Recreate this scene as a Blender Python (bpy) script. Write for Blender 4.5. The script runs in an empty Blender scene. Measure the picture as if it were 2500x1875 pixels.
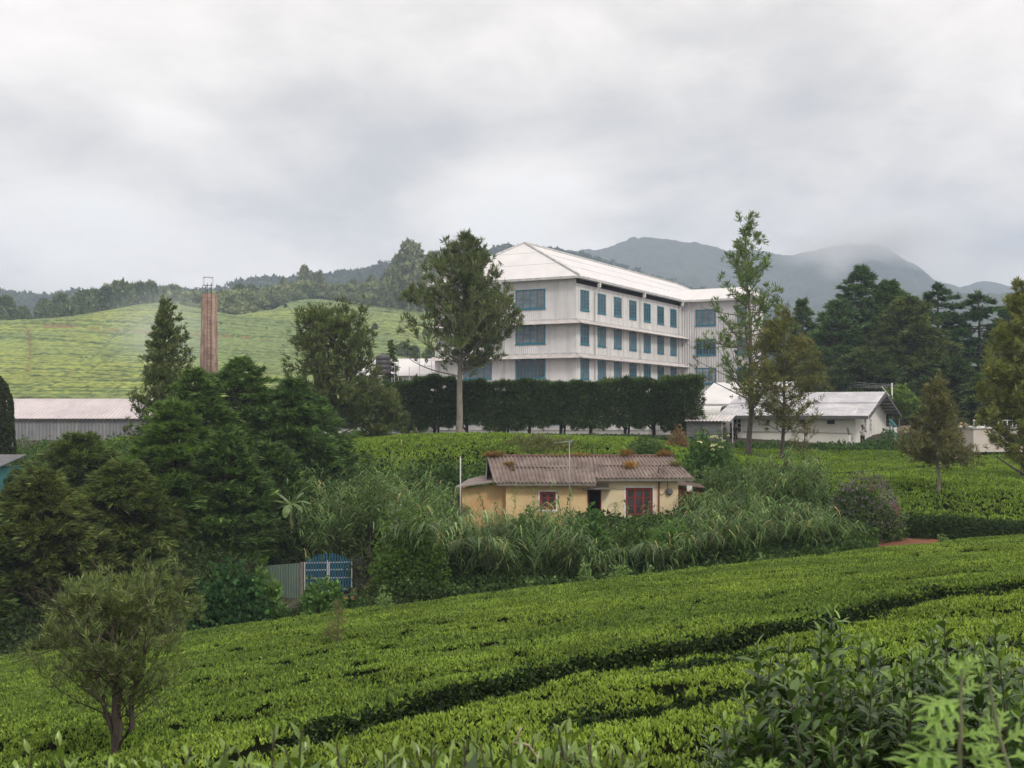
import bpy, math
import numpy as np
from mathutils import Vector, Matrix

scene = bpy.context.scene
COL = scene.collection

# ------------------------------------------------------------------ camera, sky, sun, exposure
F = 2870.0                      # focal length in pixels of the 2500 px wide picture
PITCH = math.atan(65.5 / F)
cam_data = bpy.data.cameras.new("camera")
cam_data.sensor_width = 36.0
cam_data.lens = 36.0 * F / 2500.0
cam_data.clip_start = 0.1
cam_data.clip_end = 6000.0
cam_data.dof.use_dof = True
cam_data.dof.focus_distance = 45.0
cam_data.dof.aperture_fstop = 11.0
cam = bpy.data.objects.new("camera", cam_data)
COL.objects.link(cam)
cam.location = (0, 0, 0)
cam.rotation_euler = (math.radians(90) + PITCH, 0, 0)
scene.camera = cam

SUN_ELEV = math.radians(42)
SUN_AZ = math.radians(152)       # clockwise from +Y: behind the camera, to the right
scene.view_settings.view_transform = 'Standard'
scene.view_settings.look = 'None'
scene.view_settings.exposure = 0.5
scene.view_settings.gamma = 1.0

world = bpy.data.worlds.new("World")
scene.world = world
world.use_nodes = True
wt = world.node_tree
wt.nodes.clear()
def wn(t, **k):
    n = wt.nodes.new(t)
    for a, b in k.items(): setattr(n, a, b)
    return n
def wl(a, b): wt.links.new(a, b)
def wmath(op, a, b=None, c=None, clamp=False):
    n = wn('ShaderNodeMath', operation=op); n.use_clamp = clamp
    for i, q in enumerate((a, b, c)):
        if q is None: continue
        if isinstance(q, (int, float)): n.inputs[i].default_value = q
        else: wl(q, n.inputs[i])
    return n.outputs[0]
sky = wn('ShaderNodeTexSky', sky_type='NISHITA')
sky.sun_disc = False
sky.sun_elevation = SUN_ELEV
sky.sun_rotation = SUN_AZ
sky.altitude = 1200
sky.air_density = 1.2; sky.dust_density = 3.0
tc = wn('ShaderNodeTexCoord')
sep = wn('ShaderNodeSeparateXYZ'); wl(tc.outputs['Generated'], sep.inputs[0])
zc = wmath('MAXIMUM', sep.outputs[2], 0.0)
den = wmath('ADD', zc, 0.30)
cx = wmath('DIVIDE', sep.outputs[0], den); cy = wmath('DIVIDE', sep.outputs[1], den)
comb = wn('ShaderNodeCombineXYZ'); wl(cx, comb.inputs[0]); wl(cy, comb.inputs[1])
def wnoise(scale, detail, rough, off, dist=0.0):
    ad = wn('ShaderNodeVectorMath', operation='ADD'); wl(comb.outputs[0], ad.inputs[0]); ad.inputs[1].default_value = off
    n = wn('ShaderNodeTexNoise'); wl(ad.outputs[0], n.inputs['Vector'])
    n.inputs['Scale'].default_value = scale; n.inputs['Detail'].default_value = detail
    n.inputs['Roughness'].default_value = rough; n.inputs['Distortion'].default_value = dist
    return n.outputs[0]
SKY_OFF = (3.1, 7.3, 0.0)
n1 = wnoise(1.5, 6, 0.55, SKY_OFF, 0.25)
n2 = wnoise(4.5, 6, 0.6, (1.7, 4.2, 0.0), 0.3)
nn = wmath('ADD', wmath('MULTIPLY', n1, 0.64), wmath('MULTIPLY', n2, 0.36))
# large cloud banks and thin places, each at its own bearing and height in the sky
def bank(px, py, radius, amount):
    global nn
    u = (px-1250.0)/F; v = (937.5-py)/F
    d = Vector((u, math.cos(PITCH)-v*math.sin(PITCH), math.sin(PITCH)+v*math.cos(PITCH))).normalized()
    s = wn('ShaderNodeVectorMath', operation='SUBTRACT'); wl(tc.outputs['Generated'], s.inputs[0]); s.inputs[1].default_value = d
    m = wn('ShaderNodeVectorMath', operation='MULTIPLY'); wl(s.outputs[0], m.inputs[0]); m.inputs[1].default_value = (1, 1, 1.9)
    l = wn('ShaderNodeVectorMath', operation='LENGTH'); wl(m.outputs[0], l.inputs[0])
    r = wn('ShaderNodeMapRange', interpolation_type='SMOOTHERSTEP'); wl(l.outputs[1], r.inputs[0])
    r.inputs[1].default_value = 0; r.inputs[2].default_value = radius/F; r.inputs[3].default_value = amount; r.inputs[4].default_value = 0
    nn = wmath('ADD', nn, r.outputs[0])
for b in ((250,60,900,.07),(1250,490,430,.20),(1330,60,600,.05),(2380,60,700,.10),(110,540,430,.19),(420,660,560,.11),(1850,640,450,.03),
          (130,330,380,-.07),(850,400,600,-.12),(1000,250,500,-.03),(2250,470,850,-.12),(1750,600,380,-.05),(1650,380,600,-.05)): bank(*b)
ramp = wn('ShaderNodeValToRGB')
wl(nn, ramp.inputs[0])
cr = ramp.color_ramp
cr.interpolation = 'B_SPLINE'
cr.elements[0].position = 0.34; cr.elements[0].color = (0.50, 0.485, 0.48, 1)
cr.elements[1].position = 0.66; cr.elements[1].color = (1.06, 0.985, 0.925, 1)
e = cr.elements.new(0.50); e.color = (0.83, 0.77, 0.715, 1)
# an overcast sky is two to three times as bright overhead as near the horizon
gain = wn('ShaderNodeMapRange'); wl(zc, gain.inputs[0])
gain.inputs[1].default_value = 0.34; gain.inputs[2].default_value = 0.95
gain.inputs[3].default_value = 9.6; gain.inputs[4].default_value = 13.0
vm = wn('ShaderNodeVectorMath', operation='SCALE'); wl(ramp.outputs[0], vm.inputs[0]); wl(gain.outputs[0], vm.inputs['Scale'])
mixs = wn('ShaderNodeMix', data_type='RGBA'); mixs.inputs[0].default_value = 0.93
wl(sky.outputs[0], mixs.inputs[6]); wl(vm.outputs[0], mixs.inputs[7])
bg = wn('ShaderNodeBackground'); bg.inputs[1].default_value = 0.1
wl(mixs.outputs[2], bg.inputs[0])
wo = wn('ShaderNodeOutputWorld'); wl(bg.outputs[0], wo.inputs[0])

sun_d = bpy.data.lights.new("sun", 'SUN')
sun_d.energy = 1.5; sun_d.angle = math.radians(12); sun_d.color = (1.0, 0.95, 0.88)
sun = bpy.data.objects.new("sun", sun_d); COL.objects.link(sun)
sd = Vector((math.sin(SUN_AZ) * math.cos(SUN_ELEV), math.cos(SUN_AZ) * math.cos(SUN_ELEV), math.sin(SUN_ELEV)))
sun.rotation_euler = sd.to_track_quat('Z', 'Y').to_euler()

scene.cycles.max_bounces = 6
scene.cycles.diffuse_bounces = 3
scene.cycles.glossy_bounces = 2
scene.cycles.transmission_bounces = 3
scene.cycles.transparent_max_bounces = 4
scene.cycles.volume_bounces = 1
scene.cycles.use_adaptive_sampling = True
scene.cycles.adaptive_threshold = 0.02

# ------------------------------------------------------------------ helpers
CP, SP = math.cos(PITCH), math.sin(PITCH)
def P(px, py, D):
    """point seen at picture position (px, py) that lies D metres in front of the camera"""
    u = (px - 1250.0) / F; v = (937.5 - py) / F
    dy = CP - v * SP; dz = SP + v * CP
    return Vector((u * D / dy, D, dz * D / dy))
def slope(py):
    v = (937.5 - py) / F
    return (SP + v * CP) / (CP - v * SP)

def tag(o, label=None, cat=None, group=None, kind=None):
    if label: o['label'] = label
    if cat: o['category'] = cat
    if group: o['group'] = group
    if kind: o['kind'] = kind
    return o
def empty(name, loc=(0, 0, 0), rz=0.0, label=None, cat=None, group=None):
    o = bpy.data.objects.new(name, None); COL.objects.link(o)
    o.location = loc; o.rotation_euler = (0, 0, rz); o.empty_display_size = 0.3
    return tag(o, label, cat, group)
def link_mesh(name, me, mat=None, parent=None):
    o = bpy.data.objects.new(name, me); COL.objects.link(o)
    if mat is not None: me.materials.append(mat)
    if parent is not None: o.parent = parent
    return o
def np_mesh(name, V, Q, mat=None, parent=None, cols=None, smooth=False, vals=None):
    """V (n,3), Q (m,k) faces all with k corners, cols (n,3) per vertex"""
    V = np.ascontiguousarray(V, dtype=np.float32); Q = np.ascontiguousarray(Q, dtype=np.int32)
    me = bpy.data.meshes.new(name)
    m, k = Q.shape
    me.vertices.add(len(V)); me.vertices.foreach_set('co', V.ravel())
    me.loops.add(m * k); me.loops.foreach_set('vertex_index', Q.ravel())
    me.polygons.add(m)
    me.polygons.foreach_set('loop_start', np.arange(0, m * k, k, dtype=np.int32))
    if smooth: me.polygons.foreach_set('use_smooth', np.ones(m, dtype=bool))
    me.update(calc_edges=True)
    if cols is not None:
        a = me.color_attributes.new('Col', 'FLOAT_COLOR', 'POINT')
        c = np.ones((len(V), 4), dtype=np.float32); c[:, :3] = cols
        a.data.foreach_set('color', c.ravel())
    return link_mesh(name, me, mat, parent)

class MB:
    """collects shapes and links them as ONE mesh object"""
    def __init__(s): s.v = []; s.f = []; s.sm = []
    def add(s, vs, fs, smooth=False):
        b = len(s.v); s.v += [tuple(p) for p in vs]
        for f in fs: s.f.append([b + i for i in f]); s.sm.append(smooth)
    def box(s, x0, y0, z0, x1, y1, z1):
        s.add([(x0,y0,z0),(x1,y0,z0),(x1,y1,z0),(x0,y1,z0),(x0,y0,z1),(x1,y0,z1),(x1,y1,z1),(x0,y1,z1)],
              [(0,3,2,1),(4,5,6,7),(0,1,5,4),(1,2,6,5),(2,3,7,6),(3,0,4,7)])
    def bar(s, a, b, w, h=None):
        """square bar from a to b"""
        a = Vector(a); b = Vector(b); h = h or w
        d = (b - a).normalized(); up = Vector((0,0,1)) if abs(d.z) < 0.95 else Vector((1,0,0))
        sx = d.cross(up).normalized() * w / 2; sy = sx.cross(d).normalized() * h / 2
        vs = [a-sx-sy, a+sx-sy, a+sx+sy, a-sx+sy, b-sx-sy, b+sx-sy, b+sx+sy, b-sx+sy]
        s.add(vs, [(0,3,2,1),(4,5,6,7),(0,1,5,4),(1,2,6,5),(2,3,7,6),(3,0,4,7)])
    def slab(s, p, t):
        """thick sheet: polygon p pushed along its normal by t"""
        p = [Vector(q) for q in p]; n = (p[1]-p[0]).cross(p[2]-p[0]).normalized() * t
        k = len(p)
        s.add(p + [q + n for q in p], [tuple(range(k-1,-1,-1)), tuple(range(k, 2*k))] + [(i,(i+1)%k,k+(i+1)%k,k+i) for i in range(k)])
    def tube(s, pts, rad, n=8, caps=True):
        pts = [Vector(q) for q in pts]; k = len(pts)
        if isinstance(rad, (int, float)): rad = [rad]*k
        vs = []
        for i, q in enumerate(pts):
            d = (pts[min(i+1,k-1)] - pts[max(i-1,0)]).normalized()
            up = Vector((0,0,1)) if abs(d.z) < 0.9 else Vector((1,0,0))
            sx = d.cross(up).normalized(); sy = sx.cross(d).normalized()
            for j in range(n):
                a = 2*math.pi*j/n
                vs.append(q + sx*math.cos(a)*rad[i] + sy*math.sin(a)*rad[i])
        fs = [(i*n+j, i*n+(j+1)%n, (i+1)*n+(j+1)%n, (i+1)*n+j) for i in range(k-1) for j in range(n)]
        if caps: fs += [tuple(range(n-1,-1,-1)), tuple((k-1)*n + j for j in range(n))]
        s.add(vs, fs, smooth=n > 5)
    def build(s, name, mat, parent=None):
        me = bpy.data.meshes.new(name); me.from_pydata(s.v, [], s.f)
        me.polygons.foreach_set('use_smooth', s.sm); me.update()
        return link_mesh(name, me, mat, parent)

def hashn(ix, iy, seed):
    h = (ix.astype(np.int64) * 374761393 + iy.astype(np.int64) * 668265263 + seed * 974634777) & 0x7fffffff
    h = ((h ^ (h >> 13)) * 1274126177) & 0x7fffffff
    return ((h ^ (h >> 16)) & 0xffff) / 65535.0
def vnoise(x, y, seed=0):
    x = np.asarray(x, dtype=float); y = np.asarray(y, dtype=float)
    ix = np.floor(x); iy = np.floor(y); fx = x - ix; fy = y - iy
    fx = fx*fx*(3-2*fx); fy = fy*fy*(3-2*fy)
    a = hashn(ix, iy, seed); b = hashn(ix+1, iy, seed); c = hashn(ix, iy+1, seed); d = hashn(ix+1, iy+1, seed)
    return (a*(1-fx)+b*fx)*(1-fy) + (c*(1-fx)+d*fx)*fy
def fbm(x, y, seed=0, oct=4):
    s = 0; a = 0.5; t = 0
    for o in range(oct):
        s = s + a * vnoise(x * 2**o, y * 2**o, seed + o*17); t += a; a *= 0.5
    return s / t

# ------------------------------------------------------------------ materials
def mat_base(name):
    m = bpy.data.materials.new(name); m.use_nodes = True
    nt = m.node_tree; b = nt.nodes['Principled BSDF']
    return m, nt, b
def N(nt, t, **k):
    n = nt.nodes.new(t)
    for a, b in k.items(): setattr(n, a, b)
    return n
def mat(name, c1, c2=None, scale=3.0, rough=0.7, lo=0.35, hi=0.7, bump=0.0, bscale=20.0, metal=0.0,
        wave=None, streak=None, spec=0.5, coord='Object', stretch=(1,1,1), detail=5):
    """c1 mixed with c2 by noise; optional corrugation (wave = (axis, period)) and vertical streaks (streak = (colour, scale, amount))"""
    m, nt, b = mat_base(name); L = nt.links.new
    b.inputs['Roughness'].default_value = rough; b.inputs['Metallic'].default_value = metal
    b.inputs['Specular IOR Level'].default_value = spec
    tc = N(nt, 'ShaderNodeTexCoord'); mp = N(nt, 'ShaderNodeMapping'); mp.inputs['Scale'].default_value = stretch
    L(tc.outputs[coord], mp.inputs[0])
    out = None
    if c2 is not None:
        no = N(nt, 'ShaderNodeTexNoise'); no.inputs['Scale'].default_value = scale; no.inputs['Detail'].default_value = detail
        L(mp.outputs[0], no.inputs['Vector'])
        mr = N(nt, 'ShaderNodeMapRange'); mr.inputs[1].default_value = lo; mr.inputs[2].default_value = hi; L(no.outputs[0], mr.inputs[0])
        mx = N(nt, 'ShaderNodeMix', data_type='RGBA'); mx.inputs[6].default_value = (*c1, 1); mx.inputs[7].default_value = (*c2, 1)
        L(mr.outputs[0], mx.inputs[0]); out = mx.outputs[2]
    else:
        b.inputs['Base Color'].default_value = (*c1, 1)
    if streak is not None:
        sc, ss, am = streak
        mp2 = N(nt, 'ShaderNodeMapping'); mp2.inputs['Scale'].default_value = (ss, ss, ss*0.06); L(tc.outputs[coord], mp2.inputs[0])
        n2 = N(nt, 'ShaderNodeTexNoise'); n2.inputs['Scale'].default_value = 1.0; n2.inputs['Detail'].default_value = 6; L(mp2.outputs[0], n2.inputs['Vector'])
        m2 = N(nt, 'ShaderNodeMapRange'); m2.inputs[1].default_value = 0.48; m2.inputs[2].default_value = 0.75; m2.inputs[4].default_value = am; L(n2.outputs[0], m2.inputs[0])
        mx2 = N(nt, 'ShaderNodeMix', data_type='RGBA'); L(m2.outputs[0], mx2.inputs[0])
        if out is not None: L(out, mx2.inputs[6])
        else: mx2.inputs[6].default_value = (*c1, 1)
        mx2.inputs[7].default_value = (*sc, 1); out = mx2.outputs[2]
    if out is not None: L(out, b.inputs['Base Color'])
    hs = []
    if bump:
        n3 = N(nt, 'ShaderNodeTexNoise'); n3.inputs['Scale'].default_value = bscale; n3.inputs['Detail'].default_value = 4; L(mp.outputs[0], n3.inputs['Vector'])
        bp = N(nt, 'ShaderNodeBump'); bp.inputs['Strength'].default_value = bump; bp.inputs['Distance'].default_value = 0.05
        L(n3.outputs[0], bp.inputs['Height']); hs.append(bp)
    if wave is not None:
        ax, per = wave
        wv = N(nt, 'ShaderNodeTexWave', wave_type='BANDS', bands_direction=ax, wave_profile='SIN')
        wv.inputs['Scale'].default_value = (2*math.pi/20.0)/per; wv.inputs['Distortion'].default_value = 0.0
        L(tc.outputs['Object'], wv.inputs['Vector'])
        bp2 = N(nt, 'ShaderNodeBump'); bp2.inputs['Strength'].default_value = 1.0; bp2.inputs['Distance'].default_value = per*0.22
        L(wv.outputs['Fac'], bp2.inputs['Height'])
        if hs: L(hs[-1].outputs[0], bp2.inputs['Normal'])
        hs.append(bp2)
    if hs: L(hs[-1].outputs[0], b.inputs['Normal'])
    return m
def mat_leaf(name, tint=(1,1,1), rough=0.5, trans=0.32, spec=0.2, attr=True, nscale=0.6, namt=0.25):
    m, nt, b = mat_base(name); L = nt.links.new
    b.inputs['Roughness'].default_value = rough; b.inputs['Specular IOR Level'].default_value = spec
    at = N(nt, 'ShaderNodeAttribute'); at.attribute_name = 'Col'
    mx = N(nt, 'ShaderNodeMix', data_type='RGBA', blend_type='MULTIPLY'); mx.inputs[0].default_value = 1.0
    L(at.outputs['Color'], mx.inputs[6]); mx.inputs[7].default_value = (*tint, 1)
    tc = N(nt, 'ShaderNodeTexCoord'); no = N(nt, 'ShaderNodeTexNoise'); no.inputs['Scale'].default_value = nscale; no.inputs['Detail'].default_value = 3
    L(tc.outputs['Object'], no.inputs['Vector'])
    mr = N(nt, 'ShaderNodeMapRange'); mr.inputs[1].default_value = 0.3; mr.inputs[2].default_value = 0.7
    mr.inputs[3].default_value = 1 - namt; mr.inputs[4].default_value = 1 + namt; L(no.outputs[0], mr.inputs[0])
    sc = N(nt, 'ShaderNodeVectorMath', operation='SCALE'); L(mx.outputs[2], sc.inputs[0]); L(mr.outputs[0], sc.inputs['Scale'])
    L(sc.outputs[0], b.inputs['Base Color'])
    tr = N(nt, 'ShaderNodeBsdfTranslucent')
    t2 = N(nt, 'ShaderNodeVectorMath', operation='MULTIPLY'); L(sc.outputs[0], t2.inputs[0]); t2.inputs[1].default_value = (1.15, 1.25, 0.6)
    L(t2.outputs[0], tr.inputs[0])
    ms = N(nt, 'ShaderNodeMixShader'); ms.inputs[0].default_value = trans
    L(b.outputs[0], ms.inputs[1]); L(tr.outputs[0], ms.inputs[2])
    L(ms.outputs[0], nt.nodes['Material Output'].inputs[0])
    return m
# ------------------------------------------------------------------ terrain
def T(x, y):
    """top of the clipped tea on the near slope"""
    return -1.8 - 0.103*y + 0.112*x - 0.0013*x*x
def ray_T(px, py):
    lo, hi = 5.0, 80.0
    for D in np.arange(6, 80, 0.05):
        p = P(px, py, D)
        if T(p.x, p.y) >= p.z: return p
    return P(px, py, 60)
ctrl = []
for x in (-30, -18, -9, 0, 9, 18, 30):
    for y in (9, 18, 27, 34):
        xx = x * min(1.0, y/20.0)
        ctrl.append((xx, y, T(xx, y) - 0.85))
for x in (-12, -5, 0, 5, 12): ctrl.append((x, -2, -1.75 + 0.06*x)); ctrl.append((x, 3, -1.95 + 0.08*x))
for x in (-12, 0, 12): ctrl.append((x, -40, -1.9 + 0.04*x))
for px, py, D, dz in [  # soil = seen point + dz
    (0,1600,40,-1.0),(300,1560,41,-1.0),(600,1500,42,-0.6),(880,1475,43,0),(850,1450,50,0),(900,1440,52,0),(1250,1460,42,-.3),(1250,1420,46,0),
    (1600,1430,43,-.2),(1600,1370,46,0),(1900,1375,44,0),(2200,1325,48,0),(2120,1335,47,0),(2300,1318,50,0),(2500,1325,51,0),
    (1180,1285,54,0),(1450,1285,54,0),(1690,1285,54,0),(1180,1255,60,0),(1690,1250,60,0),(1450,1250,60,0),
    (1250,1150,66,0),(1000,1150,66,0),(1500,1150,66,0),
    (700,1445,54,0),(640,1452,52,0),(760,1448,54,0),(740,1360,59,0),(850,1330,59,0),(500,1430,50,0),(500,1360,57,0),(200,1390,50,0),(0,1390,50,0),(-200,1390,50,0),
    (700,1230,64,0),(400,1230,64,0),(0,1240,64,0),(-300,1240,64,0),
    (0,1130,82,0),(400,1120,82,0),(800,1110,82,0),
    (1250,1075,92,0),(1000,1075,92,0),(1500,1075,92,0),(700,1078,92,0),(300,1075,100,0),(0,1075,100,0),
    (1900,1220,60,0),(2300,1245,55,0),(2500,1250,56,0),(2750,1260,56,0),
    (1900,1135,78,-.7),(1900,1112,86,-.8),(2300,1112,86,-.8),(2300,1145,78,-.6),(2500,1150,78,-.6),(2500,1115,86,-.8),(2100,1112,86,-.8),(2750,1140,82,0),
    (2089,1089,92,0),(1830,1089,92,0),(2300,1087,92,0),(2500,1090,92,0),
    (1100,1060,115,0),(1400,1060,115,0),(1700,1065,115,0),(2100,1065,115,0),(2500,1065,115,0),(700,1060,115,0),(300,1060,120,0),(-100,1060,120,0),
    (0,1035,170,0),(600,1035,170,0),(1250,1035,170,0),(1900,1035,170,0),(2500,1035,170,0)]:
    p = P(px, py, D); ctrl.append((p.x, p.y, p.z + dz))
ctrl = np.array(ctrl)
def _phi(r2): return 0.5 * r2 * np.log(r2 + 1e-9)
_n = len(ctrl)
_K = _phi((ctrl[:, None, 0]-ctrl[None, :, 0])**2 + (ctrl[:, None, 1]-ctrl[None, :, 1])**2) + np.eye(_n)*0.6
_Pm = np.c_[np.ones(_n), ctrl[:, :2]]
_A = np.block([[_K, _Pm], [_Pm.T, np.zeros((3, 3))]])
_W = np.linalg.solve(_A, np.r_[ctrl[:, 2], 0, 0, 0])
def G(x, y):
    x = np.atleast_1d(np.asarray(x, dtype=float)); y = np.atleast_1d(np.asarray(y, dtype=float))
    sh = x.shape; x = x.ravel(); y = y.ravel(); out = np.zeros(len(x))
    xc = np.clip(x, -70, 80); yc = np.clip(y, -30, 170)
    for i in range(0, len(x), 20000):
        a = xc[i:i+20000]; b = yc[i:i+20000]
        r2 = (a[:, None]-ctrl[None, :, 0])**2 + (b[:, None]-ctrl[None, :, 1])**2
        out[i:i+20000] = _phi(r2) @ _W[:_n] + _W[_n] + _W[_n+1]*a + _W[_n+2]*b
    far = np.clip((np.hypot(x - xc, y - yc)) / 150.0, 0, 1)
    out = out*(1-far) + (-6.0)*far
    return out.reshape(sh)
def gz(x, y): return float(G(x, y)[0])
def on_ground(px, D, sink=0.0):
    p = P(px, 1000, D); return Vector((p.x, p.y, gz(p.x, p.y) - sink))

def grid_mesh(name, xs, ys, zf, material, cols=None, smooth=True):
    X, Y = np.meshgrid(xs, ys); Z = zf(X, Y)
    V = np.stack([X.ravel(), Y.ravel(), Z.ravel()], 1)
    nx, ny = len(xs), len(ys)
    i = np.arange(nx-1)[None, :] + np.arange(ny-1)[:, None]*nx
    Q = np.stack([i, i+1, i+1+nx, i+nx], -1).reshape(-1, 4)
    c = cols(X, Y, Z).reshape(-1, 3) if cols is not None else None
    return np_mesh(name, V, Q, material, cols=c, smooth=smooth)

m_soil = mat('soil', (0.045, 0.034, 0.018), (0.022, 0.035, 0.012), scale=0.35, rough=0.95, bump=0.6, bscale=4, coord='Generated' if False else 'Object')
xs = np.r_[-1500, -1000, -600, -300, -180, -120, np.arange(-90, 100, 1.2), 130, 200, 320, 600, 1000, 1500]
ys = np.r_[-350, -150, -60, np.arange(-20, 175, 1.2), 200, 260, 400, 800, 1300, 1950]
def ground_z(X, Y):
    return G(X, Y) + 0.10*(fbm(X*0.5, Y*0.5, 3)-0.5)*(np.abs(X) < 100)*(Y < 180)
ground = grid_mesh('ground', xs, ys, ground_z, m_soil); tag(ground, kind='structure')

# red earth road that runs between the near tea slope and the bank, seen at the right and by the gate
m_red = mat('red_earth', (0.23, 0.075, 0.032), (0.14, 0.055, 0.028), scale=1.2, rough=0.95, bump=0.5, bscale=9)
road_px = [(835,1462,45.5),(950,1455,44.5),(1250,1425,43),(1600,1400,43.5),(1900,1365,45),(2100,1340,46.5),(2250,1330,48),(2500,1318,49),(2900,1300,50)]
rp = [P(a, b, d) for a, b, d in road_px]
V = []; 
seg = []
for i in range(len(rp)-1):
    for k in range(12):
        t = k/12; seg.append(rp[i].lerp(rp[i+1], t))
seg.append(rp[-1])
W2 = 1.7
for i, p in enumerate(seg):
    d = (seg[min(i+1, len(seg)-1)] - seg[max(i-1, 0)]); d.z = 0; d.normalize(); n = Vector((-d.y, d.x, 0))
    for k in range(7):
        q = p + n * (W2 * (k-3)/3.0 * (1 + 0.12*math.sin(i*0.7)))
        V.append((q.x, q.y, gz(q.x, q.y) + 0.10 - 0.05*((k-3)/3.0)**2 + 0.02*math.sin(i*1.3+k)))
Q = [(i*7+k, i*7+k+1, (i+1)*7+k+1, (i+1)*7+k) for i in range(len(seg)-1) for k in range(6)]
road = np_mesh('road', np.array(V), np.array(Q), m_red, smooth=True); tag(road, kind='structure')

# ---- far land: control points in picture position and distance
def tps(points, smooth=1.0):
    c = np.array(points, dtype=float); n = len(c); s = 100.0
    K = _phi(((c[:, None, 0]-c[None, :, 0])/s)**2 + ((c[:, None, 1]-c[None, :, 1])/s)**2) + np.eye(n)*0.01*smooth
    Pm = np.c_[np.ones(n), c[:, :2]/s]
    W = np.linalg.solve(np.block([[K, Pm], [Pm.T, np.zeros((3, 3))]]), np.r_[c[:, 2], 0, 0, 0])
    def f(x, y):
        x = np.asarray(x, dtype=float); y = np.asarray(y, dtype=float); sh = x.shape; a = x.ravel(); b = y.ravel(); o = np.zeros(len(a))
        for i in range(0, len(a), 20000):
            r2 = ((a[i:i+20000, None]-c[None, :, 0])/s)**2 + ((b[i:i+20000, None]-c[None, :, 1])/s)**2
            o[i:i+20000] = _phi(r2) @ W[:n] + W[n] + W[n+1]*a[i:i+20000]/s + W[n+2]*b[i:i+20000]/s
        return o.reshape(sh)
    return f
hp = []
for px, py, D in [(-400,1000,165),(0,1000,165),(300,995,165),(600,992,165),(900,990,165),(1150,990,170),(1500,995,180),
    (-400,930,230),(-100,925,230),(100,925,230),(400,930,230),(700,925,235),(900,925,240),(1100,925,245),(1400,985,260),(1500,985,260),(1800,985,260),
    (-400,850,310),(-100,845,310),(100,850,310),(300,850,310),(500,850,315),(700,845,320),(900,845,330),(1100,845,335),(1400,950,340),(1700,975,340),
    (-400,790,400),(0,791,400),(120,790,400),(200,779,400),(270,763,405),(370,748,410),(450,751,415),(545,778,425),
    (600,785,420),(700,775,430),(800,780,430),(900,790,430),(1100,795,430),(1400,920,430),(1700,950,430),
    (620,768,455),(700,743,490),(766,731,510),(832,742,505),(931,758,500),(1050,764,500),(1200,800,500),(1400,900,500),(1700,940,500)]:
    p = P(px, py, D); hp.append((p.x, p.y, p.z))
for px, z, D in [(-400,22,470),(0,22,470),(120,22,470),(270,26,480),(370,29,480),(450,29,480),(545,33,480),(-400,20,560),(0,20,560),(300,30,560),(500,38,560),(700,50,560),(832,52,570),(1050,45,570),(1400,20,570),(1700,15,570),
                 (0,30,640),(400,45,640),(800,66,640),(1100,55,640),(1400,25,640)]:
    hp.append(((px-1250)/F*D, D, z))
H0 = tps(hp)
def terrace_level(x, y): return (y*0.15 + 0.03*x + 4.0*fbm(x*0.010, y*0.010, 5) + 0.7*fbm(x*0.04, y*0.05, 9) + 0.25*fbm(x*0.2, y*0.2, 10))
def hill_tea_z(x, y):
    h = H0(x, y); lv = terrace_level(x, y); fr = lv - np.floor(lv)
    step = np.where(fr < 0.12, fr/0.12, 1.0)             # quick rise, then flat
    amp = 0.10 + 0.8*np.clip(vnoise(np.floor(lv)*1.7, x*0.03, 21)*1.6-0.6, 0, 1)
    return h + 0.8 + amp*(0.9*step - 0.9*fr) + 0.75*(fbm(x*0.9, y*0.8, 31, 2)-0.5)
m_hill = mat('hill_grass', (0.12, 0.17, 0.04), (0.07, 0.11, 0.03), scale=0.05, rough=0.95, bump=0.5, bscale=0.6)
hill = grid_mesh('hill', np.arange(-260, 140, 4.0), np.arange(150, 660, 4.0), lambda X, Y: H0(X, Y) - 0.2 + 1.2*(fbm(X*0.03, Y*0.03, 2)-0.5)*(Y > 430), m_hill)
tag(hill, kind='structure')
# ------------------------------------------------------------------ generic leaf builders (used from here on)
rng = np.random.default_rng(7)
def nrm(a): return a / (np.linalg.norm(a, axis=-1, keepdims=True) + 1e-9)
def runit(n, r=None):
    r = r or rng
    v = r.normal(size=(n, 3)); return nrm(v)
def leaf_arrays(c, d, L, W, fold=0.0, r=None, up=None):
    """diamond leaves: base c, direction d, length L, width W; returns V (n*4,3), Q (n,4)"""
    r = r or rng; n = len(c)
    ref = runit(n, r) if up is None else up
    s = nrm(np.cross(d, ref)); nn = np.cross(s, d)
    L = np.broadcast_to(L, n)[:, None]; W = np.broadcast_to(W, n)[:, None]
    a = c; b = c + d*L*0.45 + s*W*0.5 + nn*fold*W; t = c + d*L; e = c + d*L*0.45 - s*W*0.5 + nn*fold*W
    V = np.stack([a, b, t, e], 1).reshape(-1, 3)
    Q = np.arange(n*4).reshape(-1, 4)
    return V, Q
def jitter_cols(base, n, amt=0.25, r=None, mix=None, mixp=0.0, tilt=0.08):
    r = r or rng
    c = np.tile(np.array(base, dtype=float), (n, 1))
    if mix is not None:
        k = (r.random(n) < mixp)[:, None]; c = np.where(k, np.array(mix), c)
    c = c * (1 + amt*(r.random((n, 1))*2-1)); c = c * (1 + tilt*(r.random((n, 3))*2-1))
    return np.clip(c, 0.003, 1)
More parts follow.
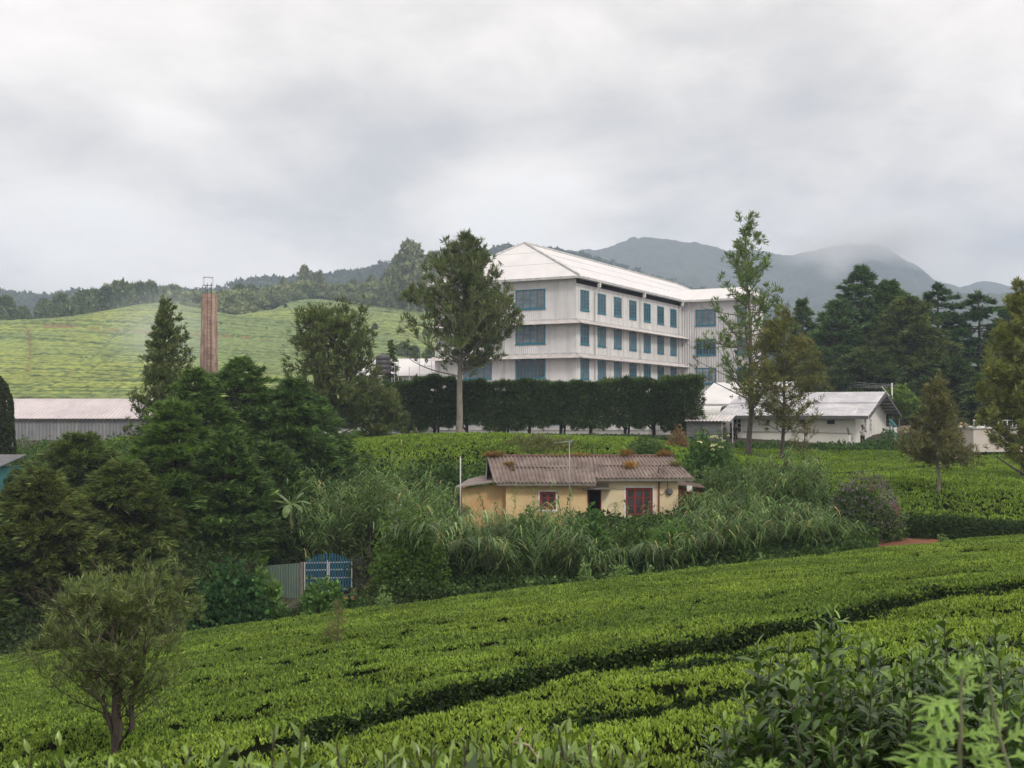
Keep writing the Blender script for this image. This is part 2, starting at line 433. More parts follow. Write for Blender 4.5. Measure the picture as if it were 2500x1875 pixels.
def cluster_leaves(cen, axis, k, L, W, spread, r=None, base=(0.06,0.1,0.03), amt=0.25, tip=None, back=0.0, camt=0.2, Lv=0.3, tipp=0.3):
    """k leaves fanning out around the axis at each cluster centre"""
    r = r or rng; n = len(cen)
    C = np.repeat(cen, k, 0); A = np.repeat(axis, k, 0)
    d = nrm(A + runit(n*k, r)*spread)
    C = C + runit(n*k, r)*(L*0.12) - A*(r.random((n*k, 1))*back)
    LL = L*(1 + Lv*(r.random(n*k)*2-1)); WW = W*(1+0.3*(r.random(n*k)*2-1))
    V, Q = leaf_arrays(C, d, LL, WW, 0.1, r)
    cc = np.repeat(1 + camt*(r.random((n, 1))*2-1), k, 0)
    cols = jitter_cols(base, n*k, amt, r, tip, tipp) * cc
    return V, Q, np.repeat(cols, 4, 0)
def join(parts):
    Vs, Qs, Cs, b = [], [], [], 0
    for V, Q, C in parts:
        Vs.append(V); Qs.append(Q + b); Cs.append(C); b += len(V)
    return np.concatenate(Vs), np.concatenate(Qs), np.concatenate(Cs)

LEAF = mat_leaf('foliage', tint=(1.45, 1.42, 1.25))
LEAF_GLOSSY = mat_leaf('glossy_foliage', rough=0.32, spec=0.5, trans=0.2)
LEAF_FAR = mat_leaf('distant_foliage', tint=(1.4, 1.4, 1.4), rough=0.8, spec=0.1, trans=0.15, nscale=0.15, namt=0.3)
def mat_col(name, rough=0.9, nscale=0.5, namt=0.2, bump=0.0, bscale=2.0, spec=0.2, dist=0.3, stretch=(1,1,1)):
    m, nt, b = mat_base(name); L = nt.links.new
    b.inputs['Roughness'].default_value = rough; b.inputs['Specular IOR Level'].default_value = spec
    at = N(nt, 'ShaderNodeAttribute'); at.attribute_name = 'Col'
    tc = N(nt, 'ShaderNodeTexCoord'); mp = N(nt, 'ShaderNodeMapping'); mp.inputs['Scale'].default_value = stretch; L(tc.outputs['Object'], mp.inputs[0])
    no = N(nt, 'ShaderNodeTexNoise'); no.inputs['Scale'].default_value = nscale; no.inputs['Detail'].default_value = 6; L(mp.outputs[0], no.inputs['Vector'])
    mr = N(nt, 'ShaderNodeMapRange'); mr.inputs[1].default_value = 0.3; mr.inputs[2].default_value = 0.7
    mr.inputs[3].default_value = 1-namt; mr.inputs[4].default_value = 1+namt; L(no.outputs[0], mr.inputs[0])
    sc = N(nt, 'ShaderNodeVectorMath', operation='SCALE'); L(at.outputs['Color'], sc.inputs[0]); L(mr.outputs[0], sc.inputs['Scale'])
    L(sc.outputs[0], b.inputs['Base Color'])
    if bump:
        n3 = N(nt, 'ShaderNodeTexNoise'); n3.inputs['Scale'].default_value = bscale; n3.inputs['Detail'].default_value = 5; L(mp.outputs[0], n3.inputs['Vector'])
        bp = N(nt, 'ShaderNodeBump'); bp.inputs['Strength'].default_value = bump; bp.inputs['Distance'].default_value = dist
        L(n3.outputs[0], bp.inputs['Height']); L(bp.outputs[0], b.inputs['Normal'])
    return m

# ------------------------------------------------------------------ tea on the far hill
def to_px(X, Y, Z):
    # inverse of P
    a = X/Y; w = Z/Y
    v = (w*CP - SP)/(CP + w*SP); dy = CP - v*SP
    return 1250 + a*dy*F, 937.5 - v*F
m_htea = mat_col('hill_tea_leaves', rough=0.85, nscale=0.9, namt=0.4, bump=1.0, bscale=1.6, dist=0.5, stretch=(0.8, 1.0, 1))
hx = np.arange(-235, 60, 0.8); hy = np.arange(168, 505, 0.55)
X, Y = np.meshgrid(hx, hy); Z = hill_tea_z(X, Y)
PX, PY = to_px(X, Y, Z)
ylim = np.interp(PX, [-500,0,115,200,270,370,450,545,575,620,700,766,832,931,1060,1500], [398,400,402,403,409,416,421,430,440,452,486,500,500,496,490,490])
cut = 3*np.sin(X*0.05) + 3*fbm(X*0.05, Y*0.05, 3)
keep = (Y < ylim + cut)
lv = terrace_level(X, Y); fr = lv - np.floor(lv)
pale = fbm(X*0.017, Y*0.02, 77, 4)
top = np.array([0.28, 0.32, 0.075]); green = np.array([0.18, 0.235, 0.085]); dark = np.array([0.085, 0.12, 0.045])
w = np.clip((pale-0.42)/0.2, 0, 1)[..., None]
# the knoll top and the flank in front of it have sunlight painted in as a yellower leaf green
young = np.clip(1-np.hypot((PX-330)/230.0, (PY-765)/32.0), 0, 1) + np.clip(1-np.abs((PY-920)-0.0*(PX))/45.0, 0, 1)*np.clip(1-np.abs(PX-160)/260.0, 0, 1)  # young: weight of that painted sunlit green
w = np.clip(w*0.8 + young[..., None]*0.9, 0, 1)
col = green*(1-w) + top*w
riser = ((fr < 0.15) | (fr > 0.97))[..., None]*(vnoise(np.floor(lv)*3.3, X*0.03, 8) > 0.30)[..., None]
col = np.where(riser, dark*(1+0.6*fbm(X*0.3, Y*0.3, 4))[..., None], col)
spot = (fbm(X*0.6, Y*0.6, 91, 3) > 0.60)[..., None]
col = np.where(spot, col*0.72, col)
big = fbm(X*0.02+9, Y*0.025, 95, 3); col = col*(0.82+0.36*big)[..., None]
def pline(pts, wpx):
    d = np.full(PX.shape, 1e9)
    for (x0, y0), (x1, y1) in zip(pts[:-1], pts[1:]):
        dx, dy = x1-x0, y1-y0; t = np.clip(((PX-x0)*dx + (PY-y0)*dy)/(dx*dx+dy*dy), 0, 1)
        d = np.minimum(d, np.hypot(PX-x0-t*dx, PY-y0-t*dy))
    return d < wpx
brown = np.array([0.24, 0.17, 0.09]); tan_ = np.array([0.2, 0.17, 0.08])
jit = 1.3*(fbm(X*0.2, Y*0.2, 12)-0.5)
PXs = PX
m1 = pline([(66,800),(74,840),(73,870),(68,900),(60,930)], 4.2)
m2 = pline([(110,794),(180,797),(250,802),(320,806),(380,812)], 4.5) | pline([(455,812),(520,818),(600,822),(640,828)], 3.2)
m3 = pline([(290,806),(262,835),(240,860),(200,892)], 3.6) | pline([(400,757),(330,790),(300,806)], 3.4) | pline([(300,850),(252,880),(210,905)], 3.4)
rag = fbm(X*0.25, Y*0.4, 14)
col = np.where((m2 & (rag > 0.42))[..., None], brown, col)
col = np.where((m1 & (rag > 0.35))[..., None], brown*0.8, col)
col = np.where((m3 & (rag > 0.40))[..., None], dark*1.3, col)
Z = np.where(m1 | m2, Z-0.6, Z); Z = np.where(m3, Z-0.4, Z)
V = np.stack([X.ravel(), Y.ravel(), Z.ravel()], 1)
nx, ny = len(hx), len(hy)
i = (np.arange(nx-1)[None, :] + np.arange(ny-1)[:, None]*nx)
kq = keep[:-1, :-1] & keep[1:, 1:] & keep[1:, :-1] & keep[:-1, 1:]
Q = np.stack([i, i+1, i+1+nx, i+nx], -1)[kq]
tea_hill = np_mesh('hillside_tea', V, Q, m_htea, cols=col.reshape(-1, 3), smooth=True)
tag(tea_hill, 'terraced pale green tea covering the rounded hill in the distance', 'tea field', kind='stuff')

# ------------------------------------------------------------------ distant forested hill and mountains
def profile_land(name, prof, D0, D1, D2, zbase, material, nu=300, nv=90, rough=0.05, seed=1, colf=None, power=0.8, gull=0.3):
    px = np.linspace(prof[0][0], prof[-1][0], nu)
    py = np.interp(px, [p[0] for p in prof], [p[1] for p in prof])
    # soften the straight pieces of the outline
    kern = np.hanning(9); kern /= kern.sum()
    pyp = np.r_[np.full(4, py[0]), py, np.full(4, py[-1])]; py = np.convolve(pyp, kern, 'valid')
    zr = np.array([slope(b) for b in py])*D1
    tv = np.r_[np.linspace(0, 1, nv), np.linspace(1, 1.35, 12)[1:]]
    UX, TV = np.meshgrid(np.arange(nu), tv)
    Dm = np.where(TV <= 1, D0 + (D1-D0)*TV, D1 + (D2-D1)*(TV-1)/0.35)
    pxm = px[UX]; ZR = zr[UX]
    Xw = (pxm-1250)/F*D1*(0.55+0.45*Dm/D1)/(0.55+0.45)
    prof_s = np.where(TV <= 1, TV**power, np.clip(1-((TV-1)/0.35)**1.2*0.7, 0, 1))
    nz = fbm(Xw/(D1*0.06), Dm/(D1*0.09), seed, 5)
    rid = 1-np.abs(2*fbm(Xw/(D1*0.045)+nz*1.2, Dm/(D1*0.12), seed+5, 4)-1)
    env = np.clip(TV, 0, 1)*(np.clip(1-TV, 0, 1))*4*0.5 + 0.0
    Zw = zbase + (ZR-zbase)*prof_s - (ZR-zbase)*gull*(rid-0.5)*env
    Zw = Zw + (ZR-zbase)*rough*(fbm(Xw/(D1*0.006), Dm/(D1*0.008), seed+9, 3)-0.5)*np.clip(1.1-np.abs(TV-1)*0.3, 0, 1)
    V = np.stack([Xw.ravel(), Dm.ravel(), Zw.ravel()], 1); ny = len(tv)
    i = np.arange(nu-1)[None, :] + np.arange(ny-1)[:, None]*nu
    Q = np.stack([i, i+1, i+1+nu, i+nu], -1).reshape(-1, 4)
    o = np_mesh(name, V, Q, material, smooth=True); tag(o, kind='structure')
    return o, V.reshape(ny, nu, 3)
m_forest = mat('far_forest', (0.018, 0.03, 0.014), (0.045, 0.065, 0.025), scale=0.02, rough=0.95, bump=1.0, bscale=0.08)
m_mount = mat('mountain_forest', (0.022, 0.032, 0.022), (0.045, 0.058, 0.038), scale=0.006, rough=0.95, bump=1.0, bscale=0.02)
far_prof = [(-500,712),(-100,708),(0,716),(60,724),(85,731),(130,727),(175,720),(235,718),(300,712),(370,712),(450,714),(540,712),(566,700),(600,690),(650,686),(700,688),(733,682),(786,675),(812,680),(849,671),(892,665),(925,656),(975,645),(1024,634),(1097,622),(1190,614),(1260,612),(1360,614),(1460,640),(1700,720),(2000,800)]
far_hill, FV = profile_land('far_hill', far_prof, 620, 1200, 1450, 5, m_forest, nu=420, rough=0.06, seed=3, power=0.9)
mt_prof = [(700,760),(1000,680),(1200,622),(1290,615),(1355,611),(1428,611),(1458,612),(1498,597),(1548,580),(1578,578),(1647,585),(1727,598),(1775,610),(1830,608),(1880,615),(1915,626),(1957,619),(1996,611),(2034,602),(2080,594),(2130,596),(2170,606),(2203,631),(2226,642),(2250,661),(2262,684),(2284,691),(2322,693),(2361,705),(2399,716),(2450,735),(2600,770),(2900,820)]
mountain, MV = profile_land('mountain', mt_prof, 1250, 2000, 2300, 10, m_mount, nu=520, nv=150, rough=0.025, seed=11, power=0.75, gull=0.35)
mt2 = [(2100,740),(2330,706),(2361,697),(2392,687),(2430,690),(2500,704),(2700,716),(3000,740)]
ridge2, _ = profile_land('mountain_behind', mt2, 1700, 2150, 2300, 10, m_mount, nu=120, nv=40, rough=0.02, seed=17)
lr = [(1850,780),(2150,728),(2290,712),(2360,714),(2430,718),(2470,714),(2560,712),(2700,706),(3000,700)]
low_ridge, _ = profile_land('low_ridge', lr, 700, 1250, 1400, 5, m_forest, nu=160, nv=50, rough=0.04, seed=23)
# clumpy tree tops over the far hill (they read as one wood)
n = 26000
vi = (rng.random(n)**0.6*89).astype(int); ui = (rng.random(n)*(420-1)).astype(int)
base = FV[vi, ui]; s = 5 + 4*rng.random(n)
# ragged emergent crowns along the skyline
k = 420; vi2 = np.full(k, 89) - (rng.random(k)*3).astype(int); ui2 = (rng.random(k)*419).astype(int)
base = np.r_[base, FV[vi2, ui2] + np.c_[np.zeros(k), np.zeros(k), rng.random(k)*1.5]]; s = np.r_[s, 4+4*rng.random(k)]
base = base + rng.normal(size=base.shape)*np.array([4, 4, 0.6]); m_ = len(base)
cen = base + np.c_[np.zeros(m_), np.zeros(m_), s*0.15]
V, Q, C = cluster_leaves(cen, np.tile([0, 0, 0.6], (m_, 1)), 6, 4.6, 3.6, 1.0, base=(0.035, 0.055, 0.028), amt=0.3, camt=0.45)
far_wood = np_mesh('far_woods', V, Q, LEAF_FAR, cols=C); tag(far_wood, 'dark blue green forest along the hill crest far away', 'forest', kind='stuff')

# ------------------------------------------------------------------ haze: the humid air that turns the far hills blue
hb = MB(); hb.box(-1800, -400, -40, 1800, 2400, 360)
mh, nt, b = mat_base('haze_air'); nt.nodes.remove(b)
pv = N(nt, 'ShaderNodeVolumePrincipled'); pv.inputs['Color'].default_value = (0.66, 0.77, 0.96, 1)
pv.inputs['Density'].default_value = HAZE_DENSITY if 'HAZE_DENSITY' in globals() else 0.00040
pv.inputs['Anisotropy'].default_value = 0.0
nt.links.new(pv.outputs[0], nt.nodes['Material Output'].inputs['Volume'])
haze = hb.build('haze', mh); tag(haze, kind='stuff'); haze.display_type = 'WIRE'
# low cloud clinging to the second peak, and thin smoke drifting from beside the chimney
def soft_cloud(name, loc, scale, density, label, color=(1, 1, 1), nscale=1.2, thresh=0.40):
    bm = MB(); k = 10; n = 16; vs = [(0, 0, -1)]
    for i in range(1, k):
        a = math.pi*i/k; vs += [(math.sin(a)*math.cos(2*math.pi*j/n), math.sin(a)*math.sin(2*math.pi*j/n), -math.cos(a)) for j in range(n)]
    vs.append((0, 0, 1)); fs = [(0, 1+(j+1) % n, 1+j) for j in range(n)]
    for i in range(k-2): fs += [(1+i*n+j, 1+i*n+(j+1) % n, 1+(i+1)*n+(j+1) % n, 1+(i+1)*n+j) for j in range(n)]
    fs += [(1+(k-2)*n+j, 1+(k-2)*n+(j+1) % n, len(vs)-1) for j in range(n)]
    bm.add(vs, fs); m, nt, b = mat_base(name+'_vapour'); nt.nodes.remove(b); L = nt.links.new
    tc = N(nt, 'ShaderNodeTexCoord'); ln = N(nt, 'ShaderNodeVectorMath', operation='LENGTH'); L(tc.outputs['Object'], ln.inputs[0])
    fall = N(nt, 'ShaderNodeMapRange', interpolation_type='SMOOTHSTEP'); L(ln.outputs['Value'], fall.inputs[0])
    fall.inputs[1].default_value = 0.15; fall.inputs[2].default_value = 1.0; fall.inputs[3].default_value = 1.0; fall.inputs[4].default_value = 0.0
    no = N(nt, 'ShaderNodeTexNoise'); no.inputs['Scale'].default_value = nscale; no.inputs['Detail'].default_value = 3; L(tc.outputs['Object'], no.inputs['Vector'])
    mr = N(nt, 'ShaderNodeMapRange'); mr.inputs[1].default_value = thresh; mr.inputs[2].default_value = thresh+0.25; L(no.outputs[0], mr.inputs[0])
    mu = N(nt, 'ShaderNodeMath', operation='MULTIPLY'); L(fall.outputs[0], mu.inputs[0]); L(mr.outputs[0], mu.inputs[1])
    m2 = N(nt, 'ShaderNodeMath', operation='MULTIPLY'); L(mu.outputs[0], m2.inputs[0]); m2.inputs[1].default_value = density
    pv = N(nt, 'ShaderNodeVolumePrincipled'); pv.inputs['Color'].default_value = (*color, 1); L(m2.outputs[0], pv.inputs['Density']); L(pv.outputs[0], nt.nodes['Material Output'].inputs['Volume'])
    o = bm.build(name, m); o.location = loc; o.scale = scale; tag(o, label, 'mist', kind='stuff'); m.cycles.volume_step_rate = 2.0; return o
soft_cloud('mist', P(2135, 592, 1850), (190, 120, 68), 0.030, 'low cloud clinging to the rounded second mountain top')
soft_cloud('mist', P(2045, 645, 1700), (40, 50, 34), 0.02, 'wisp of cloud hanging down the mountain flank')
soft_cloud('smoke', P(400, 800, 190), (11, 20, 9), 0.022, 'thin blue smoke drifting left of the chimney', color=(0.85, 0.92, 1.0), nscale=0.8, thresh=0.3)
# ------------------------------------------------------------------ tree builders
class Tubes:
    """tapered limbs collected as numpy rings"""
    def __init__(s, n=6): s.n = n; s.V = []; s.Q = []; s.b = 0
    def add(s, pts, rad):
        pts = np.asarray(pts, dtype=float); k = len(pts); n = s.n
        rad = np.asarray(rad, dtype=float)
        d = np.gradient(pts, axis=0); d = nrm(d)
        ref = np.where(np.abs(d[:, 2:3]) < 0.9, np.array([[0, 0, 1.0]]), np.array([[1.0, 0, 0]]))
        sx = nrm(np.cross(d, ref)); sy = np.cross(sx, d)
        a = np.arange(n)*2*np.pi/n
        ring = pts[:, None, :] + (sx[:, None, :]*np.cos(a)[None, :, None] + sy[:, None, :]*np.sin(a)[None, :, None])*rad[:, None, None]
        s.V.append(ring.reshape(-1, 3))
        i = np.arange(k-1)[:, None]*n; j = np.arange(n)[None, :]; j2 = (j+1) % n
        q = np.stack([i+j, i+j2, i+n+j2, i+n+j], -1).reshape(-1, 4) + s.b
        s.Q.append(q); s.b += k*n
    def build(s, name, material, parent):
        return np_mesh(name, np.concatenate(s.V), np.concatenate(s.Q), material, parent, smooth=True)
m_bark = mat('bark', (0.16, 0.13, 0.105), (0.09, 0.075, 0.06), scale=6, rough=0.9, bump=0.8, bscale=18, stretch=(1, 1, 0.3))
m_bark_pale = mat('pale_bark', (0.30, 0.27, 0.23), (0.17, 0.15, 0.125), scale=5, rough=0.9, bump=0.7, bscale=16, stretch=(1, 1, 0.35))
m_bark_dark = mat('dark_bark', (0.085, 0.065, 0.05), (0.045, 0.036, 0.03), scale=6, rough=0.95, bump=0.8, bscale=18, stretch=(1, 1, 0.3))

def bent(p, d, L, k, r, wob=0.12, rise=0.0):
    """polyline from p along d, wobbling, with a vertical pull"""
    pts = [np.array(p, dtype=float)]; d = np.array(d, dtype=float); d /= np.linalg.norm(d)
    for i in range(k):
        d = d + r.normal(size=3)*wob + np.array([0, 0, rise]); d /= np.linalg.norm(d)
        pts.append(pts[-1] + d*L/k)
    return np.array(pts)

def broad_tree(name, loc, H, prof, trunk_r, label, cat='tree', seed=1, nlimb=60, clear=0.3, up=0.5, curl=0.10, twigs=7, ck=9, L=0.3, W=0.06,
               spread=0.7, base=(0.087,0.1305,0.0508), tip=(0.11,0.14,0.05), tipp=0.3, bark=None, stems=1, fork=0.2, lean=(0,0), dens=1.0, group=None,
               asym=None, camt=0.25, limb_r=0.24, twig_len=0.35, fill=1.0, tuft=0.0, zsq=1.0, material=None, low_thin=0.0, cname='crown', crown_amt=0.28):
    """prof: list of (height fraction, crown radius); asym: f(azimuth, hfrac) -> radius factor"""
    r = np.random.default_rng(seed)
    root = empty(name, loc, 0, label, cat, group)
    tb = Tubes(7); cen = []; axs = []
    ph = [p[0] for p in prof]; pr = [p[1] for p in prof]
    im = int(np.argmax(pr)); dr_ = -np.minimum.accumulate(np.array(pr[im:], float)); dh_ = np.array(ph[im:], float)
    def top_h(rad_, az): return np.interp(-np.asarray(rad_), dr_, dh_)*(0.90+0.13*vnoise(np.asarray(az)*1.4+seed+20, np.asarray(az)*0+seed, seed))
    trunks = []
    if stems == 1:
        k = 9; z = np.linspace(0, 1, k)
        wob = np.cumsum(r.normal(size=(k, 2))*H*0.006, 0); wob -= wob[0]
        pts = np.c_[wob[:, 0] + lean[0]*z, wob[:, 1] + lean[1]*z, z*H*0.97 - 0.15*(z == 0)]
        rad = trunk_r*(1-z)**0.8*0.95 + trunk_r*0.06; rad[0] *= 1.25
        tb.add(pts, rad); trunks.append((pts, rad))
    else:
        fz = H*fork
        pts = np.array([[0,0,-0.15],[lean[0]*.1,lean[1]*.1,fz*0.5],[lean[0]*.2,lean[1]*.2,fz]]); tb.add(pts, [trunk_r*1.25, trunk_r, trunk_r*0.9])
        for s in range(stems):
            a = 2*math.pi*(s + r.random()*0.5)/stems
            rr = np.interp(0.6, ph, pr)*0.62*(0.5+0.7*r.random())
            k = 8; z = np.linspace(0, 1, k)
            hh = (H*(0.97 - 0.17*r.random()*(s > 0)) - fz)
            q = np.c_[pts[-1][0] + np.cos(a)*rr*z**0.7, pts[-1][1] + np.sin(a)*rr*z**0.7, fz + hh*z]
            q[1:] += r.normal(size=(k-1, 3))*H*0.01
            rad = trunk_r*0.62*(1-z)**0.8 + trunk_r*0.05
            tb.add(q, rad); trunks.append((q, rad))
    for i in range(nlimb):
        t, trad = trunks[i % len(trunks)]
        h = clear + (0.99-clear)*((i+r.random())/nlimb)
        hz = h*H; zz = t[:, 2]
        if hz < zz[0]: hz = zz[0] + 0.1
        if hz > zz[-1]: hz = zz[-1]
        p = np.array([np.interp(hz, zz, t[:, 0]), np.interp(hz, zz, t[:, 1]), hz])
        tr_here = np.interp(hz, zz, trad)
        a = r.random()*2*math.pi
        # crown radius at the limb's end height
        Rr = np.interp(min(h+0.06, 1), ph, pr)
        if asym: Rr *= asym(a, h)
        Rr *= (0.72 + 0.36*r.random())
        off = math.hypot(p[0], p[1])
        Ln = max(Rr - off*math.cos(a - math.atan2(p[1], p[0])), 0.15*Rr + 0.05)
        uu = up*(0.4+0.8*r.random()); cu = curl
        room = max(H*top_h(Rr, a)-hz, 0.02*H)
        if Ln*(uu+curl*2.5) > room: k_ = room/(Ln*(uu+curl*2.5)); uu *= k_; cu *= k_
        d = np.array([math.cos(a), math.sin(a), uu])
        pts = bent(p, d, Ln*1.04*math.sqrt(1+(uu+cu*3)**2), 6, r, 0.10, cu)
        lr0 = min(tr_here*0.7, trunk_r*limb_r*(0.5+0.5*Ln/max(pr)))
        tb.add(pts, np.linspace(lr0, lr0*0.2, 7))
        nt_ = max(2, int(twigs*(0.4+0.9*Ln/max(pr))*dens))
        if low_thin and r.random() < low_thin*(1-h): nt_ = max(1, nt_//3)
        for j in range(nt_):
            f = 0.12 + 0.88*((j+r.random())/nt_)
            q = pts[0]*(1-f) + pts[-1]*f if False else np.array([np.interp(f*6, range(7), pts[:, c]) for c in range(3)])
            dd = nrm((pts[-1]-pts[0])[None])[0]*0.6 + r.normal(size=3)*0.55 + np.array([0, 0, 0.25+tuft])
            tl = twig_len*(0.5+r.random())*max(0.35, Rr/max(pr))
            tw = bent(q, dd, tl, 3, r, 0.15, 0.08+tuft*0.2)
            if lr0 > 0.004: tb.add(tw, np.linspace(lr0*0.28, lr0*0.08, 4))
            nc = 3 if tl > 0.3*twig_len else 2
            for c in range(nc):
                ff = (c+1)/nc
                cen.append(tw[0]*(1-ff) + tw[-1]*ff + r.normal(size=3)*L*0.25); axs.append(nrm((tw[-1]-tw[0])[None])[0])
        cen.append(pts[-1]); axs.append(nrm((pts[-1]-pts[-2])[None])[0])
    cen = np.array(cen); axs = np.array(axs); kk = cen[:, 2] < H*(top_h(np.hypot(cen[:, 0]-lean[0]*.8, cen[:, 1]-lean[1]*.8), np.arctan2(cen[:, 1], cen[:, 0]))+0.04*r.normal(size=len(cen))); cen = cen[kk]; axs = nrm(axs[kk] + np.array([0, 0, 0.2]))
    tb.build('trunk', bark or m_bark, root)
    V, Q, C = cluster_leaves(cen, axs, ck, L, W, spread, r, base, crown_amt, tip, L*0.5, camt, tipp=tipp)
    np_mesh(cname, V, Q, material or LEAF, root, C)
    return root

def cypress(name, loc, H, prof, trunk_r, label, cat='tree', seed=1, nbr=150, droop=-0.05, base=(0.0508,0.087,0.029), tip=(0.1015,0.145,0.0435), tipp=0.3,
            sk=11, L=0.34, W=0.055, dens=1.0, group=None, asym=None, z0=0.05, up=0.25, lump=0.25, lay=0.0, bark=None, spread=0.55, camt=0.5, sp=26, flat=0.35, step=None, material=None):
    """conifer with feathery sprays on layered branches"""
    r = np.random.default_rng(seed)
    root = empty(name, loc, 0, label, cat, group)
    tb = Tubes(6); cen = []; axs = []
    ph = [p[0] for p in prof]; pr = [p[1] for p in prof]; mx = max(pr)
    z = np.linspace(0, 1, 8); wob = np.cumsum(r.normal(size=(8, 2))*H*0.004, 0); wob -= wob[0]
    t = np.c_[wob, z*H*0.98]; t[0, 2] = -0.2
    rad = trunk_r*(1-z)**0.9 + trunk_r*0.05; tb.add(t, rad)
    for i in range(nbr):
        h = z0 + (1-z0)*((i + r.random())/nbr)
        if lay: h = (math.floor(h*lay) + 0.5 + 0.25*r.normal())/lay; h = min(max(h, z0), 0.995)
        a = i*2.39996 + r.random()*0.8
        R = np.interp(h, ph, pr)*(1-lump/2 + lump*vnoise(a*1.6+seed, h*6, seed))*(0.8+0.28*r.random())
        if asym: R *= asym(a, h)
        p = np.array([np.interp(h, z, t[:, 0]), np.interp(h, z, t[:, 1]), h*H])
        uu = up*(0.3+r.random()); d = np.array([math.cos(a), math.sin(a), uu])
        pts = bent(p, d, R*math.sqrt(1+uu*uu), 6, r, 0.07, droop)
        br = min(trunk_r*0.4*(1-h*0.8), 0.03+R*0.012)
        tb.add(pts[:6], np.linspace(br, br*0.2, 7)[:6])
        ns = max(4, int(sp*dens*(0.25+0.75*R/mx)))
        f = 0.28 + 0.72*np.sqrt((np.arange(ns)+r.random(ns))/ns)
        q = np.stack([np.interp(f*6, range(7), pts[:, c]) for c in range(3)], 1)
        dirb = nrm((pts[-1]-pts[1])[None])[0]
        side = nrm(np.cross(dirb, [0, 0, 1.0])[None])[0]
        wdt = R*0.22*(1.15-f)[:, None]*2
        lat = (r.random((ns, 1))*2-1)
        q = q + side*lat*wdt + r.normal(size=(ns, 3))*np.array([0.12, 0.12, 0.10])*flat*3*max(0.4, R/mx)
        ax = nrm(dirb + side*lat*0.8 + np.array([0, 0, 0.15]) + r.normal(size=(ns, 3))*0.25)
        cen.append(q); axs.append(ax)
    nt_ = 8; cen.append(np.c_[r.normal(size=(nt_, 2))*0.1, H*(0.94+0.06*r.random(nt_))]); axs.append(nrm(np.c_[r.normal(size=(nt_, 2))*0.2, np.ones(nt_)]))
    cen = np.concatenate(cen); axs = np.concatenate(axs)
    tb.build('trunk', bark or m_bark_dark, root)
    V, Q, C = cluster_leaves(cen, axs, sk, L, W, spread, r, base, 0.28, tip, L*0.5, camt, tipp=tipp)
    np_mesh('crown', V, Q, material or LEAF, root, C)
    return root

def bush(name, loc, rad, label, cat='shrub', n=900, k=6, L=0.14, W=0.05, base=(0.058,0.1087,0.029), tip=None, tipp=0.25, seed=1, spread=0.9, group=None,
         lobes=5, stem=True, material=None, flat=0.0, camt=0.3, shell=0.55, lobe_amp=0.3, fold=0.1, bark=None, upw=0.5, cname='crown'):
    r = np.random.default_rng(seed); root = empty(name, loc, 0, label, cat, group)
    d = runit(n, r); d[:, 2] = np.abs(d[:, 2])*1.0 - 0.15*(r.random(n))
    az = np.arctan2(d[:, 1], d[:, 0])
    lob = 1 + lobe_amp*(vnoise(az*lobes/3+50, d[:, 2]*3+50, seed)*2-1)
    rr = (shell + (1-shell)*r.random(n)**0.6)*lob
    c = d*rr[:, None]*np.array(rad)
    c[:, 2] = np.maximum(c[:, 2], 0.02)
    ax = nrm(d*0.8 + np.array([0, 0, upw]) + r.normal(size=(n, 3))*0.35)
    if stem:
        tb = Tubes(5)
        for i in range(9):
            e = c[r.integers(n)]*0.85; tb.add(np.array([[e[0]*.1, e[1]*.1, -0.1], e*[0.45, 0.45, 0.55], e]), [0.03*max(rad)**.5, 0.018, 0.006])
        tb.build('stem', bark or m_bark, root)
    V, Q, C = cluster_leaves(c, ax, k, L, W, spread, r, base, 0.25, tip, L*0.4, camt, tipp=tipp)
    np_mesh(cname, V, Q, material or LEAF, root, C)
    return root
def copy_tree(o, parent=None):
    c = o.copy(); COL.objects.link(c); c.parent = parent
    for ch in list(o.children): copy_tree(ch, c)
    return c
# ------------------------------------------------------------------ the tea factory
m_wall_l = mat('white_corrugated_sheet', (0.77, 0.75, 0.745), (0.65, 0.64, 0.64), scale=0.5, rough=0.55, streak=((0.42,0.41,0.40), 1.6, 0.45), wave=('Y', 0.22), spec=0.3)
m_wall_w = mat('wing_corrugated_sheet', (0.70, 0.68, 0.68), (0.58, 0.57, 0.58), scale=0.5, rough=0.55, streak=((0.42,0.41,0.40), 1.6, 0.45), wave=('Y', 0.30), spec=0.3)
m_wall_r = mat('white_flat_sheet', (0.74, 0.72, 0.705), (0.65, 0.63, 0.62), scale=0.7, rough=0.7, streak=((0.38,0.34,0.30), 1.6, 0.6), bump=0.3, bscale=1.5)
m_roof = mat('white_roof_sheet', (0.70, 0.675, 0.67), (0.63, 0.61, 0.605), scale=0.4, rough=0.6, streak=((0.5,0.475,0.465), 0.9, 0.3), spec=0.3)
m_awn = mat('awning_sheet', (0.66, 0.62, 0.61), (0.5, 0.46, 0.44), scale=1.2, rough=0.65, streak=((0.33,0.28,0.25), 3.0, 0.5))
m_gut = mat('gutter_paint', (0.58, 0.58, 0.57), (0.40, 0.39, 0.38), scale=2.0, rough=0.6)
m_blue = mat('blue_window_paint', (0.022, 0.155, 0.235), (0.035, 0.18, 0.24), scale=3.0, rough=0.5)
m_black = mat('dark_opening', (0.018, 0.017, 0.018), rough=0.9)
m_whitep = mat('white_paint', (0.72, 0.71, 0.69), (0.6, 0.58, 0.55), scale=2.5, rough=0.7)
def glass_mat(name, tint=(0.03,0.035,0.038), rough=0.2):
    return mat(name, tint, tuple(c*2.2 for c in tint), scale=1.6, rough=rough, spec=0.6)
m_glass = glass_mat('window_glass'); m_glass_p = glass_mat('curtained_window_glass', (0.17,0.18,0.18), 0.35); m_glass_w = glass_mat('dusty_window_glass', (0.10,0.105,0.11), 0.3)

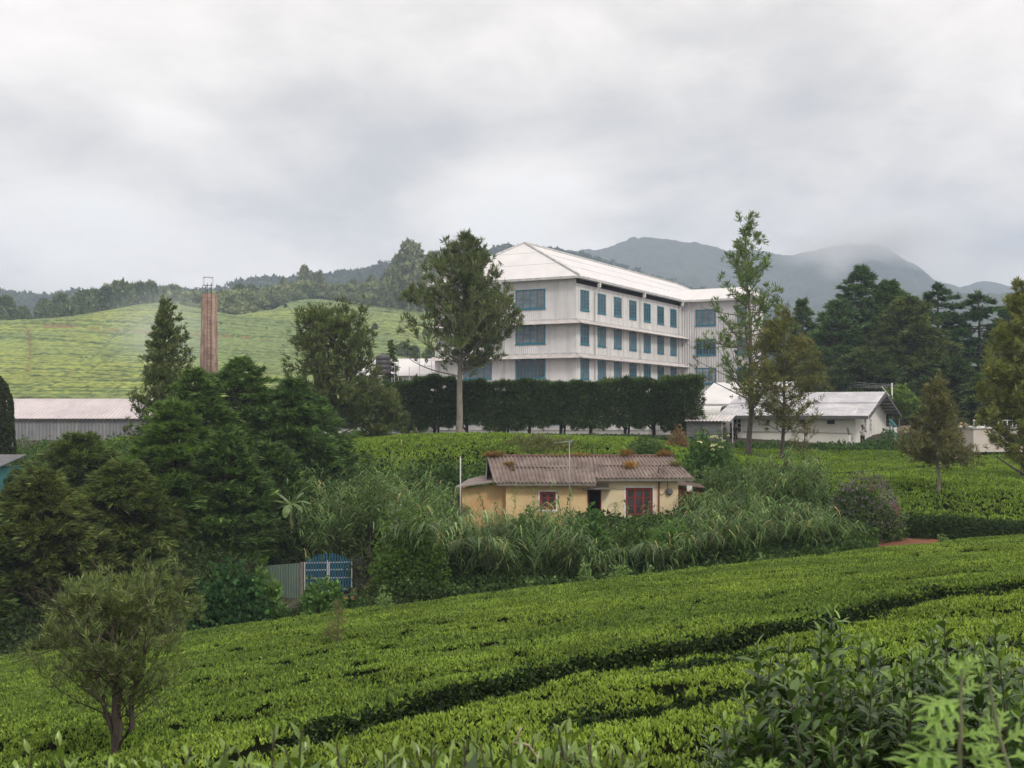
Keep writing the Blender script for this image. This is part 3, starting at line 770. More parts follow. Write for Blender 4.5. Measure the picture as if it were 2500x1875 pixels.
TH = math.radians(61.55)
ca, sa = math.cos(TH), math.sin(TH)
C0 = Vector((6.33, 115.0, -2.2)); ZB = -2.2
fac = empty('factory_building', C0, TH, 'large four storey white tea factory with pale hipped roof and rows of blue windows', 'factory')
def Z(z): return z - ZB            # height above the camera to local height
LEN, WID, WX, WW, WD = 54.0, 16.35, 29.5, 8.2, 6.0
EZ = 13.15
walls = MB()
def faces(mb, quads):
    for q in quads: mb.add(q, [tuple(range(len(q)))])
# left (gable side) wall, x = 0, corrugated
mb = MB(); mb.box(0, 0.12, 0, 0.15, WID, Z(EZ)); mb.build('wall', m_wall_l, fac)
# right wall, y = 0, flat sheets; stops under the ventilation gap
mb = MB(); mb.box(0.0, 0, 0, WX, 0.12, Z(EZ-0.62)); mb.build('wall', m_wall_r, fac)
mb = MB(); mb.box(0.16, 0.25, Z(EZ-0.72), WX, 0.4, Z(EZ)); mb.build('ventilation_gap', m_black, fac)
mb = MB(); mb.box(0.15, WID-0.15, 0, LEN, WID, Z(EZ)); mb.box(LEN-0.15, 0, 0, LEN, WID-0.15, Z(EZ)); mb.box(WX+WD, 0, 0, LEN-0.15, 0.15, Z(EZ)); mb.build('rear_wall', m_wall_r, fac)
# wing
mb = MB(); mb.box(WX, -WW, 0, WX+0.15, -0.01, Z(EZ)); mb.build('wing_wall', m_wall_w, fac)
mb = MB(); mb.box(WX+0.15, -WW, 0, WX+WD, -WW+0.15, Z(EZ)); mb.box(WX+WD-0.15, -WW+0.15, 0, WX+WD, 0, Z(EZ)); mb.build('wing_side_wall', m_wall_r, fac)
# roofs
OV = 0.55; RZ = EZ + 4.35
ex0, ey0, ex1, ey1 = -OV, -OV, LEN+OV, WID+OV; ym = WID/2; s = 5.0
def ribbed(mb, a, b, c, d, rib=0.9, h=0.05):
    """roof plane a-b (eave) c-d (ridge) with raised laps"""
    a, b, c, d = map(Vector, (a, b, c, d)); mb.slab([a, b, c, d] if (c-d).length > 0.01 else [a, b, c], 0.08)
mb = MB()
E = Z(EZ); Rr = Z(RZ)
mb.slab([(ex0,ey0,E),(ex1,ey0,E),(LEN-s,ym,Rr),(s-0.4,ym,Rr)], 0.07)
mb.slab([(ex1,ey1,E),(ex0,ey1,E),(s-0.4,ym,Rr),(LEN-s,ym,Rr)], 0.07)
mb.slab([(ex0,ey1,E),(ex0,ey0,E),(s-0.4,ym,Rr)], 0.07)
mb.slab([(ex1,ey0,E),(ex1,ey1,E),(LEN-s,ym,Rr)], 0.07)
roof = mb.build('roof', m_roof, fac)
mb = MB()
up = Vector((0,0,0.12))
for a, b in [((ex0,ey0,E),(s-0.4,ym,Rr)),((ex0,ey1,E),(s-0.4,ym,Rr)),((s-0.4,ym,Rr),(LEN-s,ym,Rr)),((ex1,ey0,E),(LEN-s,ym,Rr))]:
    mb.tube([Vector(a)+up, Vector(b)+up], 0.13, 6)
# sheet laps across the slopes
for t in (0.36, 0.70):
    a = Vector((ex0,ey1,E)).lerp(Vector((s-0.4,ym,Rr)), t); b = Vector((ex0,ey0,E)).lerp(Vector((s-0.4,ym,Rr)), t); mb.bar(a+up*0.7, b+up*0.7, 0.06, 0.03)
    a = Vector((ex0,ey0,E)).lerp(Vector((s-0.4,ym,Rr)), t); b = Vector((ex1,ey0,E)).lerp(Vector((LEN-s,ym,Rr)), t); mb.bar(a+up*0.7, b+up*0.7, 0.06, 0.03)
mb.build('ridge_cap', m_gut, roof)
mb = MB(); RW = Z(EZ+1.6); wxm = WX + WD/2
mb.slab([(WX-OV,-WW-OV,E),(WX-OV,ey0+0.02,E),(wxm,ey0+4.0,RW),(wxm,-WW+0.6,RW)][::-1], 0.07)
mb.slab([(WX+WD+OV,-WW-OV,E),(WX+WD+OV,ey0,E),(wxm,ey0+4.0,RW),(wxm,-WW+0.6,RW)], 0.07)
mb.slab([(WX-OV,-WW-OV,E),(WX+WD+OV,-WW-OV,E),(wxm,-WW+0.6,RW)], 0.07)
mb.build('wing_roof', m_roof, fac)
# gutters: boxed, with brackets, under the eave edge
mb = MB()
mb.box(ex0-0.16, ey0, E-0.20, ex0, ey1, E+0.02)
mb.box(ex0-0.16, ey0-0.16, E-0.20, WX-OV-0.16, ey0, E+0.02)
mb.box(WX-OV-0.16, -WW-OV, E-0.20, WX-OV, ey0-0.16, E+0.02)
for i in range(13): y = ey0 + 0.6 + i*1.32; mb.box(ex0-0.19, y, E-0.24, ex0-0.16, y+0.07, E+0.04)
for i in range(24): x = ex0 + 0.6 + i*1.22; mb.box(x, ey0-0.19, E-0.24, x+0.07, ey0-0.16, E+0.04)
for i in range(7): y = -WW + 0.3 + i*1.3; mb.box(WX-OV-0.19, y, E-0.24, WX-OV-0.16, y+0.07, E+0.04)
gut = mb.build('gutter', m_gut, fac)
mb = MB(); mb.box(ex0, ey0, E-0.14, WX-OV, 0.0, E-0.02); mb.box(ex0, 0, E-0.14, 0.0, ey1, E-0.02); mb.box(WX-OV, -WW-OV, E-0.14, WX, ey0, E-0.02)
mb.build('soffit', m_whitep, fac)
# downpipes
def downpipe(x, y, parent, head=True, z1=EZ-0.2, kx=0, ky=0):
    mb = MB(); 
    mb.tube([(x+kx, y+ky, Z(z1)), (x+kx, y+ky, Z(z1-0.55)), (x, y, Z(z1-0.95)), (x, y, 0.2)], 0.075, 8)
    if head: mb.box(x+kx-0.14, y+ky-0.14, Z(z1-0.5), x+kx+0.14, y+ky+0.14, Z(z1+0.02))
    mb.build('downpipe', m_whitep, parent)
for x in (4.15, 16.2, 28.2): downpipe(x, -0.12, fac, ky=-0.45)
for y in (8.16, 15.9): downpipe(-0.12, y, fac, kx=-0.45)
downpipe(WX-0.12, -WW+0.15, fac, kx=-0.4)
# awnings between the storeys: sloping corrugated sheets, mitred at the corner
def awning(zt, drop=0.42, out=0.95, wing=False):
    mb = MB(); n = int((WID+out)/0.16)
    # left side (along y) with real corrugation at its edge
    def strip(p0, p1, q0, q1, amp=0.03, per=0.17):
        """p: wall line, q: outer line"""
        p0, p1, q0, q1 = map(Vector, (p0, p1, q0, q1)); L = (q1-q0).length; k = max(2, int(L/per)*4)
        vs = []
        for i in range(k+1):
            t = i/k; w = amp*math.sin(i*math.pi/2)
            a = p0.lerp(p1, t); b = q0.lerp(q1, t)
            vs += [a+Vector((0,0,w)), b+Vector((0,0,w)), b+Vector((0,0,w-0.02)), a+Vector((0,0,w-0.02))]
        fs = []
        for i in range(k):
            for j in range(4): fs.append((4*i+j, 4*i+(j+1) % 4, 4*i+4+(j+1) % 4, 4*i+4+j))
        mb.add(vs, fs)
    z = Z(zt)
    strip((0, WID+0.3, z), (0, 0, z), (-out, WID+0.3, z-drop), (-out, -out, z-drop))
    strip((0, 0, z), (WX, 0, z), (-out, -out, z-drop), (WX, -out, z-drop))
    for i in range(9): y = 0.6 + i*1.9; mb.bar((-0.05, y, z-drop-0.15), (-out+0.1, y, z-drop-0.02), 0.06)
    for i in range(15): x = 0.8 + i*1.95; mb.bar((x, -0.05, z-drop-0.15), (x, -out+0.1, z-drop-0.02), 0.06)
    aw = mb.build('awning', m_awn, fac)
    mb = MB(); mb.bar((0, 0, z+0.06), (-out, -out, z-drop+0.06), 0.16, 0.05)
    mb.bar((-0.03, WID, z+0.05), (-0.03, 0, z+0.05), 0.06, 0.14); mb.bar((0, -0.03, z+0.05), (WX, -0.03, z+0.05), 0.06, 0.14)
    mb.build('flashing', m_gut, aw)
awning(8.98); awning(5.61); awning(2.75, 0.75, 2.1)
# windows
def window_mesh(w, h, lights, rows, cols, mf, mg, fr=0.09, depth=0.05, axis='x'):
    """returns frame mesh data, pane mesh data: window lies in local x-z plane, facing -y, origin at its lower left corner"""
    mb = MB(); d = depth
    mb.box(-0.06, -d-0.04, -0.07, w+0.06, 0, 0)                 # sill
    mb.box(0, -d, 0, fr, 0, h); mb.box(w-fr, -d, 0, w, 0, h); mb.box(fr, -d, 0, w-fr, 0, fr); mb.box(fr, -d, h-fr, w-fr, 0, h)
    lw = (w-2*fr)/lights
    for i in range(1, lights):
        x = fr + lw*i; mb.box(x-0.03, -d+0.005, fr, x+0.05, 0, h-fr)
    for i in range(lights):
        x0 = fr + lw*i + (0.03 if i else 0); x1 = fr + lw*(i+1) - (0.03 if i < lights-1 else 0)
        st = 0.045
        mb.box(x0, -d+0.01, fr, x0+st, -0.02, h-fr); mb.box(x1-st, -d+0.02, fr, x1, -0.02, h-fr)
        mb.box(x0+st, -d+0.02, fr, x1-st, -0.02, fr+st*1.4); mb.box(x0+st, -d+0.02, h-fr-st, x1-st, -0.02, h-fr)
        for c in range(1, cols):
            x = x0 + (x1-x0)*c/cols; mb.box(x-0.016, -d+0.012, fr+st, x+0.016, -0.02, h-fr-st)
        for q in range(1, rows):
            z = fr + (h-2*fr)*q/rows; mb.box(x0+st, -d+0.014, z-0.016, x1-st, -0.021, z+0.016)
    f = mb.build('window', mf); pm = MB(); pm.add([(fr, -0.022, fr), (w-fr, -0.022, fr), (w-fr, -0.022, h-fr), (fr, -0.022, h-fr)], [(0,1,2,3)])
    p = pm.build('pane', mg, f)
    return f
def place_window(proto, parent, loc, rz, used=[]):
    if proto.name not in used: o = proto; used.append(proto.name)
    else: o = copy_tree(proto)
    o.parent = parent; o.location = loc; o.rotation_euler = (0, 0, rz)
    k = (len(used) + int(abs(loc[0]*7.3 + loc[1]*3.1 + loc[2]*2.7))) % 5
    for ch in o.children:
        if ch.name.startswith('pane'): ch.material_slots[0].link = 'OBJECT'; ch.material_slots[0].material = (m_glass, m_glass_w, m_glass, m_glass_p, m_glass)[k]
    return o
wr = window_mesh(2.0, 2.03, 3, 5, 2, m_blue, m_glass)
wl_ = window_mesh(3.37, 1.98, 4, 4, 2, m_blue, m_glass_w)
ww = window_mesh(2.5, 1.95, 3, 4, 2, m_blue, m_glass)
for i in range(7):
    for zb, hh in ((9.96, 1), (6.57, 1), (3.12, 1)):
        place_window(wr, fac, (0.85+4.13*i, -0.0, Z(zb)), 0)
for y in (6.78, 12.9):
    for zb in (10.16, 6.66, 3.22): place_window(wl_, fac, (0, y, Z(zb)), -math.pi/2)
ww2 = window_mesh(1.15, 1.95, 2, 4, 1, m_blue, m_glass)
for zb in (10.1, 6.6, 3.16):
    place_window(ww, fac, (WX, -1.75, Z(zb)), -math.pi/2); place_window(ww2, fac, (WX, -6.85, Z(zb)), -math.pi/2)
# ground floor verandah windows and door on the left side
for y in (4.6, 9.6, 14.5): place_window(wl_, fac, (0, y, 0.9), -math.pi/2)

# ------------------------------------------------------------------ low annex in front of the wing (white sheet roof)
def gable_building(name, loc, rz, Lx, Wy, zw, zr, label, wallm, roofm, over=0.5, endover=0.5, trim=None, cat='building', ridge_axis='x', thick=0.07, roofh=None):
    """walls Lx by Wy, local x along the ridge, eaves at zw, ridge at zr (heights above base)"""
    root = empty(name, loc, rz, label, cat)
    mb = MB(); t = 0.15
    pent0 = [(0,0,0),(0,Wy,0),(0,Wy,zw),(0,Wy/2,zr-0.06),(0,0,zw)]
    for x in (0, Lx-t):
        p = [(x, a[1], a[2]) for a in pent0]; q = [(x+t, a[1], a[2]) for a in pent0]; k = 5
        mb.add(p+q, [tuple(range(k-1,-1,-1)), tuple(range(k,2*k))] + [(i,(i+1)%k,k+(i+1)%k,k+i) for i in range(k)])
    mb.box(t, 0, 0, Lx-t, t, zw); mb.box(t, Wy-t, 0, Lx-t, Wy, zw)
    mb.build('wall', wallm, root)
    sl = (zr-zw)/(Wy/2); mb = MB()
    mb.slab([(-endover,-over,zw-sl*over),(Lx+endover,-over,zw-sl*over),(Lx+endover,Wy/2,zr),(-endover,Wy/2,zr)], thick)
    mb.slab([(Lx+endover,Wy+over,zw-sl*over),(-endover,Wy+over,zw-sl*over),(-endover,Wy/2,zr),(Lx+endover,Wy/2,zr)], thick)
    rf = mb.build('roof', roofm, root)
    if trim:
        mb = MB()
        for x in (-endover-0.04, Lx+endover):
            mb.slab([(x,-over,zw-sl*over-0.16),(x,-over,zw-sl*over+0.05),(x,Wy/2,zr+0.05),(x,Wy/2,zr-0.16)], 0.04)
            mb.slab([(x,Wy+over,zw-sl*over-0.16),(x,Wy+over,zw-sl*over+0.05),(x,Wy/2,zr+0.05),(x,Wy/2,zr-0.16)], -0.04)
        mb.box(-endover, -over-0.05, zw-sl*over-0.20, Lx+endover, -over-0.003, zw-sl*over+0.03)
        mb.build('fascia', trim, rf)
    return root
m_iron = mat('pale_roof_iron', (0.68, 0.66, 0.67), (0.50, 0.49, 0.51), scale=0.8, rough=0.5, streak=((0.36,0.34,0.35), 1.5, 0.6), wave=('X', 0.25), spec=0.4)
m_fascia = mat('dark_grey_fascia', (0.075, 0.075, 0.08), (0.12, 0.12, 0.12), scale=2, rough=0.6)
m_render = mat('cream_white_render', (0.78, 0.755, 0.70), (0.68, 0.655, 0.59), scale=0.5, rough=0.85, streak=((0.42,0.41,0.36), 0.8, 0.35), bump=0.2, bscale=3)
m_wallx = mat('annex_corrugated_sheet', (0.50, 0.49, 0.49), (0.38, 0.375, 0.38), scale=0.6, rough=0.6, streak=((0.28,0.27,0.27), 2.0, 0.5), wave=('X', 0.25))
p = P(1702, 1080, 108)
an = gable_building('factory_annex', (p.x, p.y, -2.3), TH - math.pi/2, 7.6, 11.0, 3.05, 4.95, 'low white outbuilding with broad pale roof between factory wing and block hut', m_wallx, m_roof, 0.5, 0.2)
mb = MB(); mb.box(-0.25, -0.68, 2.72, 7.85, -0.50, 2.92); mb.build('gutter', m_gut, an)
mb = MB(); mb.box(4.4, -0.05, 0.8, 5.4, -0.005, 1.9); w_ = mb.build('window', m_whitep, an); mb = MB(); mb.box(4.5, -0.07, 0.9, 5.3, -0.052, 1.8); mb.build('pane', m_glass, w_)

# white shed with roof left of the factory
p = P(872, 1080, 133)
sh = gable_building('store_building', (p.x, p.y, -2.2), math.radians(-3), 11.5, 12.0, 6.3, 8.3, 'long low white store with plain bright roof, left of the factory', m_whitep, m_roof, 0.6, 0.4)
p1 = P(1058, 905, 126)
sf = empty('pipe_frame', (p1.x-0.5, p1.y, -2.2), 0, 'thin steel frame with sloping blue green braces against the left end of the factory', 'frame')
mb = MB()
for dx in (-1.0, 0.3, 0.9): mb.tube([(dx, 0, 0), (dx, 0, 6.2 + (1.6 if dx < 0.9 else 0))], 0.04, 6)
mb.bar((-1.0,0,7.0),(0.3,0,7.0),0.05); mb.bar((-1.0,0,6.1),(0.9,0,6.1),0.05); mb.build('post', m_gut, sf)
m_teal = mat('teal_paint', (0.06, 0.22, 0.24), (0.04, 0.15, 0.17), scale=3, rough=0.6)
mb = MB(); mb.bar((-5.2,0,4.2),(0.3,0,6.0),0.08); mb.bar((-5.2,0,3.9),(0.3,0,5.7),0.06); mb.build('brace', m_teal, sf)

# ------------------------------------------------------------------ water tank
p = P(935, 912, 104); tz = p.z
tank = empty('water_tank', (p.x, p.y, -2.2), 0, 'black round plastic water tank raised on a steel stand', 'water tank')
m_tank = mat('black_plastic', (0.055, 0.05, 0.055), (0.075, 0.068, 0.07), scale=1.5, rough=0.45)
h0 = tz + 2.2; mb = MB(); R_ = 0.66
pts = []; rad = []
for i, (zz, rr) in enumerate([(0,.97),(0.05,1),(0.3,1),(0.33,.97),(0.38,.97),(0.41,1),(0.7,1),(0.73,.97),(0.78,.97),(0.81,1),(1.1,1),(1.13,.97),(1.18,.97),(1.21,1),(1.48,1),(1.56,.93),(1.66,.6),(1.7,.32),(1.8,.3),(1.81,.02)]):
    pts.append((0,0,h0+zz)); rad.append(rr*R_)
mb.tube(pts, rad, 24); mb.build('tank_body', m_tank, tank)
mb = MB()
for sx in (-.6,.6):
    for sy in (-.6,.6): mb.bar((sx,sy,0),(sx,sy,h0-0.12),0.1)
mb.box(-.8,-.8,h0-.12,.8,.8,h0); mb.bar((-.6,-.6,1),(.6,-.6,3.4),.05); mb.bar((.6,-.6,1),(-.6,-.6,3.4),.05)
mb.build('stand', m_black, tank)
mb = MB()
for dx in (1.0, 1.35): mb.tube([(dx, 0.2, 0),(dx, 0.2, h0+1.1)], 0.025, 5)
for i in range(16): mb.bar((1.0,0.2,0.4+i*0.4),(1.35,0.2,0.4+i*0.4),0.025)
mb.tube([(2.3,0.4,0),(2.3,0.4,h0+0.6)],0.03,5); mb.build('ladder', m_gut, tank)

# ------------------------------------------------------------------ old concrete chimney
p = P(511, 719, 108); ctop = p.z
chim = empty('chimney', (p.x, p.y, -2.2), math.radians(24), 'tall weathered pinkish concrete chimney with a small steel guard on top', 'chimney')
m_conc = mat('weathered_concrete', (0.44, 0.31, 0.24), (0.24, 0.165, 0.13), scale=0.9, rough=0.9, lo=0.42, hi=0.60, streak=((0.13,0.095,0.08), 3.0, 0.85), bump=0.4, bscale=6)
hh = ctop + 2.2
def octa(r, c, z):
    k = r*(1-c); return [(r,-k,z),(r,k,z),(k,r,z),(-k,r,z),(-r,k,z),(-r,-k,z),(-k,-r,z),(k,-r,z)]
mb = MB(); lv_ = [(0,0.86),(hh*0.3,0.80),(hh*0.7,0.70),(hh-0.35,0.655),(hh-0.3,0.68),(hh,0.66)]
vs = []
for z_, r_ in lv_: vs += octa(r_, 0.42, z_)
fs = [(i*8+j, i*8+(j+1)%8, (i+1)*8+(j+1)%8, (i+1)*8+j) for i in range(len(lv_)-1) for j in range(8)]
vs += octa(0.5, 0.42, hh) + octa(0.5, 0.42, hh-0.8); b0 = (len(lv_)-1)*8; c0 = len(lv_)*8
fs += [(b0+j, b0+(j+1)%8, c0+(j+1)%8, c0+j) for j in range(8)] + [(c0+j, c0+(j+1)%8, c0+8+(j+1)%8, c0+8+j) for j in range(8)] + [tuple(c0+8+j for j in range(8))]
mb.add(vs, fs); sh_ = mb.build('shaft', m_conc, chim)
m_rust = mat('rusty_steel', (0.07, 0.05, 0.045), (0.13, 0.07, 0.045), scale=6, rough=0.8)
mb = MB()
for dx in (-0.30, 0.06): mb.tube([(dx,-0.90,0),(dx,-0.735,hh*0.7),(dx,-0.72,hh+1.0)], 0.028, 6)
for i in range(int(hh/0.35)):
    z_ = 0.3+i*0.35; y_ = -0.90+0.165*min(1, z_/(hh*0.7)); mb.bar((-0.30,y_,z_),(0.06,y_,z_),0.022)
mb.build('ladder', m_rust, chim)
mb = MB()
for zz in (0.85, 1.35): 
    pass
gx0, gx1, gy0, gy1 = -0.62, 0.18, -0.95, -0.35
for (x_, y_) in ((gx0,gy0),(gx1,gy0),(gx0,gy1),(gx1,gy1)): mb.bar((x_,y_,hh+0.78),(x_,y_,hh+1.5),0.02)
for zz in (hh+0.78, hh+1.5):
    mb.bar((gx0,gy0,zz),(gx1,gy0,zz),0.03); mb.bar((gx0,gy1,zz),(gx1,gy1,zz),0.03); mb.bar((gx0,gy0,zz),(gx0,gy1,zz),0.03); mb.bar((gx1,gy0,zz),(gx1,gy1,zz),0.03)
for dx in (-0.45, -0.30, 0.06): mb.bar((dx,-0.5,hh-0.1),(dx,-0.5,hh+0.8),0.045)
mb.build('guard_rail', m_rust, chim)

# ------------------------------------------------------------------ grey shed at the left
p = P(-60, 1070, 100)
m_grey = mat('grey_shed_sheet', (0.23, 0.235, 0.24), (0.17, 0.175, 0.185), scale=0.7, rough=0.6, streak=((0.36,0.36,0.37), 2.6, 0.6), wave=('X', 0.3))
m_pink = mat('pinkish_roof_sheet', (0.60, 0.53, 0.53), (0.50, 0.44, 0.45), scale=0.5, rough=0.65, streak=((0.40,0.34,0.35), 1.2, 0.4), wave=('X', 0.35))
shed = gable_building('storage_shed', (p.x, p.y, p.z-0.4), math.radians(-1), 15.0, 9.5, 2.15, 3.75, 'long grey corrugated shed with pinkish white roof, at the foot of the tea hill', m_grey, m_pink, 0.35, 0.3)

# ------------------------------------------------------------------ white bungalow on the right
bw = P(2089, 1089, 92); zb = -2.72
bl = gable_building('bungalow', (bw.x, bw.y, zb), TH, 12.2, 9.9, 0, 0, 'long low cream white bungalow with grey iron roof and two narrow doors in its gable', m_render, m_iron) if False else None
# local x runs away along the gable wall, local y runs left along the front; the ridge runs along local y
B = empty('bungalow', (bw.x, bw.y, zb), TH, 'long low cream white bungalow with worn grey iron roof and two narrow gable doors', 'bungalow')
GW, GL, bz, rz_ = 12.2, 9.9, 2.55, 4.25
mb = MB(); t = 0.18; pent = [(0,0),(GW,0),(GW,bz),(GW/2,rz_-0.08),(0,bz)]
for y in (0, GL-t):
    a = [(q[0], y, q[1]) for q in pent]; c = [(q[0], y+t, q[1]) for q in pent]
    mb.add(a+c, [tuple(range(5)), tuple(range(9,4,-1))] + [((i+1)%5, i, 5+i, 5+(i+1)%5) for i in range(5)])
mb.box(0, t, 0, t, GL-t, bz); mb.box(GW-t, t, 0, GW, GL-t, bz)
mb.build('wall', m_render, B)
ro, go = 0.75, 1.15; sl = (rz_-bz)/(GW/2)
mb = MB()
m_iron_y = mat('worn_roof_iron', (0.60, 0.585, 0.60), (0.44, 0.43, 0.46), scale=0.7, rough=0.5, streak=((0.30,0.28,0.30), 1.4, 0.7), wave=('Y', 0.22), spec=0.4, hi=0.62)
def sheet(p0, p1, q1, q0, per=0.22, amp=0.02, mbx=None):
    """corrugated thick sheet between eave p0-p1 and ridge q0-q1"""
    p0, p1, q0, q1 = map(Vector, (p0, p1, q0, q1)); L = (p1-p0).length; k = max(4, int(L/per)*6)
    n = (p1-p0).cross(q0-p0).normalized()
    if n.z < 0: n = -n
    vs = []
    for i in range(k+1):
        t_ = i/k; w = n*amp*math.sin(2*math.pi*i/6.0)
        a = p0.lerp(p1, t_)+w; b = q0.lerp(q1, t_)+w
        vs += [a, b, b-n*0.015, a-n*0.015]
    fs = []
    for i in range(k):
        for j in range(4): fs.append((4*i+j, 4*i+(j+1)%4, 4*i+4+(j+1)%4, 4*i+4+j))
    fs += [(0,3,2,1), (4*k, 4*k+1, 4*k+2, 4*k+3)]
    mbx.add(vs, fs)
mid = 0.52
xe = -ro; ze = bz - sl*ro; xm_ = xe + (GW/2-xe)*mid; zm_ = ze + (rz_-ze)*mid
sheet((xe,-go,ze),(xe,GL+go,ze),(xm_+0.15,GL+go,zm_+0.15*sl),(xm_+0.15,-go,zm_+0.15*sl), mbx=mb)
sheet((xm_,-go,zm_+0.05),(xm_,GL+go,zm_+0.05),(GW/2,GL+go,rz_+0.05),(GW/2,-go,rz_+0.05), mbx=mb)
sheet((GW+ro,-go,ze),(GW+ro,GL+go,ze),(GW/2,GL+go,rz_),(GW/2,-go,rz_), mbx=mb)
brf = mb.build('roof', m_iron_y, B)
mb = MB()
mb.box(xe-0.05, -go, ze-0.26, xe-0.004, GL+go, ze-0.03)
for y in (-go-0.05,):
    for s_, e_ in (((xe,y,ze-0.24),(GW/2,y,rz_-0.24)), ((GW+ro,y,ze-0.24),(GW/2,y,rz_-0.24))):
        a, b = Vector(s_), Vector(e_); mb.slab([a, b, b+Vector((0,0,0.25)), a+Vector((0,0,0.25))], 0.05)
mb.build('fascia', m_fascia, brf)
mb = MB()
for i in range(7):
    f_ = (i+0.5)/7
    for sgn in (0, 1):
        x_ = xe + (GW/2-xe)*f_ if not sgn else GW+ro - (GW/2+ro)*f_
        mb.box(x_-0.04, -go, ze+(rz_-ze)*f_-0.16, x_+0.04, 0, ze+(rz_-ze)*f_-0.06)
mb.build('rafter', m_fascia, brf)
# front windows (x = 0 plane), small with white frames
def small_window(y, z, w=0.72, h=0.42, louvre=False):
    mb = MB(); d = 0.05; f_ = 0.06
    mb.box(-d, y, z, 0, y+f_, z+h); mb.box(-d, y+w-f_, z, 0, y+w, z+h); mb.box(-d, y+f_, z, 0, y+w-f_, z+f_); mb.box(-d, y+f_, z+h-f_, 0, y+w-f_, z+h)
    if louvre:
        for q in (0.35, 0.62): mb.box(-d, y+f_, z+h*q, -0.01, y+w-f_, z+h*q+0.06)
    f = mb.build('window', m_whitep, B); mb = MB(); mb.box(-0.02, y+f_, z+f_, -0.005, y+w-f_, z+h-f_); mb.build('pane', m_black, f)
small_window(1.55, 1.62); small_window(3.85, 1.62); small_window(5.25, 1.62, louvre=True); small_window(6.75, 1.62, 0.4)
# end window with bars and planked panel beneath
mb = MB(); y0, y1 = 9.15, 9.88
for q in (y0, (y0+y1)/2-0.03, y1-0.06): mb.box(-0.08, q, 0.95, 0, q+0.06, 2.1)
for q in (0.95, 1.33, 1.7, 2.04): mb.box(-0.075, y0+0.06, q, 0, y1-0.06, q+0.05)
f = mb.build('window', m_whitep, B); mb = MB(); mb.box(-0.03, y0+0.06, 1.0, -0.006, y1-0.06, 2.04); mb.build('pane', m_glass, f)
mb = MB()
for i in range(5): mb.box(-0.05, 9.05, 0.08+i*0.16, -0.004, 9.9, 0.22+i*0.16)
mb.build('plank_panel', m_whitep, B)
# two narrow gable doors with glazed tops (y = 0 plane, facing -y)
def narrow_door(x, w=0.78):
    mb = MB(); mb.box(x, -0.07, 0.05, x+0.08, 0, 2.15); mb.box(x+w-0.08, -0.07, 0.05, x+w, 0, 2.15); mb.box(x+0.08, -0.07, 2.05, x+w-0.08, 0, 2.15)
    mb.box(x+0.08, -0.05, 0.05, x+w-0.08, -0.01, 1.0)
    for q in (1.0, 1.35, 1.7): mb.box(x+0.08, -0.06, q, x+w-0.08, -0.01, q+0.05)
    mb.box(x+w/2-0.02, -0.055, 1.05, x+w/2+0.02, -0.01, 2.05)
    d = mb.build('door', m_whitep, B); mb = MB(); mb.box(x+0.08, -0.03, 1.05, x+w-0.08, -0.012, 2.05); mb.build('pane', m_glass, d)
    mb = MB(); mb.tube([(x+w-0.14,-0.08,0.95),(x+w-0.14,-0.12,0.95),(x+w-0.26,-0.12,0.95)],0.015,6); mb.build('handle', m_rust, d)
narrow_door(3.0); narrow_door(5.0)
mb = MB(); mb.tube([(-0.06, 0.2, 0.45), (-0.06, 0.2, 1.0), (-0.06, 5.0, 1.06), (-0.06, 9.0, 1.02)], 0.03, 6); mb.build('water_pipe', m_gut, B)

# ------------------------------------------------------------------ block hut, arched canopy
p = P(1676, 1060, 93.5)
hut = empty('block_hut', (p.x, p.y, -2.75), math.radians(-8), 'low hut of bare grey concrete blocks under a lean-to roof of white wavy sheet', 'hut')
m_block, nt, b = mat_base('grey_block_wall'); L = nt.links.new
tcn = N(nt, 'ShaderNodeTexCoord'); mpn = N(nt, 'ShaderNodeMapping'); mpn.inputs['Rotation'].default_value = (math.radians(90), 0, 0); L(tcn.outputs['Object'], mpn.inputs[0])
bk = N(nt, 'ShaderNodeTexBrick'); bk.inputs['Scale'].default_value = 1.0; bk.inputs['Brick Width'].default_value = 0.42; bk.inputs['Row Height'].default_value = 0.22; bk.inputs['Mortar Size'].default_value = 0.012
bk.inputs['Color1'].default_value = (0.15, 0.155, 0.155, 1); bk.inputs['Color2'].default_value = (0.21, 0.21, 0.205, 1); bk.inputs['Mortar'].default_value = (0.10, 0.10, 0.10, 1)
L(mpn.outputs[0], bk.inputs['Vector']); L(bk.outputs['Color'], b.inputs['Base Color']); b.inputs['Roughness'].default_value = 0.95
mb = MB(); mb.box(0, 0, 0, 2.75, 0.15, 1.92); mb.box(0, 0.15, 0, 0.15, 2.2, 2.2); mb.box(0.15, 2.05, 0, 2.75, 2.2, 2.3); mb.build('wall', m_block, hut)
mb = MB(); mb.box(2.76, -0.02, 0, 2.86, 0.12, 1.95); mb.bar((3.62, 0.3, 0), (3.62, 0.3, 2.1), 0.06); mb.build('post', m_gut, hut)
mb = MB(); sheet((-0.15,-0.35,1.95),(3.4,-0.35,1.95),(4.0,2.5,2.42),(0.1,2.5,2.42), per=0.26, amp=0.03, mbx=mb); mb.build('roof', m_awn, hut)
mb = MB(); mb.bar((1.15,-0.14,1.85),(1.28,-0.14,1.25),0.09); mb.build('bracket', m_fascia, hut)
p = P(1737, 1060, 101)
arch = empty('arched_canopy', (p.x, p.y, -2.5), TH - math.pi/2, 'white barrel shaped sheet canopy over a white bay behind the block hut', 'canopy')
mb = MB(); n_ = 14; rr = 0.78; vs = []
for i in range(n_+1):
    a = math.pi*i/n_; y_, z_ = -rr*math.cos(a), 2.05 + 0.85*math.sin(a)
    vs += [(-1.6,y_,z_),(1.0,y_,z_),(1.0,y_*0.94,z_-0.05),(-1.6,y_*0.94,z_-0.05)]
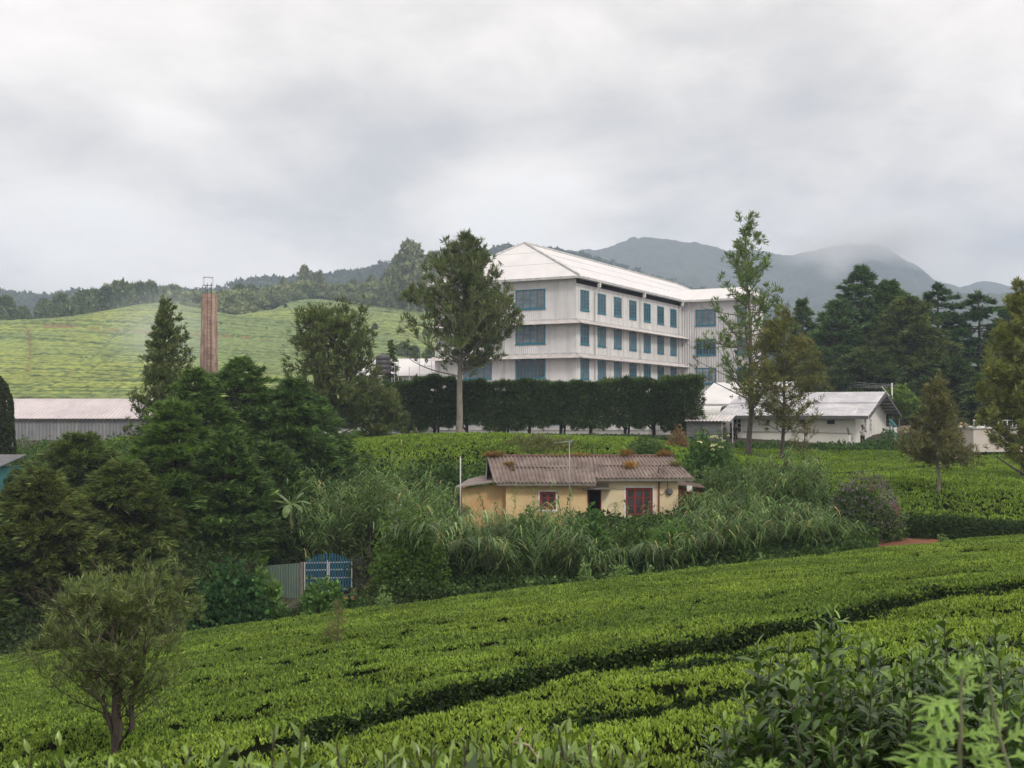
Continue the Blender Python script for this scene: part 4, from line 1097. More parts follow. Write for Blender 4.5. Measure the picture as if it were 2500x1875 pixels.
fs = [(4*i+j, 4*i+(j+1)%4, 4*i+4+(j+1)%4, 4*i+4+j) for i in range(n_) for j in range(4)]
mb.add(vs, fs); mb.build('vault', m_whitep, arch)
mb = MB(); mb.box(-1.55,-0.7,0,0.95,-0.6,2.03); mb.box(-1.55,0.6,0,0.95,0.7,2.03); mb.box(0.2,-0.6,0,0.3,0.6,2.35); mb.build('wall', m_whitep, arch)
mb = MB(); mb.box(-1.72,-0.75,0,-1.62,-0.65,2.9); mb.build('post', mat('orange_brown_timber',(0.42,0.24,0.12),rough=0.8), arch)

# ------------------------------------------------------------------ low white wall and picket fence under the clipped cypresses
p = P(760, 1060, 101)
fw = empty('yard_wall', (p.x, p.y, -2.55), 0, 'low white yard wall seen under the clipped cypress trees', 'wall')
mb = MB(); mb.box(0,0,0,31.0,0.15,0.85); mb.build('wall_body', m_whitep, fw); mb = MB(); mb.box(-0.05,-0.05,0.85,31.05,0.2,0.93); mb.build('coping', m_gut, fw)
p = P(1585, 1060, 99)
pf = empty('picket_fence', (p.x, p.y, -2.5), 0, 'white picket fence at the right end of the clipped cypresses', 'fence')
mb = MB()
for i in range(17): mb.box(i*0.18, 0, 0, i*0.18+0.08, 0.03, 1.75)
mb.build('picket', m_whitep, pf); mb = MB(); mb.box(-0.05,0.035,0.4,3.0,0.07,0.48); mb.box(-0.05,0.035,1.4,3.0,0.07,1.48); mb.build('rail', m_whitep, pf)

# ------------------------------------------------------------------ flat roofed box house with railing at the right edge
p = P(2377, 1097, 86)
bx = empty('box_house', (p.x, p.y, p.z-0.2), math.radians(6), 'plain cream flat roofed block with a white parapet railing, at the right edge', 'building')
m_stainw = mat('stained_cream_wall', (0.56, 0.50, 0.45), (0.50, 0.36, 0.25), scale=0.45, rough=0.85, lo=0.52, hi=0.68, streak=((0.40,0.36,0.32), 0.9, 0.3))
mb = MB(); mb.box(0,0,0,5.2,4.5,1.72); mb.build('wall', m_stainw, bx)
mb = MB(); mb.box(-0.12,-0.12,1.72,5.3,4.6,1.84); mb.build('roof', m_whitep, bx)
mb = MB()
for i in range(15): mb.box(0.0+i*0.36+(0.05*(i%3)), -0.05, 1.84, 0.06+i*0.36+(0.05*(i%3)), 0.0, 2.3)
mb.box(-0.05,-0.06,2.3,5.2,0.02,2.36); mb.build('railing', m_whitep, bx)
p = P(2385, 1060, 112)
gh = gable_building('outhouse', (p.x, p.y, -2.4), math.radians(4), 4.2, 5.0, 1.75, 2.5, 'small white roofed outhouse behind the flat roofed block', m_whitep, m_roof, 0.3, 0.3)
p = P(2352, 1075, 90)
ub = empty('blue_shed', (p.x-0.2, 96, -2.9), 0, 'small blue and green painted shed between the trees and the flat roofed block', 'shed')
m_bsh = mat('faded_blue_paint', (0.09,0.15,0.19), (0.05,0.12,0.11), scale=3, rough=0.7, wave=('X',0.3))
mb = MB(); mb.box(-0.6,0,0,1.6,1.8,1.75); mb.build('wall', m_bsh, ub); mb = MB(); mb.slab([(-0.7,-0.2,1.8),(1.7,-0.2,1.8),(1.7,2.0,2.0),(-0.7,2.0,2.0)],0.05); mb.build('roof', m_fascia, ub)

# teal post with slanting beam beside the bungalow
p = P(2185, 1071, 93)
tp = empty('gate_post', (p.x, p.y, -2.75), 0, 'teal and white banded post with a slanting teal beam, right of the bungalow', 'post')
mb = MB(); mb.box(-0.13,-0.13,0,0.13,0.13,0.62); mb.build('lower_band', m_whitep, tp)
mb = MB(); mb.box(-0.13,-0.13,0.62,0.13,0.13,1.0); mb.build('teal_band', m_teal, tp)
mb = MB(); mb.box(-0.13,-0.13,1.0,0.13,0.13,1.45); mb.build('upper_band', m_whitep, tp)
mb = MB(); mb.bar((0.12,0,1.5),(-0.42,0,2.1),0.2,0.16); mb.bar((-0.38,0,2.05),(-0.38,0,1.0),0.1); mb.build('beam', m_teal, tp)
# concrete stub post with dark slanted top, in front of the bungalow
p = P(2073, 1090, 90)
cs = empty('fence_post', (p.x, p.y, -2.9), 0, 'leaning concrete fence post with dark cranked top, before the bungalow', 'post')
mb = MB(); mb.bar((0,0,0),(0.02,0,1.05),0.15); mb.build('shaft', m_whitep, cs); mb = MB(); mb.bar((0.02,0,1.05),(-0.12,0,1.62),0.13); mb.build('arm', m_fascia, cs)
# thatch heap behind
p = P(2215, 1071, 104)
th_ = MB(); vs = []; n_ = 16
for i in range(n_+1):
    a = math.pi*i/n_
    for j in range(9): x_ = -2.0+j*0.5; k_ = 0.75+0.25*math.sin(j/8*math.pi); vs.append((x_+0.1*math.sin(i*2.1+j), -0.9*math.cos(a)*k_, 1.25*math.sin(a)*k_+0.05*math.sin(j*3+i)))
th_.add(vs, [(i*9+j, i*9+j+1, (i+1)*9+j+1, (i+1)*9+j) for i in range(n_) for j in range(8)], True)
th = th_.build('firewood_heap', mat('brown_heap', (0.30,0.22,0.16), (0.16,0.12,0.085), scale=5, rough=0.95, bump=1.0, bscale=9)); th.location = (p.x+0.6, p.y, -2.5)
tag(th, 'rounded brown covered heap behind the banded teal post', 'heap')

# ------------------------------------------------------------------ teal house at the left edge
p = P(-105, 1250, 53)
tl = empty('teal_house', (p.x, p.y, p.z), math.radians(2), 'turquoise boarded wall under a dark eave at the left edge', 'house')
m_tboard = mat('turquoise_boards', (0.10,0.33,0.33), (0.07,0.25,0.26), scale=2, rough=0.7, streak=((0.2,0.36,0.35), 3, 0.4))
mb = MB()
for i in range(11): mb.box(-2.0+i*0.34, 0, 0.15, -1.68+i*0.34, 0.05, 1.95)
mb.box(-2.0,0.05,0.15,1.72,3,1.95); mb.build('wall', m_tboard, tl)
mb = MB(); mb.slab([(-2.3,-0.4,1.93),(1.9,-0.4,1.93),(1.9,3.2,2.4),(-2.3,3.2,2.4)],0.07); mb.build('roof', m_fascia, tl)
mb = MB(); mb.box(-2.0,-0.1,-0.3,1.75,0.0,0.15); mb.build('plinth', m_rust, tl)
# ------------------------------------------------------------------ the yellow cottage
CD = 54.0; HZ0 = P(1400, 1285, CD).z - 0.1         # floor level
S = 2870.0/CD
def hx_(px): return (px-1250.0)/F*CD
hroot = empty('yellow_cottage', (hx_(1135), CD, HZ0), 0, 'small peeling yellow cottage with rusty corrugated roof and red window frames', 'cottage')
OX = hx_(1135)
def X(px): return hx_(px) - OX
def Zh(py, D=CD): return P(1250, py, D).z - HZ0
m_yel = mat('yellow_limewash', (0.66, 0.49, 0.26), (0.56, 0.35, 0.15), scale=0.9, rough=0.9, lo=0.45, hi=0.75, streak=((0.42,0.27,0.13), 1.0, 0.45), bump=0.25, bscale=5)
m_yel2 = mat('cream_limewash', (0.70, 0.60, 0.40), (0.62, 0.49, 0.29), scale=0.9, rough=0.9, lo=0.45, hi=0.75, streak=((0.50,0.38,0.22), 1.0, 0.4), bump=0.25, bscale=5)
m_ochre = mat('ochre_limewash', (0.60, 0.42, 0.21), (0.50, 0.28, 0.12), scale=1.0, rough=0.9, lo=0.42, hi=0.7, streak=((0.36,0.18,0.08), 1.0, 0.5), bump=0.25, bscale=5)
m_tin = mat('weathered_asbestos_roof', (0.23, 0.175, 0.15), (0.13, 0.10, 0.085), scale=1.6, rough=0.95, lo=0.35, hi=0.7, streak=((0.36,0.30,0.26), 2.2, 0.6), bump=0.35, bscale=12)
m_redp = mat('dark_red_paint', (0.23, 0.022, 0.016), (0.16, 0.02, 0.015), scale=4, rough=0.55)
m_tim = mat('grey_timber', (0.20, 0.18, 0.155), (0.12, 0.105, 0.09), scale=5, rough=0.9)
x_split = X(1455); xR = X(1655); xP = X(1236); eav1 = Zh(1176); eav2 = Zh(1168)
WT1 = Zh(1180); WT2 = Zh(1170)
D_ = 3.6
# the left half of the front stands forward a little, under the lower eave
mb = MB(); yl = -0.35
def wall_with_holes(mb, x0, x1, z0, z1, y, holes, t=0.16):
    """front wall with rectangular openings (xa, xb, za, zb), sorted by x"""
    cur = x0
    for (a, b, c, d) in holes:
        mb.box(cur, y, z0, a, y+t, z1)
        if c > z0: mb.box(a, y, z0, b, y+t, c)
        mb.box(a, y, d, b, y+t, z1); cur = b
    mb.box(cur, y, z0, x1, y+t, z1)
w1 = (X(1317), X(1356), Zh(1243), Zh(1199)); door = (X(1434), X(1468), 0.0, Zh(1194)); w2 = (X(1527), X(1593), Zh(1260), Zh(1191))
wall_with_holes(mb, xP, X(1431), 0, WT1+0.1, yl, [w1]); mb.box(X(1431)-0.16, yl+0.16, 0, X(1431), 0, WT1+0.1); mb.build('left_front_wall', m_yel, hroot)
mb = MB(); wall_with_holes(mb, X(1431)+0.002, xR, 0, WT2+0.12, 0, [door, w2]); mb.build('right_front_wall', m_yel2, hroot)
mb = MB(); mb.box(xP-0.02, yl-0.08, 0, xP+0.28, yl, WT1+0.02); mb.build('pilaster', m_yel, hroot)
zri = Zh(1115, CD+D_/2+0.1)
mb = MB(); pent = [(0.16,0),(D_,0),(D_,WT2-0.1),(D_/2,zri-0.12),(0.16,WT2+0.1)]
for x_ in (xP+0.0, xR-0.16):
    a = [(x_, q[0], q[1]) for q in pent]; c = [(x_+0.16, q[0], q[1]) for q in pent]
    mb.add(a+c, [tuple(range(4,-1,-1)), tuple(range(5,10))] + [(i,(i+1)%5,5+(i+1)%5,5+i) for i in range(5)])
mb.box(xP+0.16, D_-0.16, 0, xR-0.16, D_, WT2-0.1); mb.box(xP+0.16, 0.3, 0.0, xR-0.16, D_-0.16, 0.04); mb.build('side_wall', m_yel, hroot)
# roof: real corrugated sheets, the left part comes further down
mb = MB()
xl = X(1190); xr = X(1688)
yf1, yf2 = -0.85, -0.45
zf1, zf2 = Zh(1178, CD-0.85), Zh(1167, CD-0.45)
ytop = D_/2+0.05
m2 = 0.55
rt = X(1453)
def lr3(a, b, t): return tuple(a[i]*(1-t)+b[i]*t for i in range(3))
# the ends of the roof flare a little: ridge from px 1190 to 1650, eave to 1690
A0, A1 = (X(1207), yf1, zf1), (rt, yf1, zf1)
R0, R1 = (X(1186), ytop, zri), (rt-0.02, ytop, zri)
sheet(A0, A1, lr3(A1, R1, m2+.03), lr3(A0, R0, m2+.03), per=0.175, amp=0.042, mbx=mb)
a0, a1 = lr3(A0, R0, m2), lr3(A1, R1, m2); up3 = lambda p_, h: (p_[0], p_[1], p_[2]+h)
sheet(up3(a0, .03), up3(a1, .03), up3(R1, .03), up3(R0, .03), per=0.175, amp=0.042, mbx=mb)
B0, B1 = (rt, yf2, zf2), (X(1690), yf2, zf2); S0, S1 = (rt, ytop, zri), (X(1655), ytop, zri)
sheet(B0, B1, lr3(B1, S1, m2+.03), lr3(B0, S0, m2+.03), per=0.175, amp=0.042, mbx=mb)
b0_, b1_ = lr3(B0, S0, m2), lr3(B1, S1, m2)
sheet(up3(b0_, .03), up3(b1_, .03), up3(S1, .03), up3(S0, .03), per=0.175, amp=0.042, mbx=mb)
sheet((X(1670), D_+0.5, WT2-0.25), (X(1186), D_+0.5, WT2-0.25), R0, S1, per=0.175, amp=0.042, mbx=mb)
hroof = mb.build('roof', m_tin, hroot)
m_ridge = mat('red_ridge_tile', (0.15, 0.07, 0.05), (0.11, 0.08, 0.065), scale=4, rough=0.9)
mb = MB()
k = 26
for i in range(k):
    xa = X(1188) + (X(1655)-X(1188))*i/k; xb = xa + (X(1655)-X(1188))/k + 0.03
    mb.tube([(xa, ytop, zri+0.03+0.01*math.sin(i*2.3)), (xb, ytop, zri+0.045+0.01*math.sin(i*1.7))], [0.075, 0.085], 7)
mb.build('ridge_tile', m_ridge, hroof)
mb = MB(); mb.box(X(1213), yf1+0.03, zf1-0.15, rt-0.02, yf1+0.07, zf1-0.04); mb.box(rt+0.02, yf2+0.03, zf2-0.15, X(1690), yf2+0.07, zf2-0.04); mb.build('fascia', m_tim, hroof)
mb = MB()  # dark end boards / open gable at the left
mb.slab([(X(1188), yf1+0.5, zf1+0.1), (X(1188), ytop, zri-0.02), (X(1188), D_+0.4, WT2-0.2)], 0.03); mb.build('gable_board', m_fascia, hroof)
# moss and dry fern tufts on the roof
m_moss = LEAF
def tuft(parent, pos, w, h, n, base, seed, name='fern_tuft'):
    r = np.random.default_rng(seed); c = np.c_[r.normal(size=n)*w*0.4, r.normal(size=n)*0.1, np.abs(r.normal(size=n))*0.03] + np.array(pos)
    ax = nrm(np.c_[r.normal(size=n)*0.5, r.normal(size=n)*0.4-0.1, np.ones(n)])
    V, Q, C = cluster_leaves(c, ax, 3, h, 0.03, 0.35, r, base, 0.3, (0.09,0.12,0.04), 0.0, 0.3, tipp=0.25)
    np_mesh(name, V, Q, LEAF, parent, C)
dry = (0.22, 0.11, 0.04)
def on_roof(px, t): 
    x_ = X(px); a = (x_, yf1, zf1); b = (x_, ytop, zri+0.03); return lr3(a, b, t)
tuft(hroof, on_roof(1205, 0.97), 0.55, 0.26, 150, dry, 1); tuft(hroof, on_roof(1243, 0.62), 0.3, 0.2, 60, dry, 2)
tuft(hroof, on_roof(1252, 0.42), 0.12, 0.12, 20, dry, 12); tuft(hroof, on_roof(1422, 1.0), 0.5, 0.16, 90, (0.26,0.16,0.05), 3)
tuft(hroof, on_roof(1537, 1.0), 0.3, 0.33, 90, dry, 4); tuft(hroof, on_roof(1540, 0.52), 0.32, 0.34, 110, (0.30,0.17,0.08), 5)
tuft(hroof, on_roof(1636, 1.0), 0.4, 0.28, 120, dry, 6); tuft(hroof, on_roof(1657, 0.62), 0.3, 0.22, 60, (0.13,0.14,0.05), 7)
tuft(hroof, on_roof(1365, 0.98), 0.8, 0.12, 60, (0.24,0.17,0.10), 8, 'moss')
# little hooked pipe on the roof
mb = MB(); q = on_roof(1608, 0.35); mb.tube([q, (q[0], q[1], q[2]+0.32), ], 0.025, 6); mb.tube([(q[0], q[1], q[2]+0.2), (q[0]+0.2, q[1], q[2]+0.14), (q[0]+0.24, q[1], q[2]+0.05)], 0.02, 6); mb.build('vent_pipe', m_rust, hroof)
# windows: white surround, red casements
def red_window(w, y, lights, fr=0.06):
    a, b, c, d = w
    mb = MB(); s_ = 0.07
    mb.box(a-s_, y-0.02, c-s_, a, y-0.002, d+s_); mb.box(b, y-0.02, c-s_, b+s_, y-0.002, d+s_); mb.box(a, y-0.02, d, b, y-0.002, d+s_); mb.box(a, y-0.03, c-s_, b, y-0.002, c)
    su = mb.build('window', m_whitep, hroot)
    mb = MB(); y0 = y+0.03; y1 = y+0.09
    mb.box(a, y0, c, a+fr, y1, d); mb.box(b-fr, y0, c, b, y1, d); mb.box(a+fr, y0, c, b-fr, y1, c+fr); mb.box(a+fr, y0, d-fr, b-fr, y1, d)
    lw = (b-a-2*fr)/lights
    for i in range(lights):
        xa = a+fr+lw*i; xb = xa+lw; st = 0.055
        mb.box(xa, y0+0.01, c+fr, xa+st, y1-0.01, d-fr); mb.box(xb-st, y0+0.01, c+fr, xb, y1-0.01, d-fr)
        mb.box(xa+st, y0+0.01, c+fr, xb-st, y1-0.01, c+fr+st); mb.box(xa+st, y0+0.01, d-fr-st, xb-st, y1-0.01, d-fr)
        for q in (1, 2):
            z_ = c+fr+(d-c-2*fr)*q/3; mb.box(xa+st, y0+0.012, z_-0.02, xb-st, y1-0.012, z_+0.02)
    mb.build('sash', m_redp, su)
    mb = MB(); mb.box(a+fr, y1-0.02, c+fr, b-fr, y1-0.012, d-fr); mb.build('pane', m_glass, su)
red_window(w1, yl, 2); red_window(w2, 0.0, 3)
# door, half open, dark room behind
mb = MB(); a, b, c, d = door
mb.box(a, 0.02, c, a+0.05, 0.12, d); mb.box(b-0.05, 0.02, c, b, 0.12, d); mb.box(a+0.05, 0.02, d-0.05, b-0.05, 0.12, d)
dr = mb.build('door', m_redp, hroot)
mb = MB(); mb.box(a+0.06, 0.14, 0.05, a+0.1, 0.60, d-0.06); mb.build('door_leaf', m_redp, dr)
mb = MB(); mb.box(X(1434)-0.05, 0.9, 0, X(1468)+0.5, 0.95, 2.6); mb.build('dark_room_board', m_black, hroot)  # black board stands in for the shade inside the room
# concrete hood over the door
mb = MB(); mb.box(X(1420), -0.62, Zh(1193), X(1492), -0.002, Zh(1190)); mb.box(X(1452), -0.12, Zh(1189.5), X(1485), -0.002, Zh(1181)); mb.build('door_hood', m_tim, hroot)
# rusty downpipe, electricity meter with cable, round plate
mb = MB(); mb.tube([(X(1608), -0.06, WT2), (X(1607), -0.06, 0.1)], 0.035, 7); mb.build('downpipe', m_redp, hroot)
mb = MB(); mb.tube([(X(1633), -0.10, Zh(1200)), (X(1633), -0.02, Zh(1200))], 0.16, 20); me_ = mb.build('meter_plate', m_tim, hroot)
mb = MB(); mb.box(X(1633)-0.09, -0.17, Zh(1200)-0.1, X(1633)+0.09, -0.102, Zh(1200)+0.1); mb.build('meter_box', m_fascia, me_)
mb = MB(); mb.tube([(X(1630), -0.12, Zh(1194)), (X(1624), -0.08, Zh(1196)), (X(1618), -0.05, Zh(1207)), (X(1612), -0.05, Zh(1208)), (X(1609), -0.05, Zh(1203))], 0.012, 5)
mb.tube([(X(1629), -0.03, WT2), (X(1629), -0.03, Zh(1194))], 0.012, 5); mb.build('cable', m_black, me_)
mb = MB(); mb.tube([(X(1494), -0.02, Zh(1192)), (X(1512), -0.02, Zh(1196)), (X(1527), -0.02, Zh(1195))], 0.008, 4); mb.build('wire', m_fascia, hroot)
# lean-to at the left: ochre wall, grey sheet roof sloping to the left
xl0 = X(1128)
mb = MB()
vs = [(xl0, -0.1, -1.2), (xP-0.03, -0.1, -1.2), (xP-0.03, -0.1, Zh(1178)), (xl0, -0.1, Zh(1193))]
mb.add(vs + [(a[0], 0.05, a[2]) for a in vs], [(0,1,2,3),(7,6,5,4),(0,4,5,1),(1,5,6,2),(2,6,7,3),(3,7,4,0)])
mb.box(xl0, 0.05, -1.2, xl0+0.12, 2.6, Zh(1195)); mb.build('lean_to_wall', m_ochre, hroot)
m_lean = mat('grey_lean_to_sheet', (0.25,0.20,0.18), (0.16,0.13,0.12), scale=1.5, rough=0.95)
mb = MB(); mb.slab([(X(1112), -0.6, Zh(1190)), (X(1205), -0.6, Zh(1176)), (X(1205), 2.9, Zh(1166)), (X(1140), 2.9, Zh(1180))], 0.05); mb.build('lean_to_roof', m_lean, hroot)
# back room wall strip visible at right of the cottage: dark red sheet and washing
p = P(1672, 1262, CD+2.2)
rs = empty('red_shed', (p.x, p.y, HZ0), 0, 'dark red plank shed half hidden behind the right corner of the yellow cottage', 'shed')
mb = MB()
for i in range(6): mb.box(-0.35+i*0.2, 0, 0, -0.17+i*0.2, 0.05, 1.75-0.03*i)
m_rbr = mat('faded_red_planks', (0.17,0.035,0.03), (0.10,0.03,0.025), scale=3, rough=0.85)
mb.build('wall', m_rbr, rs); mb = MB(); mb.slab([(-0.45,-0.2,1.85),(0.95,-0.2,1.7),(0.95,1.4,1.8),(-0.45,1.4,1.95)],0.04); mb.build('roof', m_rust, rs)
cl = MB(); q = P(1683, 1190, CD+1.9); cl.slab([(q.x-0.12,q.y,q.z-0.18),(q.x+0.13,q.y,q.z-0.2),(q.x+0.13,q.y,q.z+0.08),(q.x-0.12,q.y,q.z+0.1)],0.02)
o = cl.build('washing', m_whitep); tag(o, 'scrap of white washing hanging beside the dark red shed', 'cloth')
# tv aerial on a thin mast in front of the roof
p = P(1391, 1260, CD-1.0)
ae = empty('aerial', (p.x, CD-1.0, HZ0), 0, 'thin grey television aerial mast standing up past the cottage roof', 'aerial')
zt = P(1250, 1077, CD-1.0).z - HZ0; m_alu = mat('dull_aluminium', (0.30,0.33,0.34), rough=0.5, metal=0.3)
mb = MB(); mb.tube([(0.02,0,0),(-0.02,0,zt)],0.022,6); mb.build('mast', m_alu, ae)
mb = MB(); mb.tube([(-0.68,0,zt-0.09),(0.12,0,zt+0.01)],0.018,6); mb.tube([(0.12,0,zt+0.01),(-0.02,0,zt-0.15)],0.012,5)
for i in range(7): mb.tube([(-0.62+i*0.11,-0.09-0.02*i,zt-0.08+i*0.013),(-0.62+i*0.11,0.09+0.02*i,zt-0.08+i*0.013)],0.007,4)
mb.tube([(0.06,0,zt+0.01),(0.16,0.1,zt+0.05)],0.012,5); mb.build('antenna', m_alu, ae)
# white pole left of the cottage
p = P(1124, 1290, CD-1.2); mb = MB(); zt = P(1250, 1115, CD-1.2).z
mb.tube([(0,0,0),(0,0,zt-HZ0)],0.027,8); mb.tube([(0,0,zt-HZ0),(0,0,zt-HZ0+0.03)],[0.045,0.02],8)
o = mb.build('pole', m_gut); o.location = (p.x, CD-1.2, HZ0); tag(o, 'slim white metal pole at the left end of the yellow cottage', 'pole')

# ------------------------------------------------------------------ gate
GD = 52.0
gp = P(803, 1447, GD); gzv = gp.z
gx = lambda px: (px-1250)/F*GD - gp.x
gate = empty('iron_gate', (gp.x, GD, gzv), math.radians(9), 'blue barred double iron gate with an arched top and white rails', 'gate')
m_gblue = mat('bright_blue_paint', (0.012, 0.085, 0.15), (0.02, 0.11, 0.15), scale=5, rough=0.5)
m_gsheet = mat('dark_blue_sheet', (0.006, 0.025, 0.05), (0.008, 0.05, 0.045), scale=2.2, rough=0.7)
m_gwhite = mat('chipped_white_paint', (0.5,0.48,0.45), (0.36,0.34,0.31), scale=8, rough=0.7)
x0, xm, x1 = gx(745), gx(803), gx(861)
def leaf(a, b, side):
    mb = MB(); n = 9
    for i in range(n):
        t_ = (i+0.5)/n; x_ = a + (b-a)*t_; c_ = t_ if side < 0 else 1-t_
        h_ = 1.38 + 0.36*math.sin(c_*math.pi/2)
        mb.box(x_-0.03, -0.03, 0.04, x_+0.03, 0.0, h_)
    lf = mb.build('gate_leaf', m_gblue, gate)
    mb = MB()
    for z_ in (0.12, 0.62, 1.0-0.02, 1.3): mb.box(a+0.02, 0.002, z_, b-0.02, 0.03, z_+0.055)
    mb.box(a+0.0, -0.045, 0.0, a+0.05, 0.03, 1.36); mb.box(b-0.05, -0.046, 0.0, b-0.002, 0.03, 1.42)
    mb.build('rail', m_gwhite, lf)
    mb = MB(); mb.box(a+0.05, 0.034, 0.06, b-0.05, 0.045, 1.38); mb.build('sheet_panel', m_gsheet, lf)
leaf(x0, xm-0.01, -1); leaf(xm+0.01, x1, 1)
mb = MB(); mb.tube([(xm-0.06,-0.07,0.78),(xm-0.06,-0.11,0.78),(xm+0.06,-0.11,0.78),(xm+0.06,-0.07,0.78)],0.015,6); mb.build('latch', m_rust, gate)
m_pill = mat('mossy_concrete', (0.035,0.04,0.03), (0.02,0.03,0.018), scale=3, rough=0.95, bump=0.3, bscale=8)
mb = MB(); mb.box(0,0,-0.3,0.55,0.35,1.5); mb.box(-0.03,-0.03,1.5,0.58,0.38,1.56)
pil = mb.build('gate_pillar', m_pill); pil.location = (gp.x+math.cos(.157)*(x1+0.05), GD+0.2, gzv); pil.rotation_euler = (0,0,math.radians(9)); tag(pil, 'dark mossy concrete pillar at the right of the blue gate', 'pillar')
fp = empty('sheet_fence', (gp.x+(x0)*math.cos(.157), GD-0.15, gzv), math.radians(3), 'grey green ribbed metal fence panel left of the blue gate', 'fence')
m_gsh = mat('grey_green_sheet', (0.10, 0.155, 0.125), (0.14, 0.18, 0.14), scale=2, rough=0.6, streak=((0.06,0.10,0.08), 3, 0.5))
mb = MB(); Lf = 1.72; n = 15
for i in range(n):
    xa = -Lf-0.12 + Lf*i/n; w_ = Lf/n; zt_ = 1.22 + 0.12*(i/n)
    mb.add([(xa,0,-0.3),(xa+w_*0.3,-0.035,-0.3),(xa+w_*0.8,-0.035,-0.3),(xa+w_,0,-0.3),(xa,0,zt_),(xa+w_*0.3,-0.035,zt_),(xa+w_*0.8,-0.035,zt_),(xa+w_,0,zt_)],[(0,1,5,4),(1,2,6,5),(2,3,7,6)])
mb.build('panel', m_gsh, fp)
mb = MB(); mb.box(-0.16,-0.08,-0.3,-0.03,0.06,1.36); mb.box(-Lf-0.18,-0.03,-0.3,-Lf-0.12,0.05,1.22); mb.build('post', m_tim, fp)
LEAF_TEA = mat_leaf('tea_foliage', rough=0.6, spec=0.18, trans=0.25)
# ------------------------------------------------------------------ near tea slope
edge_px = [(-350,1640),(0,1605),(250,1572),(470,1545),(640,1520),(800,1500),(975,1479),(1154,1456),(1337,1432),(1512,1412),(1700,1391),(1954,1361),(2235,1332),(2500,1306),(2850,1270)]
ep = np.array([ray_T(a, b)[:] for a, b in edge_px]); ep = ep[np.argsort(ep[:, 0])]
def y_edge(x): return np.interp(x, ep[:, 0], ep[:, 1])
def world_line(px_pts, off=(0, 0)):
    q = np.array([ray_T(a, b)[:2] for a, b in px_pts]) + np.array(off); return q
def seg_dist(x, y, line):
    """unsigned distance, side (+ beyond the line)"""
    d = np.full(x.shape, 1e9); sgn = np.zeros(x.shape)
    for (x0, y0), (x1, y1) in zip(line[:-1], line[1:]):
        dx, dy = x1-x0, y1-y0; t = np.clip(((x-x0)*dx+(y-y0)*dy)/(dx*dx+dy*dy+1e-9), 0, 1)
        dd = np.hypot(x-x0-t*dx, y-y0-t*dy); s_ = np.sign(dx*(y-y0)-dy*(x-x0)); m = dd < d
        d = np.where(m, dd, d); sgn = np.where(m, s_, sgn)
    return d, sgn
tr1 = world_line([(740,1838),(800,1817),(1003,1758),(1158,1725),(1288,1695),(1410,1662),(1557,1640),(1681,1617),(1844,1577),(2007,1548),(2170,1507),(2332,1467),(2500,1448),(2800,1420)], (0, 0.5))
tr2 = world_line([(1394,1782),(1471,1774),(1573,1755),(1700,1728),(1820,1711),(2000,1680),(2300,1620),(2700,1550)], (0, 0.32))
tr3 = world_line([(1600,1612),(1760,1592),(1900,1570)], (0, -1.0))
holes = []   # px, py, half width px, strength
for hx0, hy0, hw, st in [(985,1512,14,.8),(1100,1543,24,.9),(1160,1537,20,.6),(1192,1577,26,.8),(1275,1606,42,.9),(1315,1660,34,1.2),(1290,1640,18,1.1),(830,1552,26,.5),(940,1580,30,.45),(870,1557,20,.5),
        (745,1672,34,.9),(640,1742,26,.9),(625,1755,14,.8),(405,1757,32,.9),(430,1745,18,.7),(370,1770,22,.8),(135,1815,30,1.1),(115,1830,20,1.0),(175,1808,24,.9),(40,1830,22,.7),(300,1778,30,.9),(325,1782,26,.8),(60,1850,20,.9),
        (2070,1401,22,.7),(2320,1436,13,.9),(2490,1356,14,.8),(2380,1346,44,.6),(2420,1392,10,.5),(2380,1508,16,.5),(1160,1452,10,.3),(1000,1545,26,.4),(1500,1460,26,.3),(575,1590,22,.3),(490,1668,26,.5),(700,1640,40,.35),
        (880,1790,28,.4),(1640,1690,40,.35),(1660,1550,20,.3),(2250,1460,50,.35),(540,1700,20,.4),(900,1650,60,.35),(1350,1600,24,.3),(1740,1450,24,.3),(2150,1440,24,.25),(1420,1560,18,.3)]:
    q = ray_T(hx0, hy0); holes.append((q.x, q.y, hw*q.y/F, st))
